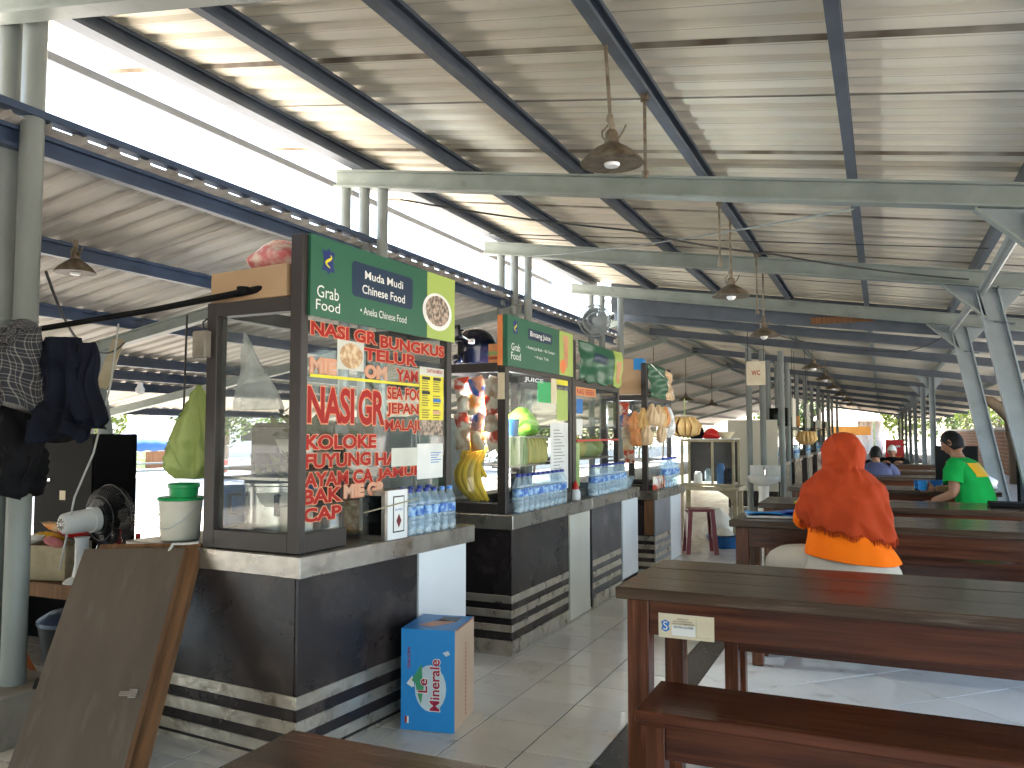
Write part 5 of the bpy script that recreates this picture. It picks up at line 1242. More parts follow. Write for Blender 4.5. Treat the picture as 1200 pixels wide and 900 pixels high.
for a_ in ((-0.14, 0.14, 0, 0.012, 0, 0.18), (-0.14, 0.14, 0.208, 0.22, 0, 0.18), (-0.14, -0.128, 0.013, 0.207, 0, 0.18), (0.128, 0.14, 0.013, 0.207, 0, 0.18), (-0.127, 0.127, 0.013, 0.207, 0.002, 0.012)): boxobj('panel', M_oldwood, t, *a_, 0.002)
rr = random.Random(12)
spec = [('yellow_packet', M_ylpl, 'yellow packet lying on top of the wooden box, in front'), ('yellow_packet', M_ylpl, 'second yellow packet, behind on the wooden box'), ('orange_packet', M_pack[3], 'orange printed packet on the wooden box'), ('red_packet', M_redpl, 'small red packet on the wooden box next to the fan'), ('pink_packet', mat('pink plastic', (0.6, 0.2, 0.22), 0.4), 'pink packet on the edge of the wooden box'), ('white_packet', M_paper, 'crumpled white packet on the near corner of the wooden box')]
for k, (nm, m, lb) in enumerate(spec):
    o = pack_mesh(0.15, 0.10, 0.05, k).build(nm, m, smooth=True); o.location = (-3.98 + (-0.03, 0.02, -0.05, 0.09, 0.06, -0.09)[k], 2.98 + (0, .1, .05, .05, -.05, -.06)[k], 0.75 + (0, .02, .045, .02, -.015, -.01)[k]); o.rotation_euler = (1.3 + rr.uniform(-.2, .2), rr.uniform(-.3, .3), rr.uniform(-1, 1)); tag(o, lb, 'packet')
for k, (x, y, h, m, mc, lb) in enumerate(((-3.93, 3.22, 0.20, M_pet, M_whitep, 'clear sauce bottle behind the wooden box'), (-3.83, 3.25, 0.24, M_redpl, M_redpl, 'red sauce bottle behind the wooden box'), (-3.74, 3.30, 0.21, M_pet, M_redpl, 'clear bottle with red cap next to the red bottle'), (-3.68, 3.46, 0.27, M_orange, M_orange, 'orange sauce bottle in front of the black cabinet edge'), (-3.52, 3.30, 0.24, M_soft, M_black, 'dark soy bottle at the far end of the shelf behind the fan'))):
    t = thing('sauce_bottle', lb, 'bottle', (x, y, 0.537), 0)
    s_ = h / .2; MB().lathe([(0.028, 0), (0.030, 0.01), (0.030, 0.11 * s_), (0.014, 0.16 * s_), (0.012, 0.175 * s_)], seg=12).build('body', m, t, smooth=True); MB().lathe([(0.015, 0.17 * s_), (0.013, 0.20 * s_), (0.0, 0.201 * s_)], seg=10).build('cap', mc, t, smooth=True); MB().lathe([(0.0305, 0.04 * s_), (0.0305, 0.09 * s_)], seg=12).build('paper_label', M_redpl if k != 1 else M_paper, t, smooth=True)
t = thing('steel_pot', 'small dark metal pot at the left end of the shelf table', 'pot', (-4.28, 2.98, 0.537)); MB().lathe([(0.09, 0), (0.1, 0.19), (0.108, 0.195), (0.0, 0.2)], seg=18).build('body', M_alu, t, smooth=True); MB().lathe([(0.02, 0.2), (0.025, 0.225), (0, 0.23)], seg=10).build('knob', M_black, t)
# desk fan seen from behind
t = thing('desk_fan', 'white desk fan with a dark wire cage, seen from behind', 'fan', (-3.66, 2.93, 0.537), 0)
MB().lathe([(0.085, 0), (0.088, 0.012), (0.075, 0.026), (0.045, 0.04), (0.034, 0.10), (0.034, 0.22), (0.04, 0.235), (0, 0.235)], (-0.05, 0.0, 0), 20, sx=0.85).build('stand', M_ltplastic, t, smooth=True)
ax = Vector((0.10, 0.99, 0.06)).normalized(); c0 = Vector((-0.045, -0.02, 0.315))
Q = ax.to_track_quat('Z', 'Y').to_matrix()
MB().lathe([(0.0, -0.10), (0.035, -0.098), (0.05, -0.085), (0.056, -0.05), (0.058, 0.05), (0.066, 0.055), (0.066, 0.085), (0.0, 0.088)], c0, 20, M=Q).build('motor_housing', M_ltplastic, t, smooth=True)
mb = MB()
for k in range(10):
    a_ = 2 * PI * k / 10; p = c0 + Q @ Vector((0.030 * math.cos(a_), 0.030 * math.sin(a_), -0.0995)); q = c0 + Q @ Vector((0.012 * math.cos(a_), 0.012 * math.sin(a_), -0.1012)); mb.bar(p, q, 0.005, 0.004)
mb.build('vents', M_concrete, t)['kind'] = 'stuff'
c1 = c0 + ax * 0.15
mb = MB(); rc = 0.165
for k in range(60):
    a_ = 2 * PI * k / 60; pts = []
    for rr_, zz in ((0.05, -0.055), (0.10, -0.05), (0.15, -0.025), (rc, 0.02), (0.15, 0.06), (0.10, 0.08), (0.04, 0.085)): pts.append(c1 + Q @ Vector((rr_ * math.cos(a_ + .35 * (zz < 0) * (rc - rr_) * 5), rr_ * math.sin(a_ + .35 * (zz < 0) * (rc - rr_) * 5), zz)))
    mb.tube(pts, 0.0019, 3, caps=False)
mb.build('cage_wires', M_wire, t)['kind'] = 'stuff'
for rr_, zz in ((rc + .001, 0.02), (0.115, -0.044), (0.075, -0.055), (0.112, 0.078)): MB().tube([c1 + Q @ Vector((rr_ * math.cos(2 * PI * k / 40), rr_ * math.sin(2 * PI * k / 40), zz)) for k in range(41)], 0.0042 if rr_ > rc else 0.0025, 5, caps=False).build('cage_ring', M_wire, t)
MB().lathe([(0.055, -0.056), (0.058, -0.05), (0, -0.049)], c1, 18, M=Q).build('back_plate', M_soft, t)
MB().lathe([(0.04, 0.086), (0.03, 0.094), (0, 0.096)], c1, 16, M=Q).build('badge', M_soft, t)
MB().lathe([(0.03, -0.03), (0.032, 0.035), (0.0, 0.05)], c1, 14, M=Q).build('hub', M_soft, t, smooth=True)
for k in range(3):
    a0 = 2 * PI * k / 3
    MB().grid(lambda u, v: c1 + Q @ Vector(((0.028 + 0.115 * v) * math.cos(a0 + (u - .5) * (0.9 + .5 * v)), (0.028 + 0.115 * v) * math.sin(a0 + (u - .5) * (0.9 + .5 * v)), 0.03 * (u - .5) * 1.6)), 6, 5).build('blade', M_soft, t, smooth=True)
o = hangbag(0.13, 0.32, 0.08, 8).build('patterned_bag', mat('printed bag', (0.46, 0.43, 0.34), 0.5, col2=(0.06, 0.06, 0.05), scale=14, contrast=(0.4, 0.6), dirt=(0.4, 0.08, 0.05), dscale=5, dlow=0.62, dhigh=0.66), smooth='all'); o.location = (-3.47, 2.78, 0.51); tag(o, 'grey patterned carrier bag hanging from the shelf table', 'bag')
o = MB().tube([(-3.80, 2.60, 0.42), (-3.45, 2.60, 0.06)], 0.014, 10).lathe([(0.02, 0.0), (0.03, 0.06)], (-3.43, 2.60, 0.005), 10).build('broom_stick', M_broom, smooth=True); tag(o, 'orange brown stick leaning under the shelf table', 'stick')
t = thing('dark_tub', 'dark tub with a bluish lid on the floor under the shelf table', 'tub', (-3.95, 3.12, 0.0)); MB().lathe([(0.16, 0.004), (0.2, 0.3), (0.0, 0.3)], seg=20).build('body', M_soft, t, smooth=True); MB().lathe([(0.205, 0.29), (0.205, 0.31), (0.15, 0.345), (0, 0.35)], seg=20).build('lid', M_navy, t, smooth=True)

# blue drinks carton in the aisle
t = thing('water_carton', 'bright blue drinking water carton standing on the aisle tiles', 'carton', (-1.953, 3.152, 0.002), 11)
W_, D2, H2 = 0.246, 0.30, 0.435
boxobj('body', M_card2, t, 0.0, W_, 0.0, D2, 0, H2, 0.003)
fr = MB().box(-0.0012, W_ - 0.001, -0.0014, -0.0002, 0.001, H2).build('blue_front', M_skyp, t)
boxobj('blue_top', M_skyp, t, -0.0012, W_ - 0.002, -0.0012, D2 - .01, H2 + .0003, H2 + 0.0016)
boxobj('blue_side', M_skyp, t, -0.0016, -0.0003, 0.0, D2, 0.001, H2)
MB().add([(0.05, 0.08, H2 + .0022), (0.12, 0.05, H2 + .0022), (0.20, 0.16, H2 + .0022), (0.12, 0.2, H2 + .0022)], [(0, 1, 2, 3)]).build('top_picture', M_faded, t)
MB().box(0.11, 0.2, 0.17, 0.26, H2 + .0018, H2 + .0022).build('top_panel', M_navyp, t)
yy = -0.0022
def vtext(m, body, x0, x1, z0, z1, y, grow=0.0, bold=0.0):
    """lettering turned to read upwards on a face that looks to -Y"""
    vs, fs = textgeo(body, grow or bold); ref, _ = textgeo(body, 0.0 if grow else bold)
    a0 = min(v[0] for v in ref); a1 = max(v[0] for v in ref); b0 = min(v[1] for v in ref); b1 = max(v[1] for v in ref)
    return MB().add([(x1 - (v[1] - b0) / (b1 - b0) * (x1 - x0), y, z0 + (v[0] - a0) / (a1 - a0) * (z1 - z0)) for v in vs], fs).build('lettering', m, t)
MB().add([(0.135 + 0.072 * math.cos(2 * PI * k / 20), yy, 0.185 + 0.10 * math.sin(2 * PI * k / 20)) for k in range(20)], [tuple(range(20))]).build('pale_cloud', mat('pale blue print', (0.55, 0.68, 0.78), 0.5), t)
MB().add([(0.025, yy - .0004, 0.20), (0.052, yy - .0004, 0.235), (0.062, yy - .0004, 0.19), (0.05, yy - .0004, 0.185)], [(0, 1, 2, 3)]).build('white_peak', M_whitep, t)
MB().add([(0.048, yy - .0008, 0.215), (0.095, yy - .0008, 0.29), (0.098, yy - .0008, 0.225), (0.105, yy - .0008, 0.19), (0.092, yy - .0008, 0.115), (0.075, yy - .0008, 0.16), (0.066, yy - .0008, 0.205)], [tuple(range(7))]).build('green_hill', mat('leaf green print', (0.05, 0.30, 0.15), 0.5), t)
vtext(M_whitep, 'Le', 0.078, 0.122, 0.165, 0.225, yy - .0012, grow=0.05); vtext(mat('crimson print', (0.36, 0.008, 0.06), 0.4), 'Le', 0.078, 0.122, 0.165, 0.225, yy - .0018, bold=0.02)
vtext(M_whitep, 'Minerale', 0.132, 0.178, 0.09, 0.31, yy - .0012, grow=0.05); vtext(bpy.data.materials['crimson print'], 'Minerale', 0.132, 0.178, 0.09, 0.31, yy - .0018, bold=0.02)
vtext(M_redp, 'GALON', 0.028, 0.042, 0.265, 0.355, yy, bold=0.02)
MB().add([(0.018, yy, 0.03), (0.018, yy, 0.06), (0.027, yy, 0.06), (0.027, yy, 0.03)], [(0, 1, 2, 3)]).build('flag_mark', M_redp, t); MB().add([(0.028, yy, 0.03), (0.028, yy, 0.06), (0.036, yy, 0.06), (0.036, yy, 0.03)], [(0, 1, 2, 3)]).build('flag_mark', M_whitep, t)
MB().add([(0.19, yy, 0.34), (0.215, yy, 0.35), (0.225, yy, 0.335), (0.205, yy, 0.325)], [(0, 1, 2, 3)]).build('drop_mark', bpy.data.materials['pale blue print'], t)
mb = MB()
for k in range(18): mb.add([(W_ + .0006, 0.158, 0.03 + k * .018), (W_ + .0006, 0.170, 0.03 + k * .018), (W_ + .0006, 0.170, 0.042 + k * .018), (W_ + .0006, 0.158, 0.042 + k * .018)], [(0, 1, 2, 3)])
mb.build('printed_marks', M_cardred, t)['kind'] = 'stuff'
MB().box(W_ - .0005, W_ + .0012, 0.02, D2, H2 - .004, H2 - .0005).build('flap_edge', M_cardred, t)

# ================================================================== BEYOND THE STALLS
t = thing('wall_fan', 'small round grey fan fixed high on the dark posts behind the third stall', 'fan', (-3.02, 9.05, 2.60), 0)
ax = Vector((0.42, -0.9, -0.05)).normalized(); Q = ax.to_track_quat('Z', 'Y').to_matrix()
MB().lathe([(0.0, -0.14), (0.06, -0.13), (0.065, -0.03), (0, -0.03)], seg=16, M=Q).build('motor_housing', M_col, t, smooth=True)
mb = MB()
for k in range(56):
    a_ = 2 * PI * k / 56; mb.tube([Q @ Vector((r_ * math.cos(a_), r_ * math.sin(a_), z_)) for r_, z_ in ((0.05, -0.03), (0.17, 0.0), (0.18, 0.03), (0.15, 0.07), (0.04, 0.09))], 0.0035, 3, caps=False)
mb.build('cage_wires', M_col, t)['kind'] = 'stuff'
for r_, z_ in ((0.182, 0.03), (0.183, 0.015), (0.14, 0.07), (0.09, 0.086), (0.12, -0.02)): MB().tube([Q @ Vector((r_ * math.cos(2 * PI * k / 32), r_ * math.sin(2 * PI * k / 32), z_)) for k in range(33)], 0.008, 5, caps=False).build('cage_ring', M_col, t)
MB().lathe([(0.045, 0.086), (0.04, 0.10), (0, 0.102)], seg=14, M=Q).build('badge', M_col, t)
for k in range(3):
    a0 = 2 * PI * k / 3; MB().grid(lambda u, v: Q @ Vector(((0.02 + 0.13 * v) * math.cos(a0 + (u - .5) * 1.7), (0.02 + 0.13 * v) * math.sin(a0 + (u - .5) * 1.7), 0.03 + 0.03 * (u - .5))), 5, 3).build('blade', M_col, t, smooth=True)
MB().tube([Q @ Vector((0, 0, -0.13)), Vector((-0.08, 0.3, -0.02)), Vector((-0.27, 1.11, 0.0))], 0.018, 8).build('bracket', M_purlin, t)
# glass cabinet on a table with a curved bracket
t = thing('glass_cabinet', 'pale framed glass cabinet on a low table beyond the cracker stall', 'cabinet', (-2.18, 9.8, 0.0))
boxobj('table_top', M_oldwood, t, -0.08, 0.66, -0.03, 0.5, 0.62, 0.665, 0.003)
for x in (-0.05, 0.58):
    for y in (0.0, 0.42): boxobj('leg', M_oldwood, t, x, x + 0.05, y, y + 0.05, 0.003, 0.619)
MB().prism([(0.58, 0.02, 0.44), (0.55, 0.02, 0.53), (0.44, 0.02, 0.60), (0.40, 0.02, 0.618), (0.58, 0.02, 0.618)], (0, 0.025, 0)).build('bracket', M_oldwood, t)
for a_ in ((-0.02, 0.01, 0, 0.03, 0.67, 1.22), (0.58, 0.61, 0, 0.03, 0.67, 1.22), (0.34, 0.365, 0, 0.03, 0.70, 1.19), (-0.02, 0.01, 0.4, 0.43, 0.67, 1.22), (0.58, 0.61, 0.4, 0.43, 0.67, 1.22), (0.0105, 0.5795, 0.001, 0.029, 1.19, 1.219), (0.0105, 0.5795, 0.001, 0.029, 0.67, 0.70), (0.0105, 0.5795, 0.401, 0.429, 1.19, 1.219)): boxobj('frame_bar', M_oldwood, t, *a_)
boxobj('back_panel', M_frame, t, 0.012, 0.578, 0.41, 0.416, 0.702, 1.188)  # dark backing added so the view through the glass turns dark
boxobj('glass_pane', M_glass, t, 0.012, 0.339, 0.013, 0.016, 0.702, 1.188); boxobj('glass_pane', M_glass, t, 0.367, 0.578, 0.013, 0.016, 0.702, 1.188); boxobj('roof_panel', M_ltplastic, t, -0.02, 0.61, -0.005, 0.435, 1.2205, 1.228)
for k, (x, m, h_, lb) in enumerate(((0.42, M_bplastic, 0.26, 'blue packet inside the pale glass cabinet'), (0.50, M_navyj, 0.2, 'dark packet at the right inside the pale glass cabinet'), (0.15, M_ltplastic, 0.16, 'pale jar at the left inside the glass cabinet'), (0.28, M_pet, 0.2, 'clear jar in the middle of the glass cabinet'))):
    o = MB().lathe([(0.045, 0), (0.05, 0.02), (0.05, h_ * .8), (0.03, h_), (0, h_)], seg=14).build('packet', m, smooth=True); o.location = (-2.18 + x, 9.98, 0.672); tag(o, lb, 'jar')
o = MB().lathe([(0.05, 0), (0.11, 0.08), (0.115, 0.08), (0.06, 0.01)], seg=16).build('cream_bowl', M_oldpaper, smooth=True); o.location = (-1.70, 9.98, 1.23); tag(o, 'cream bowl on top of the pale glass cabinet', 'bowl')
o = pouch(0.22, 0.13, 0.16, seed=41).build('red_cloth', M_redpl, smooth=True); o.location = (-1.86, 9.95, 1.225); tag(o, 'red bundle lying on the pale glass cabinet', 'bundle')
o = pouch(0.2, 0.2, 0.16, seed=43).build('black_cloth', M_darksh, smooth=True); o.location = (-2.04, 9.95, 1.225); tag(o, 'black bundle lying on the pale glass cabinet', 'bundle')
o = pouch(0.36, 0.40, 0.3, seed=45).build('white_sack', M_wplastic, smooth=True); o.location = (-1.80, 10.0, 0.004); tag(o, 'crumpled white sack on the floor under the glass cabinet', 'sack')
t = thing('plastic_stool', 'maroon plastic stool standing in the aisle after the fourth stall', 'stool', (-1.82, 9.0, 0.0), 20)
boxobj('seat', M_rplastic, t, -0.14, 0.14, -0.14, 0.14, 0.455, 0.48, 0.008)
for sx in (-1, 1):
    for sy in (-1, 1): MB().bar((sx * .15, sy * .15, 0.004), (sx * .115, sy * .115, 0.455), 0.045, 0.045).build('leg', M_rplastic, t)
    boxobj('side_panel', M_rplastic, t, sx * .136 - .006, sx * .136 + .006, -0.11, 0.11, 0.16, 0.44)
t = thing('blue_basket', 'blue and white basket on the floor below the white sack', 'basket', (-1.66, 9.55, 0.004)); MB().lathe([(0.15, 0), (0.19, 0.13), (0.2, 0.13), (0.16, 0.01)], seg=18).build('body', M_bplastic, t, smooth=True); MB().lathe([(0.0, 0.1), (0.12, 0.14), (0.06, 0.2), (0, 0.22)], seg=12).build('contents', M_wplastic, t, smooth=True)
t = thing('wash_basin', 'white ceramic wash basin on a pedestal at the bluish posts', 'basin', (-1.76, 13.85, 0.0))
MB().lathe([(0.10, 0.004), (0.08, 0.3), (0.09, 0.44)], seg=16).build('pedestal', M_basin, t, smooth=True); MB().lathe([(0.09, 0.44), (0.22, 0.50), (0.27, 0.60), (0.255, 0.60), (0.2, 0.53), (0, 0.52)], seg=22, sy=.8).build('bowl', M_basin, t, smooth=True); MB().tube([(0, 0.18, 0.55), (0, 0.18, 0.72), (0, 0.08, 0.74), (0, 0.06, 0.70)], 0.016, 8).build('tap', M_chrome, t, smooth=True); boxobj('backsplash', M_basin, t, -0.24, 0.24, 0.2, 0.24, 0.5, 0.76)
t = thing('cream_partition', 'tall cream partition behind the bluish posts', 'partition', (0, 0, 0)); boxobj('panel', M_cpanel, t, -2.45, -1.62, 14.6, 14.65, 0.3, 1.52)
for x in (-2.45, -1.66): boxobj('leg', M_frame, t, x, x + .04, 14.6, 14.65, 0.003, 0.299)
t = thing('hanging_sign', 'small cream sign with red letters hung at the top of the bluish posts', 'sign', (-1.62, 12.1, 1.98)); boxobj('panel', M_oldpaper, t, -0.13, 0.13, -0.01, 0.01, 0, 0.34); text('lettering', M_redp, t, 'WC', -0.06, 0.06, 0.14, 0.21, -0.0115, '-y', bold=0.02)
for x in (-0.11, 0.11): MB().tube([(x, 0, 0.34), (x, 0, z2(-1.6) - 1.98)], 0.006, 6).build('hanger', M_cable, t)
t = thing('loudspeaker', 'black loudspeaker fixed between the posts above the far stalls', 'speaker', (-1.74, 15.9, 1.42)); boxobj('body', M_black, t, -0.16, 0.16, 0, 0.2, 0, 0.34, 0.01); MB().lathe([(0.10, 0), (0.06, -0.02), (0.0, -0.03)], (0, -0.001, 0.17), 18, M=Matrix.Rotation(PI / 2, 3, 'X')).build('cone', M_soft, t, smooth=True)
MB().bar((0, 0.2, 0.2), (-0.02, 0.85, 0.22), 0.04, 0.04).build('bracket', M_frame, t)
for k, yy in enumerate((15.2, 18.2, 22.0)):
    t = thing('hanging_board', '%s of the cream boards hung edge on along the far stalls' % ('nearest', 'second', 'third')[k], 'board', (-1.40, yy, 1.40), 0, 'cream boards hung over the far stalls'); boxobj('panel', M_cpanel, t, -0.01, 0.01, -0.28, 0.28, 0, 0.50); MB().tube([(0, -0.2, 0.5), (0, -0.2, z2(-1.4) - 1.40)], 0.006, 6).build('hanger', M_cable, t); MB().tube([(0, 0.2, 0.5), (0, 0.2, z2(-1.4) - 1.40)], 0.006, 6).build('hanger', M_cable, t)
for k, yy in enumerate((14.9, 17.6, 20.6, 24.0, 28.0)):
    s_ = thing('food_stall', '%s dark glass stall in the far row beyond the wash basin' % ('nearest', 'second', 'third', 'fourth', 'last')[k], 'food stall', (-1.62, yy, 0), 0, group='food stalls in the far row')
    boxobj('counter_top', M_steel, s_, -0.85, 0.02, -0.02, 1.6, 0.70, 0.76); boxobj('front_panel', M_lam, s_, -0.012, 0.0, 0.0, 1.58, 0.004, 0.699); boxobj('side_panel', M_lam, s_, -0.83, -0.0125, 0.0, 0.02, 0.004, 0.699)
    case(s_, 'case', -0.03, -0.5, 0.0, 1.5, 0.761, 1.42, 1.62, post=0.05, sill=0.04)
    boxobj('sign_board', (M_green, M_orban, M_lime, M_pale, M_green)[k], s_, -0.03, -0.012, 0.05, 1.5, 1.44, 1.66)
    for q in range(4):
        o = bottle('%s bottle standing on the %s dark stall of the far row' % (ORD[q], ('nearest', 'second', 'third', 'fourth', 'last')[k]), h=0.28, r=0.045, group='bottles on the far stalls'); put(o, s_, 0.0 - 0.02 * (q % 2), 0.15 + q * 0.2, 0.761)
t = thing('cracker_bundle', 'tan cracker bundle hanging far back beside the woman in orange', 'crackers', (-1.15, 14.6, 1.22))
for k in range(14):
    a_ = 2 * PI * k / 14; MB().tube([(0, 0, 0.1), (0.12 * math.cos(a_), 0.12 * math.sin(a_), 0.08), (0.16 * math.cos(a_), 0.16 * math.sin(a_), -0.02), (0.08 * math.cos(a_), 0.08 * math.sin(a_), -0.12)], [0.012, 0.026, 0.028, 0.01], 5).build('cracker', M_cracker, t, smooth='all')
MB().tube([(0, 0, 0.1), (0, 0, z2(-1.15) - 1.22)], 0.006, 5).build('string', M_cable, t)
# dark panel on the table behind the man in green, and the tall one at the right edge
t = thing('monitor', 'black upright panel standing on the table behind the man in green', 'monitor', (0.47, 9.0, 0.752)); boxobj('panel', M_soft, t, 0, 0.37, 0, 0.04, 0.015, 0.42, 0.004); boxobj('foot', M_black, t, 0.02, 0.10, -0.05, 0.12, 0, 0.014); boxobj('foot', M_black, t, 0.27, 0.35, -0.05, 0.12, 0, 0.014)
t = thing('tall_speaker', 'tall dark speaker cabinet at the right edge beside the leaning column', 'speaker', (1.16, 8.0, 0.0), -12); boxobj('body', M_black, t, -0.14, 0.26, 0, 0.36, 0.01, 1.33, 0.012); boxobj('front_grille', mat('speaker grille', (0.035, 0.04, 0.055), 0.5), t, -0.115, 0.235, -0.012, -0.0005, 0.10, 1.29, 0.004); boxobj('top_cap', M_soft, t, -0.145, 0.265, -0.014, 0.365, 1.3305, 1.345)
o = pouch(0.3, 0.16, 0.26, seed=50).build('grey_bag', M_ltplastic, smooth=True); o.location = (0.86, 9.15, 0.753); tag(o, 'crumpled pale grey bag on the table right of the man in green', 'bag')
o = MB().box(0.72, 0.99, 7.0, 7.2, 0.752, 0.785).build('black_case', M_black, bevel=0.004); tag(o, 'flat black case lying at the right end of the table with the yellow paper', 'case')
t = thing('blue_cup', 'bright blue cup in the hand of the man in green', 'cup', (0.325, 8.25, 0.785)); MB().lathe([(0.033, 0), (0.042, 0.085), (0.038, 0.085), (0.03, 0.006)], seg=16).build('body', M_skyp, t, smooth=True); MB().tube([(-0.04, 0, 0.07), (-0.065, 0, 0.06), (-0.06, 0, 0.03), (-0.036, 0, 0.02)], 0.006, 6).build('handle', M_skyp, t, smooth=True)
t = thing('blue_box', 'dark blue box on the table behind the blue cup', 'box', (0.42, 8.86, 0.752)); boxobj('body', M_bplastic, t, -0.14, 0.1, 0, 0.15, 0, 0.075, 0.004); boxobj('lid', M_bplastic, t, -0.145, 0.105, -0.005, 0.155, 0.076, 0.09)

# ================================================================== PEOPLE
def eval_mesh(o):
    dg = bpy.context.evaluated_depsgraph_get()
    me = bpy.data.meshes.new_from_object(o.evaluated_get(dg))
    vs = [tuple(v.co) for v in me.vertices]; fs = [tuple(p.vertices) for p in me.polygons]
    bpy.data.meshes.remove(me)
    return vs, fs
def skin(nodes, edges, root, sub=2):
    """nodes: name -> (x, y, z, r); grown with a Skin modifier"""
    bm = bmesh.new(); lay = bm.verts.layers.skin.verify(); vv = {}
    for k, p in nodes.items():
        v = bm.verts.new(p[:3]); r = p[3]; v[lay].radius = (r if not isinstance(r, tuple) else r[0], r if not isinstance(r, tuple) else r[1]); v[lay].use_root = (k == root); vv[k] = v
    for a_, b_ in edges: bm.edges.new((vv[a_], vv[b_]))
    me = bpy.data.meshes.new('body'); bm.to_mesh(me); bm.free()
    o = bpy.data.objects.new('body', me); COL.objects.link(o)
    m = o.modifiers.new('skin', 'SKIN'); m.use_smooth_shade = True; m.branch_smoothing = 0.5
    o.modifiers.new('sub', 'SUBSURF').levels = sub
    bpy.context.view_layer.update()
    r = eval_mesh(o)
    bpy.data.objects.remove(o); bpy.data.meshes.remove(me)
    return r
def hand_geo(mb, wrist, direc, palm_n, side, s=1.0, curl=0.5, r=0.0085):
    """palm and five fingers; side=+1: thumb on the +(dir x palm_n) side"""
    d = Vector(direc).normalized(); n = Vector(palm_n); n = (n - d * n.dot(d)).normalized(); w = d.cross(n) * side; W_ = Vector(wrist)
    vs, fs = skin({'a': (*W_, 0.026 * s), 'b': (*(W_ + d * 0.045 * s), (0.036 * s)), 'c': (*(W_ + d * 0.085 * s), 0.037 * s)}, [('a', 'b'), ('b', 'c')], 'a', 2)
    c_ = W_ + d * 0.05 * s
    # flatten the palm
    mb.add([tuple(Vector(v) - n * ((Vector(v) - c_).dot(n) * 0.5)) for v in vs], fs)
    for k, (off, ln) in enumerate(((0.030, 0.072), (0.010, 0.080), (-0.010, 0.074), (-0.028, 0.058))):
        p = W_ + d * 0.078 * s + w * off * s; dd = d.copy(); pts = [(p - dd * .02 * s)]
        for j in range(4):
            pts.append(p.copy()); dd = (dd * math.cos(curl * (.35 + .25 * j)) + n * math.sin(curl * (.35 + .25 * j))).normalized(); p = p + dd * ln * s / 3
        nd = {str(i): (*q, r * s * (1.05 - 0.06 * i)) for i, q in enumerate(pts)}
        mb.add(*skin(nd, [(str(i), str(i + 1)) for i in range(len(pts) - 1)], '0', 1))
    p = W_ + d * 0.03 * s + w * 0.022 * s; pts = [p, p + (w * .8 + d * .6 + n * .2) * 0.032 * s, p + (w * .9 + d * 1.4 + n * .5) * 0.036 * s, p + (w * .8 + d * 2.0 + n * .9) * 0.038 * s]
    nd = {str(i): (*q, (0.0115, 0.011, 0.0098, 0.008)[i] * s) for i, q in enumerate(pts)}
    mb.add(*skin(nd, [('0', '1'), ('1', '2'), ('2', '3')], '0', 1))
def head_geo(mb, c, face, up, s=1.0):
    """head with brow, nose, lips, chin and ears; c = centre, face = direction it looks"""
    f = Vector(face).normalized(); u = Vector(up); u = (u - f * u.dot(f)).normalized(); r = f.cross(u)
    nu, nv = 36, 26; vs = []; fs = []
    for j in range(nv + 1):
        ph = PI * j / nv
        for i in range(nu):
            th = 2 * PI * i / nu
            x, y, z = math.sin(ph) * math.cos(th), math.sin(ph) * math.sin(th), -math.cos(ph)   # x forward, y side, z up
            R = 0.092 * (1 + 0.08 * x); px, py, pz = x * 0.098, y * 0.076, z * 0.118
            if z < -0.05: py *= 1 + 0.28 * z; px *= 1 + 0.10 * z * (1 if x > 0 else 2.2)
            g = lambda a_, z0, w_, h_: a_ * math.exp(-(y / w_) ** 2 - ((z - z0) / h_) ** 2) * max(0, x)
            px += g(0.026, -0.12, 0.17, 0.13) + g(0.010, -0.42, 0.3, 0.06) + g(0.009, -0.54, 0.3, 0.06) + g(0.012, -0.82, 0.35, 0.12) + g(0.006, 0.22, 0.7, 0.10) - 0.008 * max(0, x) * (math.exp(-((abs(y) - .38) / .17) ** 2 - ((z - .05) / .1) ** 2))
            vs.append(Vector(c) + (f * px + r * py + u * pz) * s)
    for j in range(nv):
        for i in range(nu):
            fs.append((j * nu + i, j * nu + (i + 1) % nu, (j + 1) * nu + (i + 1) % nu, (j + 1) * nu + i))
    mb.add(vs, fs)
    for sd in (-1, 1):
        ec = Vector(c) + r * 0.076 * sd * s - f * 0.008 * s
        mb.add([ec + (f * (0.018 * math.cos(t_) * q - .004) + u * (0.032 * math.sin(t_) * q) + r * sd * (0.004 + 0.010 * (q < 1) * 0 + 0.012 * q * (1 if math.cos(t_) < .2 else .4))) * s for q in (0.25, 1.0) for t_ in [2 * PI * k / 14 for k in range(14)]],
               [tuple(range(14))] + [(k, (k + 1) % 14, 14 + (k + 1) % 14, 14 + k) for k in range(14)])
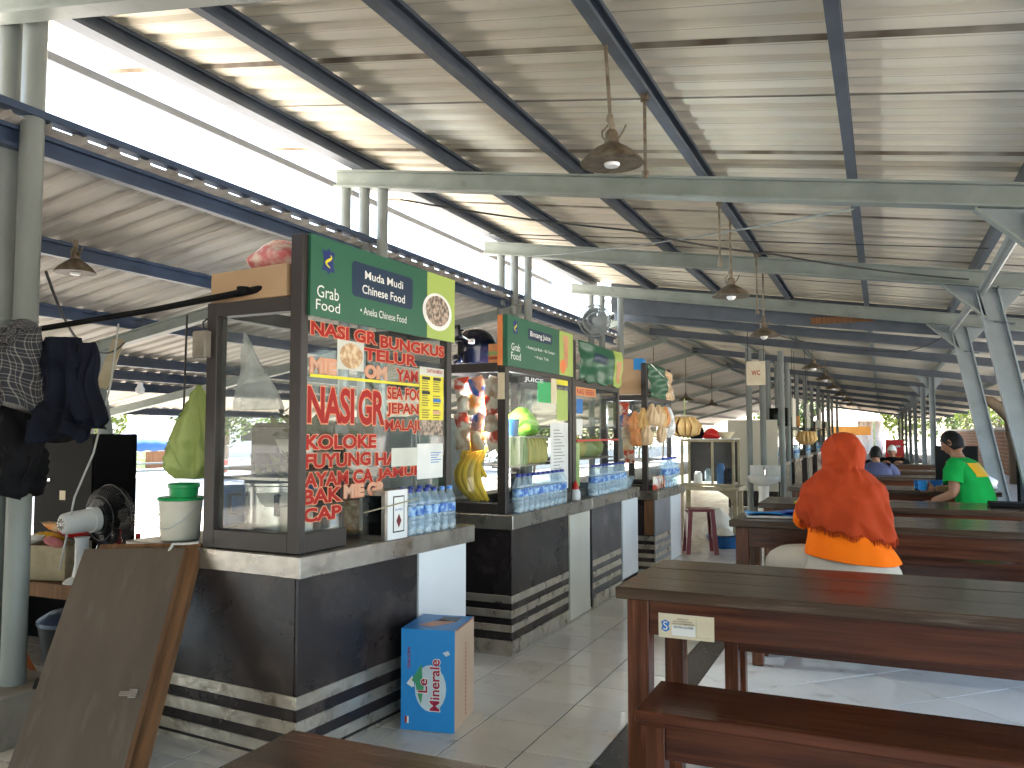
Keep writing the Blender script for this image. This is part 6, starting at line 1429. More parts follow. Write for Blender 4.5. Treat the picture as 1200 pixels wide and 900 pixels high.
def hair_cap(parent, c, face, up, s, m, grow=1.075, front=0.28, low=-0.35, name='hair', seed=0):
    f = Vector(face).normalized(); u = Vector(up); u = (u - f * u.dot(f)).normalized(); r = f.cross(u); nu, nv = 40, 18; rr = random.Random(seed); vs = []
    ph0 = [rr.uniform(0, 6.28) for _ in range(4)]
    for j in range(nv + 1):
        for i in range(nu):
            th = 2 * PI * i / nu; x_ = math.cos(th)
            lim = low + (front - low) * max(0, min(1, (x_ + 0.1) / 0.9)) ** 0.7   # hairline height
            ph = (PI - math.acos(max(-1, min(1, lim)))) * 0 + math.acos(max(-1, min(1, lim))) * j / nv
            x, y, z = math.sin(ph) * math.cos(th), math.sin(ph) * math.sin(th), math.cos(ph)
            k = grow + 0.02 * math.sin(11 * th + ph0[0]) * math.sin(7 * ph + ph0[1]) + 0.012 * math.sin(23 * th + 5 * ph)
            if j == nv: k = 1.0
            vs.append(Vector(c) + (f * x * 0.098 * k + r * y * 0.079 * k + u * z * 0.118 * k) * s)
    fs = [(j * nu + i, j * nu + (i + 1) % nu, (j + 1) * nu + (i + 1) % nu, (j + 1) * nu + i) for j in range(nv) for i in range(nu)]
    return MB().add(vs, fs).build(name, m, parent, smooth='all')
def garment(sections, n=40, m=30, seed=0, amp=0.02, diag=2.0, open_bottom=True):
    """sections: list of (centre, half width vector, half depth vector) joined smoothly, with folds"""
    rr = random.Random(seed); p = [rr.uniform(0, 6.28) for _ in range(8)]
    S = len(sections) - 1; rows = []
    def cr(a_, b_, c_, d_, t):
        return 0.5 * ((2 * b_) + (c_ - a_) * t + (2 * a_ - 5 * b_ + 4 * c_ - d_) * t * t + (-a_ + 3 * b_ - 3 * c_ + d_) * t ** 3)
    for j in range(m + 1):
        q = min(S - 1e-6, S * j / m); i = int(q); t = q - i
        g = [sections[max(0, min(S, i + o_))] for o_ in (-1, 0, 1, 2)]
        C_, A_, B_ = (cr(*[Vector(x[k]) for x in g], t) for k in range(3))
        ring = []; v = j / m
        for k in range(n):
            a_ = 2 * PI * k / n
            w_ = 1 + amp * (math.sin(6 * a_ + p[0] + diag * 4 * v) + 0.8 * math.sin(11 * a_ + p[1] - diag * 5 * v) + 0.6 * math.sin(3 * a_ + p[2] + 9 * v)) + amp * .7 * math.sin(17 * v + 3 * math.sin(2 * a_ + p[3]) + p[4])
            ring.append(C_ + (A_ * math.cos(a_) + B_ * math.sin(a_)) * w_)
        rows.append(ring)
    return MB().rings(rows, cap=False)
def tube_garment(pts, rs, n=20, m=22, seed=0, amp=0.05):
    secs = []
    for i, p in enumerate(pts):
        d = (Vector(pts[min(i + 1, len(pts) - 1)]) - Vector(pts[max(i - 1, 0)])).normalized(); a_ = d.cross(Vector((0.02, 0.05, 1))).normalized(); b_ = d.cross(a_)
        r = rs[i] if isinstance(rs[i], tuple) else (rs[i], rs[i])
        secs.append((p, a_ * r[0], b_ * r[1]))
    return garment(secs, n, m, seed, amp, 1.2)

# ---- the woman in orange, seen from behind, facing the table (+Y)
P = thing('person', 'woman in a rust red headscarf and bright orange top sitting with her back to us', 'person', (-0.20, 4.95, 0))
N_ = {'pelvis': (0.0, 0, 0.55, 0.15), 'belly': (-0.01, 0.03, 0.70, 0.135), 'chest': (-0.02, 0.07, 0.88, 0.125), 'neck0': (-0.02, 0.09, 1.02, 0.06), 'neck1': (-0.01, 0.10, 1.08, 0.052), 'head': (0.0, 0.115, 1.15, 0.065),
      'shl': (-0.17, 0.07, 0.95, 0.06), 'ell': (-0.225, 0.21, 0.785, 0.044), 'wrl': (-0.18, 0.42, 0.785, 0.028), 'shr': (0.15, 0.07, 0.95, 0.06), 'elr': (0.15, 0.24, 0.785, 0.044), 'wrr': (0.10, 0.42, 0.785, 0.028),
      'hipl': (-0.13, 0.03, 0.53, 0.11), 'knl': (-0.36, 0.20, 0.50, 0.075), 'anl': (-0.33, 0.22, 0.09, 0.045), 'tol': (-0.35, 0.36, 0.035, 0.033), 'hipr': (0.12, 0.03, 0.53, 0.11), 'knr': (0.16, 0.42, 0.50, 0.075), 'anr': (0.15, 0.42, 0.09, 0.045), 'tor': (0.15, 0.56, 0.035, 0.033)}
E_ = [('pelvis', 'belly'), ('belly', 'chest'), ('chest', 'neck0'), ('neck0', 'neck1'), ('neck1', 'head'), ('chest', 'shl'), ('shl', 'ell'), ('ell', 'wrl'), ('chest', 'shr'), ('shr', 'elr'), ('elr', 'wrr'), ('pelvis', 'hipl'), ('hipl', 'knl'), ('knl', 'anl'), ('anl', 'tol'), ('pelvis', 'hipr'), ('hipr', 'knr'), ('knr', 'anr'), ('anr', 'tor')]
mb = MB(); mb.add(*skin(N_, E_, 'pelvis')); head_geo(mb, (0.0, 0.13, 1.175), (0.15, 1, -0.25), (0, 0.2, 1), 0.95)
hand_geo(mb, (-0.18, 0.42, 0.785), (0.5, 1, -0.05), (0, 0, -1), 1, 0.92); hand_geo(mb, (0.10, 0.42, 0.785), (-0.5, 1, -0.05), (0, 0, -1), -1, 0.92)
mb.build('body', M_skin, P, smooth='all')
X_, Y_ = (1, 0, 0), (0, 1, 0)
def sec(c, a_, b_, tilt=0): return (c, Vector((a_, 0, tilt)), Vector((0, b_, 0)))
g_ = garment([sec((0.035, 0.0, 0.607), 0.246, 0.213, -0.022), sec((0.03, 0.01, 0.65), 0.236, 0.198, -0.020), sec((0.005, 0.03, 0.74), 0.195, 0.168), sec((-0.01, 0.05, 0.87), 0.185, 0.155), sec((-0.02, 0.07, 0.98), 0.165, 0.12), sec((-0.02, 0.09, 1.04), 0.085, 0.08)], 48, 36, 2, 0.014, 1.4)
g_.build('orange_top', M_shirt_o, P, smooth='all').modifiers.new('s', 'SOLIDIFY').thickness = 0.004
for nm, a_ in (('l', ((-0.15, 0.07, 0.96), (-0.20, 0.12, 0.87), (-0.235, 0.21, 0.79), (-0.19, 0.36, 0.795))), ('r', ((0.13, 0.07, 0.96), (0.135, 0.14, 0.87), (0.15, 0.24, 0.79), (0.10, 0.36, 0.795)))):
    tube_garment(a_, [0.068, 0.064, 0.058, 0.045], seed=4, amp=0.03).build('sleeve', M_shirt_o, P, smooth='all')
# trousers: seat and two thighs, one leg swung out to the left
garment([sec((0.025, 0.0, 0.455), 0.23, 0.21), sec((0.03, 0.0, 0.50), 0.254, 0.226), sec((0.035, 0.0, 0.56), 0.246, 0.213), sec((0.035, 0.005, 0.625), 0.215, 0.185)], 40, 18, 7, 0.010, 1).build('trousers', M_trouser, P, smooth='all').modifiers.new('s', 'SOLIDIFY').thickness = 0.004
tube_garment([(-0.08, 0.03, 0.535), (-0.25, 0.10, 0.545), (-0.37, 0.20, 0.52), (-0.375, 0.235, 0.40), (-0.35, 0.23, 0.22), (-0.335, 0.22, 0.11)], [0.125, 0.112, 0.088, 0.082, 0.075, 0.07], seed=9, amp=0.022).build('trouser_leg', M_trouser, P, smooth='all')
tube_garment([(0.12, 0.03, 0.53), (0.15, 0.22, 0.535), (0.16, 0.42, 0.51), (0.155, 0.45, 0.40), (0.15, 0.43, 0.22), (0.15, 0.42, 0.11)], [0.125, 0.11, 0.088, 0.082, 0.075, 0.07], seed=10, amp=0.022).build('trouser_leg', M_trouser, P, smooth='all')
for x, y in ((-0.35, 0.30), (0.15, 0.50)):
    MB().lathe([(0.045, 0.004), (0.048, 0.02), (0.03, 0.05), (0, 0.055)], (x, y, 0), 14, sy=2.2).build('sandal', M_soft, P, smooth=True)
# headscarf: hood, then a cape falling over the shoulders
def scarf():
    secs = [((0.0, 0.115, 1.303), 0.012, 0.012, 0), ((0.0, 0.118, 1.295), 0.052, 0.060, 0), ((-0.002, 0.12, 1.265), 0.088, 0.100, 0), ((-0.004, 0.12, 1.21), 0.110, 0.122, 0), ((-0.004, 0.115, 1.15), 0.112, 0.122, 0), ((-0.004, 0.105, 1.095), 0.110, 0.114, 0), ((-0.006, 0.09, 1.05), 0.158, 0.122, 0), ((-0.008, 0.075, 1.005), 0.214, 0.140, 0), ((-0.010, 0.065, 0.95), 0.232, 0.164, -0.004), ((-0.004, 0.055, 0.88), 0.242, 0.182, -0.012), ((0.008, 0.045, 0.81), 0.243, 0.190, -0.03), ((0.016, 0.04, 0.752), 0.240, 0.194, -0.045)]
    n, m = 108, 84; S = len(secs) - 1; rows = []
    for j in range(m + 1):
        q = min(S - 1e-6, S * j / m); i = int(q); t = q - i
        c0, a0, b0, t0 = secs[i]; c1, a1, b1, t1 = secs[i + 1]
        c = Vector(c0).lerp(Vector(c1), t); A = a0 + (a1 - a0) * t; B = b0 + (b1 - b0) * t; tl = t0 + (t1 - t0) * t; v = j / m; ring = []
        for k in range(n):
            a_ = 2 * PI * k / n   # a=-pi/2 is the back (towards the camera)
            x, y = math.cos(a_), math.sin(a_)
            drop = max(0, v - .42) / .58
            # long diagonal folds sweeping from the right of the neck down to the left
            rg = lambda q: 1 - 2 * abs(math.sin(q)) ** 0.7
            f = 0.026 * drop * rg(2.5 * a_ + 5.5 * v + .6 * math.sin(3 * a_)) + 0.020 * drop * rg(4.5 * a_ - 6 * v + 1.0) + 0.030 * drop * math.sin(7 * a_ + 12 * v + 1.2 * math.sin(3 * a_)) + 0.020 * drop * math.sin(15 * a_ - 15 * v + 2 * math.sin(2 * a_)) + 0.016 * math.sin(4 * a_ + 16 * v) * (v > .3) * min(1, (v - .3) * 6)
            kn = math.exp(-((v - .50) / .10) ** 2) * math.exp(-((math.atan2(math.sin(a_ + 1.15), math.cos(a_ + 1.15))) / .42) ** 2)   # gathered bunch behind the right of the neck
            f += 0.20 * kn + 0.09 * kn * rg(9 * a_ + 6 * v) + 0.022 * rg(3 * a_ + 9 * v) * math.exp(-((v - .36) / .14) ** 2) + 0.02 * rg(2 * a_ - 12 * v) * math.exp(-((v - .22) / .10) ** 2)
            f += -0.05 * math.exp(-((v - .43) / .035) ** 2) * (1 if y < .3 else 0)
            z = c.z + tl * x * 1.0 + 0.010 * drop ** 3 * math.sin(14 * a_) - 0.018 * drop * max(0, -y) ** 2 * 0
            ring.append((c.x + A * x * (1 + f), c.y + B * y * (1 + f), z))
        rows.append(ring)
    return MB().rings(rows, cap=False)
hj = crumple(scarf(), 0.011, 11, 9, 5, 0.003, 28, (0, 0.09), 1.26).build('headscarf', M_hijab, P, smooth='all'); hj.modifiers.new('s', 'SOLIDIFY').thickness = 0.003
# fringe along the hem
mb = MB(); rr = random.Random(3); last = [v.co.copy() for v in hj.data.vertices][-108:]
for k in range(0, 108):
    a_ = last[k]; b_ = last[(k + 1) % 108]
    for t in (0.1, 0.4, 0.7):
        p = a_.lerp(b_, t); mb.tube([p + Vector((0, 0, .004)), p + Vector((rr.uniform(-.006, .006), rr.uniform(-.006, .006), -0.022 - rr.uniform(0, .012)))], [0.0022, 0.0012], 3, caps=False)
mb.build('fringe', M_hijab, P)['kind'] = 'stuff'
MB().lathe([(0.0, 0), (0.03, 0.005), (0.032, 0.10), (0, 0.105)], (-0.175, 0.16, 0.70), 12).build('green_cloth', M_gplastic, P, smooth=True)

# ---- the man in green at the far table, facing left
P = thing('person', 'man in a green t-shirt with a yellow print leaning over the far table', 'person', (0.66, 8.14, 0), -32)
N_ = {'pelvis': (0.06, 0.03, 0.55, 0.125), 'belly': (0.05, 0.02, 0.72, 0.115), 'chest': (0.0, 0.0, 0.93, 0.115), 'neck0': (-0.05, 0.0, 1.07, 0.058), 'neck1': (-0.085, 0, 1.12, 0.052), 'head': (-0.105, 0, 1.17, 0.06),
      'shl': (-0.01, -0.17, 1.0, 0.058), 'ell': (0.005, -0.21, 0.78, 0.045), 'wrl': (-0.20, -0.20, 0.70, 0.030), 'shr': (-0.06, 0.16, 0.99, 0.058), 'elr': (-0.14, 0.16, 0.80, 0.043), 'wrr': (-0.27, -0.02, 0.80, 0.029),
      'hipl': (0.03, -0.1, 0.53, 0.09), 'knl': (-0.38, -0.13, 0.52, 0.07), 'anl': (-0.36, -0.13, 0.09, 0.045), 'tol': (-0.50, -0.13, 0.035, 0.033), 'hipr': (0.03, 0.13, 0.53, 0.09), 'knr': (-0.38, 0.2, 0.52, 0.07), 'anr': (-0.36, 0.2, 0.09, 0.045), 'tor': (-0.50, 0.2, 0.035, 0.033)}
mb = MB(); mb.add(*skin(N_, E_, 'pelvis'))
fc = (-1, -0.12, -0.42); hc = (-0.105, -0.01, 1.205)
head_geo(mb, hc, fc, (-0.3, 0, 1), 0.93)
hand_geo(mb, (-0.20, -0.20, 0.70), (-1, 0.1, -0.25), (0, 0, -1), -1, 1.0, 0.6); hand_geo(mb, (-0.26, -0.02, 0.80), (-1, -0.35, 0.05), (0.2, -1, 0), 1, 1.0, 1.1)
mb.build('body', M_skin, P, smooth='all')
hair_cap(P, hc, fc, (-0.3, 0, 1), 0.94, M_hair, 1.055, 0.45, -0.62)
gs = garment([sec((0.07, 0.03, 0.56), 0.155, 0.185), sec((0.07, 0.02, 0.68), 0.150, 0.180), sec((0.05, 0.01, 0.82), 0.145, 0.185), sec((0.01, 0.0, 0.95), 0.140, 0.195), sec((-0.025, 0.0, 1.04), 0.105, 0.165), sec((-0.055, 0.0, 1.085), 0.06, 0.075)], 44, 34, 12, 0.016, 1.5).build('green_shirt', M_shirt_g, P, smooth='all')
gs.modifiers.new('s', 'SOLIDIFY').thickness = 0.004
for a_ in (((-0.015, -0.13, 1.03), (-0.005, -0.185, 0.97), (0.0, -0.215, 0.87)), ((-0.04, 0.12, 1.02), (-0.07, 0.17, 0.95), (-0.11, 0.175, 0.88))): tube_garment(a_, [0.075, 0.080, 0.078], seed=14, amp=0.03, m=14).build('sleeve', M_shirt_g, P, smooth='all')
# print on the back of the shirt: laid just off its surface
def on_shirt(u, v):
    y = -0.105 + 0.16 * u; z = 0.925 + 0.115 * v; f = (z - 0.95) / 0.09; cx = 0.01 - 0.035 * f; A = 0.14 - 0.035 * max(0, f) - 0.0 ; B = 0.195 - 0.03 * max(0, f)
    return (cx + A * math.sqrt(max(0, 1 - (y / B) ** 2)) * 1.035 + 0.005, y, z)
MB().grid(on_shirt, 8, 6).build('yellow_print', M_ylpl, P, smooth='all')
tube_garment([(0.06, -0.1, 0.54), (-0.18, -0.12, 0.545), (-0.39, -0.13, 0.53), (-0.39, -0.13, 0.35), (-0.37, -0.13, 0.1)], [0.12, 0.10, 0.08, 0.075, 0.065], seed=15, amp=.02).build('trouser_leg', M_jeans, P, smooth='all')
tube_garment([(0.06, 0.13, 0.54), (-0.18, 0.17, 0.545), (-0.39, 0.2, 0.53), (-0.39, 0.2, 0.35), (-0.37, 0.2, 0.1)], [0.12, 0.10, 0.08, 0.075, 0.065], seed=16, amp=.02).build('trouser_leg', M_jeans, P, smooth='all')
for y in (-.13, .2): MB().lathe([(0.045, 0.004), (0.05, 0.03), (0.03, 0.07), (0, 0.075)], (-0.43, y, 0), 14, sx=2.2).build('shoe', M_soft, P, smooth=True)

# ---- three people far back
def sitter(label, x, y, face_y, shirt, hair, hs=1.0, zdrop=0.0, cap=None, lean=0.05):
    P = thing('person', label, 'person', (x, y, 0), 0 if face_y > 0 else 180, 'people sitting far back')
    k = -zdrop
    N = {'pelvis': (0.0, 0, 0.55, 0.12), 'belly': (0, lean * .5, 0.68 + k * .5, 0.115), 'chest': (0, lean, 0.84 + k, 0.11), 'neck0': (0, lean * 1.3, 0.97 + k, 0.055), 'neck1': (0, lean * 1.6, 1.02 + k, 0.05), 'head': (0, lean * 1.8, 1.07 + k, 0.055),
         'shl': (-0.17, lean, 0.90 + k, 0.058), 'ell': (-0.24, lean + .10, 0.70, 0.045), 'wrl': (-0.12, lean + .30, 0.775, 0.028), 'shr': (0.17, lean, 0.90 + k, 0.058), 'elr': (0.24, lean + .10, 0.70, 0.045), 'wrr': (0.12, lean + .30, 0.775, 0.028),
         'hipl': (-0.1, 0.03, 0.52, 0.09), 'knl': (-0.15, 0.42, 0.51, 0.07), 'anl': (-0.15, 0.42, 0.09, 0.045), 'tol': (-0.15, 0.55, 0.035, 0.033), 'hipr': (0.1, 0.03, 0.52, 0.09), 'knr': (0.15, 0.42, 0.51, 0.07), 'anr': (0.15, 0.42, 0.09, 0.045), 'tor': (0.15, 0.55, 0.035, 0.033)}
    mb = MB(); mb.add(*skin(N, E_, 'pelvis', 1)); hc = (0, lean * 1.9 + .02, 1.10 + k)
    head_geo(mb, hc, (0.1, 1, -0.3), (0, .3, 1), 0.92 * hs)
    hand_geo(mb, (-0.12, lean + .30, 0.775), (0.6, 1, 0), (0, 0, -1), 1); hand_geo(mb, (0.12, lean + .30, 0.775), (-0.6, 1, 0), (0, 0, -1), -1)
    mb.build('body', M_skin, P, smooth='all')
    hair_cap(P, hc, (0.1, 1, -0.3), (0, .3, 1), 0.94 * hs, hair, 1.06, 0.32, -0.6, 'hair' if not cap else 'cap')
    garment([sec((0, 0.02, 0.55), 0.20, 0.16), sec((0, 0.02, 0.66), 0.19, 0.15), sec((0, lean * .8, 0.80 + k), 0.205, 0.15), sec((0, lean, 0.90 + k), 0.20, 0.135), sec((0, lean * 1.2, 0.96 + k), 0.13, 0.10), sec((0, lean * 1.3, 0.99 + k), 0.07, 0.07)], 32, 22, int(y * 7), 0.014).build('shirt', shirt, P, smooth='all').modifiers.new('s', 'SOLIDIFY').thickness = 0.004
    for sd in (-1, 1):
        tube_garment([(sd * .14, lean, 0.92 + k), (sd * .215, lean + .05, 0.82 + k * .5), (sd * .245, lean + .11, 0.71), (sd * .15, lean + .25, 0.775)], [0.07, 0.068, 0.062, 0.045], seed=3, amp=.03, m=12).build('sleeve', shirt, P, smooth='all')
        tube_garment([(sd * .1, 0.0, 0.53), (sd * .14, 0.22, 0.535), (sd * .15, 0.43, 0.51), (sd * .15, 0.44, 0.35), (sd * .15, 0.42, 0.1)], [0.11, 0.10, 0.08, 0.075, 0.065], seed=4, amp=.02, m=12).build('trouser_leg', M_jeans, P, smooth='all')
    return P
sitter('man in a slate blue shirt with black hair seated far back, back to us', -0.08, 12.55, 1, M_bluesh, M_hair, zdrop=0.10)
sitter('person in black wearing a white cap at the far table, facing us', 0.17, 16.95, -1, M_darksh, M_whitep, zdrop=0.14, cap=True)
sitter('person in dark clothes beside the man in slate blue, facing us', -0.36, 14.2, -1, M_darksh, M_hair, zdrop=0.10)

# ================================================================== OUTSIDE
def tree(label, x, y, h, cr, m, seed=0, trunk_r=0.14, n=1800, leaf=0.16, z0=-0.06, lean=(0, 0), low=0.35, group='trees around the market'):
    rr = random.Random(seed); t = thing('tree', label, 'tree', (x, y, z0), 0, group)
    top = Vector((lean[0], lean[1], h * 0.62))
    mb = MB(); mb.tube([(0, 0, 0), top * 0.4 + Vector((0.05, 0.03, 0)), top], [trunk_r, trunk_r * .8, trunk_r * .45], 9)
    cl = []
    for k in range(13):
        a_ = 2.4 * k; el = rr.uniform(low, 1.0); rad = cr * rr.uniform(.35, .95) * math.sin(PI * min(.95, 0.25 + .75 * (1 - el) + .15))
        c = Vector((lean[0] + rad * math.cos(a_), lean[1] + rad * math.sin(a_), h * (0.30 + 0.62 * el))); cl.append((c, cr * rr.uniform(.28, .5)))
        s0 = top * rr.uniform(.45, .95); mb.tube([s0, s0.lerp(c, .5) + Vector((0, 0, .12 * cr)), c], [trunk_r * .4, trunk_r * .25, trunk_r * .08], 5, caps=False)
    mb.build('trunk', M_bark, t, smooth=True)
    lf = MB()
    for k in range(n):
        c, r = cl[k % len(cl)]; d = Vector((rr.gauss(0, 1), rr.gauss(0, 1), rr.gauss(0, .8))); d = d.normalized() * r * rr.uniform(.35, 1.1) ** .6
        p = c + d; nn = Vector((rr.gauss(0, 1), rr.gauss(0, 1), rr.gauss(.5, 1))).normalized(); u = nn.orthogonal().normalized(); w = nn.cross(u); s_ = leaf * rr.uniform(.6, 1.3)
        lf.add([p - u * s_ * .5, p + w * s_ * .3, p + u * s_ * .5, p - w * s_ * .3], [(0, 1, 2, 3)])
    lf.build('crown', m, t)['kind'] = 'stuff'
    return t
TREES = [('yellow green tree across the road at the far left, nearest', -27, 18.5, 4.2, 2.6, M_leaf_y), ('yellow green tree across the road beside the blue stall', -29, 23.5, 4.4, 2.8, M_leaf_y), ('darker tree right of the blue tarpaulin stall', -27, 28.5, 4.6, 2.8, M_leaf_g),
         ('mid green tree seen through the first glass case', -19, 19.5, 4.6, 2.3, M_leaf_g), ('yellow green tree seen through the side of the juice stall', -16, 22.5, 4.4, 2.2, M_leaf_y), ('bright tree seen through the third stall glass', -13.5, 26.5, 4.4, 2.2, M_leaf_y), ('dense tree behind the cracker stall', -12, 31, 5.0, 2.6, M_leaf_g), ('tree behind the pale glass cabinet', -11, 38, 5.5, 2.8, M_leaf_g), ('tree beyond the cream partition', -10, 48, 6, 3, M_leaf_y),
         ('leafy tree filling the gap at the end of the hall', 1.3, 70, 6.5, 4.2, M_leaf_y), ('darker tree right of the leafy one at the end of the hall', 5.2, 73, 6.5, 4.0, M_leaf_g), ('tree left of the canopy at the end of the hall', -5.0, 70, 6, 3.6, M_leaf_g), ('dark tree at the left end of the hall', -8, 76, 9, 5, M_leaf_g), ('tree outside on the right behind the last posts', 6.5, 62, 7, 3.2, M_leaf_g),
         ('yellow green tree outside on the right, behind the upright posts', 7.0, 38, 6.5, 3.0, M_leaf_y), ('bright tree outside behind the man in green', 7.5, 26, 6.0, 2.8, M_leaf_y), ('tall tree behind the brick wall at the right', 9.5, 20, 6.5, 3.0, M_leaf_g), ('bushy tree at the far right beyond the wall', 10, 30, 6, 3, M_leaf_y)]
TREES += [('low bushy tree against the brick wall, %s from the near end' % ORD[k], 5.2 + .7 * (k % 2), 29 + 4.2 * k, 4.4 + .7 * (k % 3), 2.3, (M_leaf_y, M_leaf_y, M_leaf_g)[k % 3]) for k in range(9)]
for k, (lb, x, y, h, cr, m) in enumerate(TREES): tree(lb, x, y, h, cr, m, 100 + k, n=1500 if cr < 3 else 2600, leaf=0.17 * cr / 2.2, low=0.1 if y < 65 else -0.3)
# bare grey tree trunk close on the right
t = thing('tree', 'grey brown tree trunk with a thick limb just outside the leaning columns', 'tree', (3.35, 25.5, -0.06))
MB().tube([(0.15, 0, 0), (0.08, 0, 0.9), (-0.02, 0, 1.6), (-0.05, 0, 2.1), (0.3, 0.1, 3.6)], [0.42, 0.34, 0.32, 0.28, 0.2], 12).tube([(-0.05, 0, 1.6), (-0.4, 0, 2.0), (-0.9, -0.1, 2.4)], [0.2, 0.16, 0.12], 10).build('trunk', M_bark, t, smooth=True)
# brick wall and plaster wall on the right
t = thing('brick_wall', 'orange brick wall running along the right side behind the columns', 'wall')
bw = MB().box(3.62, 3.78, 18, 62, -0.06, 1.40).build('mortar', M_concrete, t)
bme = MB().box(0, 0.02, 0, 0.40, 0, 0.10).mesh('brick', M_brick)
rest_ = MB(); cnt = 0
for r_ in range(11):
    for c_ in range(103):
        y = 18 + c_ * 0.425 + (0.21 if r_ % 2 else 0); z = -0.04 + r_ * 0.125
        if y > 61.5: continue
        if 26 < y < 37 and cnt < 285: shared('brick', bme, t, (3.6, y, z)); cnt += 1
        else: rest_.box(3.6, 3.62, y, y + 0.40, z, z + 0.10)
rest_.build('far_bricks', M_brick, t)['kind'] = 'stuff'
MB().box(3.57, 3.82, 18, 62, 1.40, 1.47).build('coping', M_render, t)
t = thing('plaster_house', 'pale low house with a tiled roof outside at the right', 'house', (8.5, 50, -0.06)); boxobj('wall', M_render, t, -2, 4, -6, 6, 0, 2.6); MB().prism([(-2.4, -6.4, 2.6), (4.4, -6.4, 2.6), (1, -6.4, 4.0)], (0, 12.8, 0)).build('roof', M_brick, t)
for y in (-4, 0, 4): boxobj('window', M_screen, t, -2.03, -1.99, y - .5, y + .5, 1.0, 1.9)
# street side on the left: barrier, tarpaulin stall, poles, buildings
for k in range(16):
    y = 12.0 + 1.9 * k
    t = thing('barrier_post', 'red and white barrier post by the road, %s from the left' % (ORD + ['fourteenth', 'fifteenth', 'sixteenth'])[k], 'barrier post', (-20.5, y, -0.05), 0, 'red and white barrier posts along the road')
    boxobj('post', M_redw, t, -0.12, 0.12, -0.14, 0.14, 0, 0.42); boxobj('white_band', M_whitep, t, -0.122, 0.122, -0.142, 0.142, 0.15, 0.24)
t = thing('barrier_rail', 'pale double rail running between the red barrier posts', 'rail'); 
for z in (0.12, 0.33): MB().box(-20.53, -20.47, 11, 42, z, z + 0.05).build('rail', M_pipe, t)
t = thing('tarpaulin_stall', 'low roadside stall covered with a bright blue tarpaulin', 'stall', (-24.5, 21.3, -0.06))
MB().grid(lambda u, v: (-1.0 + 2.0 * v, -1.5 + 2.7 * u, 0.72 + 0.62 * math.sin(PI * v) ** .6 * (0.75 + .25 * math.sin(PI * u)) + .02 * math.sin(30 * u)), 14, 10).build('tarpaulin', M_tarp, t, smooth='all').modifiers.new('s', 'SOLIDIFY').thickness = 0.02
boxobj('front', M_rawwood, t, 0.9, 0.98, -0.3, 1.2, 0.1, 0.7); boxobj('side', M_leaf, t, 0.9, 0.98, -1.5, -0.32, 0.1, 0.7)
for k, (x, y, h) in enumerate(((-24, 16.8, 1.6), (-23, 20.0, 1.5), (-22.5, 23.4, 1.6), (-22, 26.8, 1.5))):
    o = MB().tube([(x, y, -0.06), (x, y, h)], 0.07, 8).build('white_pole', M_whitep); tag(o, '%s white pole standing along the far side of the road' % ORD[k], 'pole', 'white poles across the road')
for k, (x, y, w, d, h, lb) in enumerate(((-38, 24, 6, 12, 2.6, 'pale building across the road behind the blue stall'), (-36, 42, 6, 14, 4.5, 'second pale building across the road farther along'), (-36, 8, 6, 14, 3.4, 'pale building at the far left across the road'))):
    t = thing('building', lb, 'building', (x, y, -0.06)); boxobj('wall', M_render, t, -w / 2, w / 2, -d / 2, d / 2, 0, h); MB().prism([(-w / 2 - .3, -d / 2 - .3, h), (w / 2 + .3, -d / 2 - .3, h), (0, -d / 2 - .3, h + 1.1)], (0, d + .6, 0)).build('roof', M_brick, t)
    for q in range(4): boxobj('window', M_screen, t, w / 2 - .01, w / 2 + .03, -d / 2 + 1 + q * 2.8, -d / 2 + 2.2 + q * 2.8, 0.9, 2.0)
# parked van-like truck silhouette is left to the tarpaulin stall; the far end of the hall: canopy, banners
t = thing('event_canopy', 'pinkish canopy with an orange banner beyond the end of the hall', 'canopy', (-2.0, 61.5, -0.06))
MB().rings([[(-2.6, -1.5, 2.15), (2.2, -1.5, 2.15), (2.2, 2.5, 2.3), (-2.6, 2.5, 2.3)], [(-1.6, -0.2, 2.9), (1.0, -0.2, 2.9), (1.0, 1.4, 2.9), (-1.6, 1.4, 2.9)]]).build('canopy_roof', M_pinkroof, t)
boxobj('banner', M_orban, t, -2.4, 1.35, -1.62, -1.56, 1.2, 1.78)
for x in (-2.5, 1.55): boxobj('post', M_leaf, t, x - .05, x + .05, -1.55, -1.45, 0, 2.15)
boxobj('canopy_shade', M_screen, t, -2.4, 0.4, 1.8, 1.85, 0.0, 1.25); MB().grid(lambda u, v: (0.45 + 1.6 * u + .08 * math.sin(9 * v), -0.4 + 0.1 * math.sin(20 * u), 2.2 * v * (1 - .0 * u)), 12, 6).build('white_drape', M_whitep, t, smooth='all')  # dark sheet stands in for the open shade below the canopy
t = thing('roll_up_banner', 'tall red banner with white script standing by the right posts', 'banner', (0.30, 23.0, 0.0))
boxobj('panel', M_redban, t, -0.22, 0.20, 0, 0.02, 0.08, 1.12); boxobj('foot', M_ltplastic, t, -0.24, 0.22, -0.1, 0.12, 0.0, 0.07)
MB().tube([(-0.14 + 0.26 * k / 20, -0.012, 0.93 + 0.03 * math.sin(k * 1.6) + .0015 * k) for k in range(21)], 0.014, 5).build('script_mark', M_whitep, t); MB().tube([(-0.02 + 0.16 * k / 10, -0.012, 0.70 + 0.02 * math.sin(k * 1.3)) for k in range(11)], 0.009, 5).build('script_mark', M_orban, t)

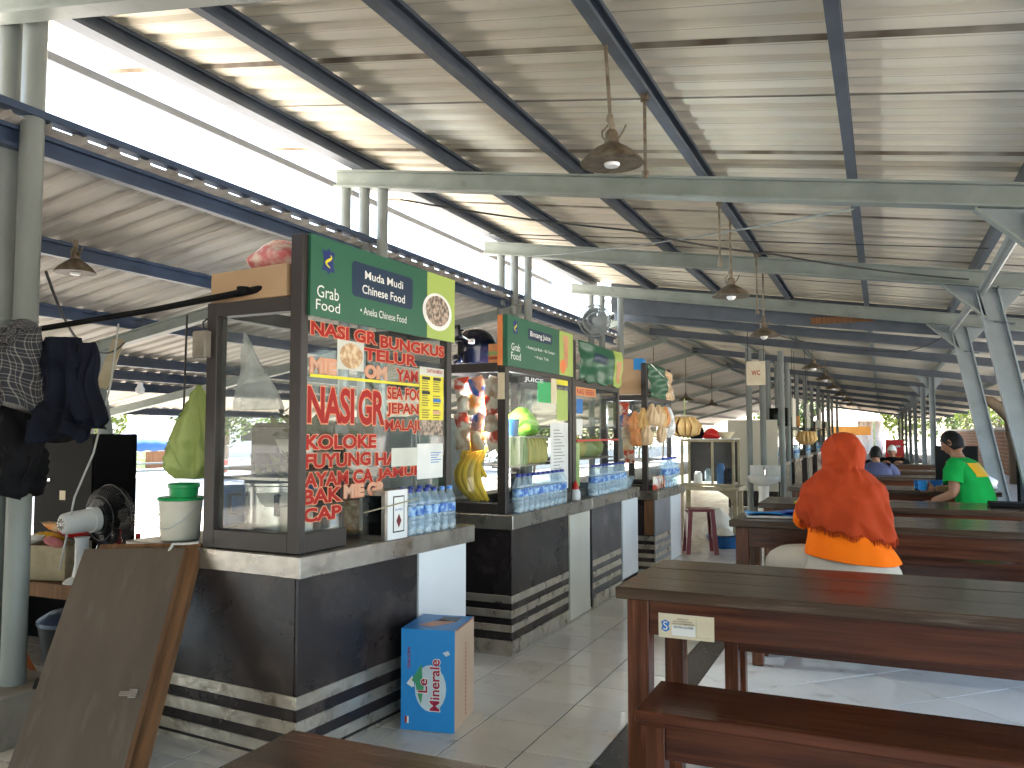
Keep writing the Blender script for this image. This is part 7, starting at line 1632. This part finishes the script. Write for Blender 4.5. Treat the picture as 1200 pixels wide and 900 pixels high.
t = thing('refrigerator', 'dark upright refrigerator standing behind the first and second stalls', 'refrigerator', (-3.25, 4.0, 0.0), 0)
boxobj('body', M_frame, t, -0.32, 0.30, 0, 0.6, 0.03, 1.36, 0.008); boxobj('door', M_lam, t, -0.31, 0.29, -0.03, -0.001, 0.06, 1.34, 0.006); boxobj('handle', M_chrome, t, 0.20, 0.23, -0.06, -0.031, 0.7, 1.0)
t = thing('metal_rack', 'dark rack of pans and jars at the back of the first stall', 'rack', (-3.02, 3.6, 0.0))
for x in (-0.2, 0.2):
    for y in (-0.25, 0.25): boxobj('post', M_black, t, x - .012, x + .012, y - .012, y + .012, 0.003, 1.22)
for z in (0.5, 0.82, 1.1): boxobj('shelf', M_black, t, -0.2, 0.2, -0.25, 0.25, z, z + .015)
for k, (y, z, r_, h_, m) in enumerate(((-0.15, 0.836, 0.07, 0.2, M_soft), (0.02, 0.836, 0.08, 0.16, M_alu), (0.17, 0.836, 0.06, 0.22, M_bplastic), (-0.12, 1.116, 0.09, 0.08, M_soft), (0.10, 1.116, 0.08, 0.14, M_rawwood))):
    o = MB().lathe([(r_ * .8, 0), (r_, .02), (r_, h_ * .9), (r_ * .6, h_), (0, h_)], seg=16).build('kitchen_pot', m, smooth=True); o.location = (-3.0, 3.6 + y, z); tag(o, ('black pot on the middle shelf of the dark rack', 'aluminium pot on the middle shelf of the dark rack', 'blue canister on the middle shelf of the dark rack', 'wide black pan on top of the dark rack', 'brown wooden tub on top of the dark rack')[k], 'pot', 'pots on the dark rack')

for k in range(11):
    y = 13.8 + 3.0 * k
    tree('bushy shrub beside the road on the street side, %s from the camera' % ORD[k], -10.8 - .5 * (k % 2), y, 2.6 + .5 * (k % 3), 1.6, (M_leaf_g, M_leaf_y, M_leaf_g)[k % 3], 300 + k, trunk_r=0.05, n=1200, leaf=0.13, low=0.0, group='shrubs along the street side')

t = thing('cupboard', 'grey green cupboard standing behind the first stall, seen through its lettered glass', 'cupboard', (-3.42, 5.25, 0.0), 0)
M_cup = mat('grey green cupboard paint', (0.12, 0.135, 0.12), 0.5, col2=(0.09, 0.10, 0.09), scale=4)
boxobj('body', M_cup, t, -0.28, 0.28, 0, 0.75, 0.03, 1.42, 0.006); boxobj('door', M_cup, t, 0.2805, 0.295, 0.02, 0.37, 0.08, 1.38, 0.004); boxobj('door', M_cup, t, 0.2805, 0.295, 0.38, 0.73, 0.08, 1.38, 0.004); boxobj('side_panel', M_cup, t, -0.25, 0.25, -0.012, -0.0005, 0.08, 1.38, 0.004)
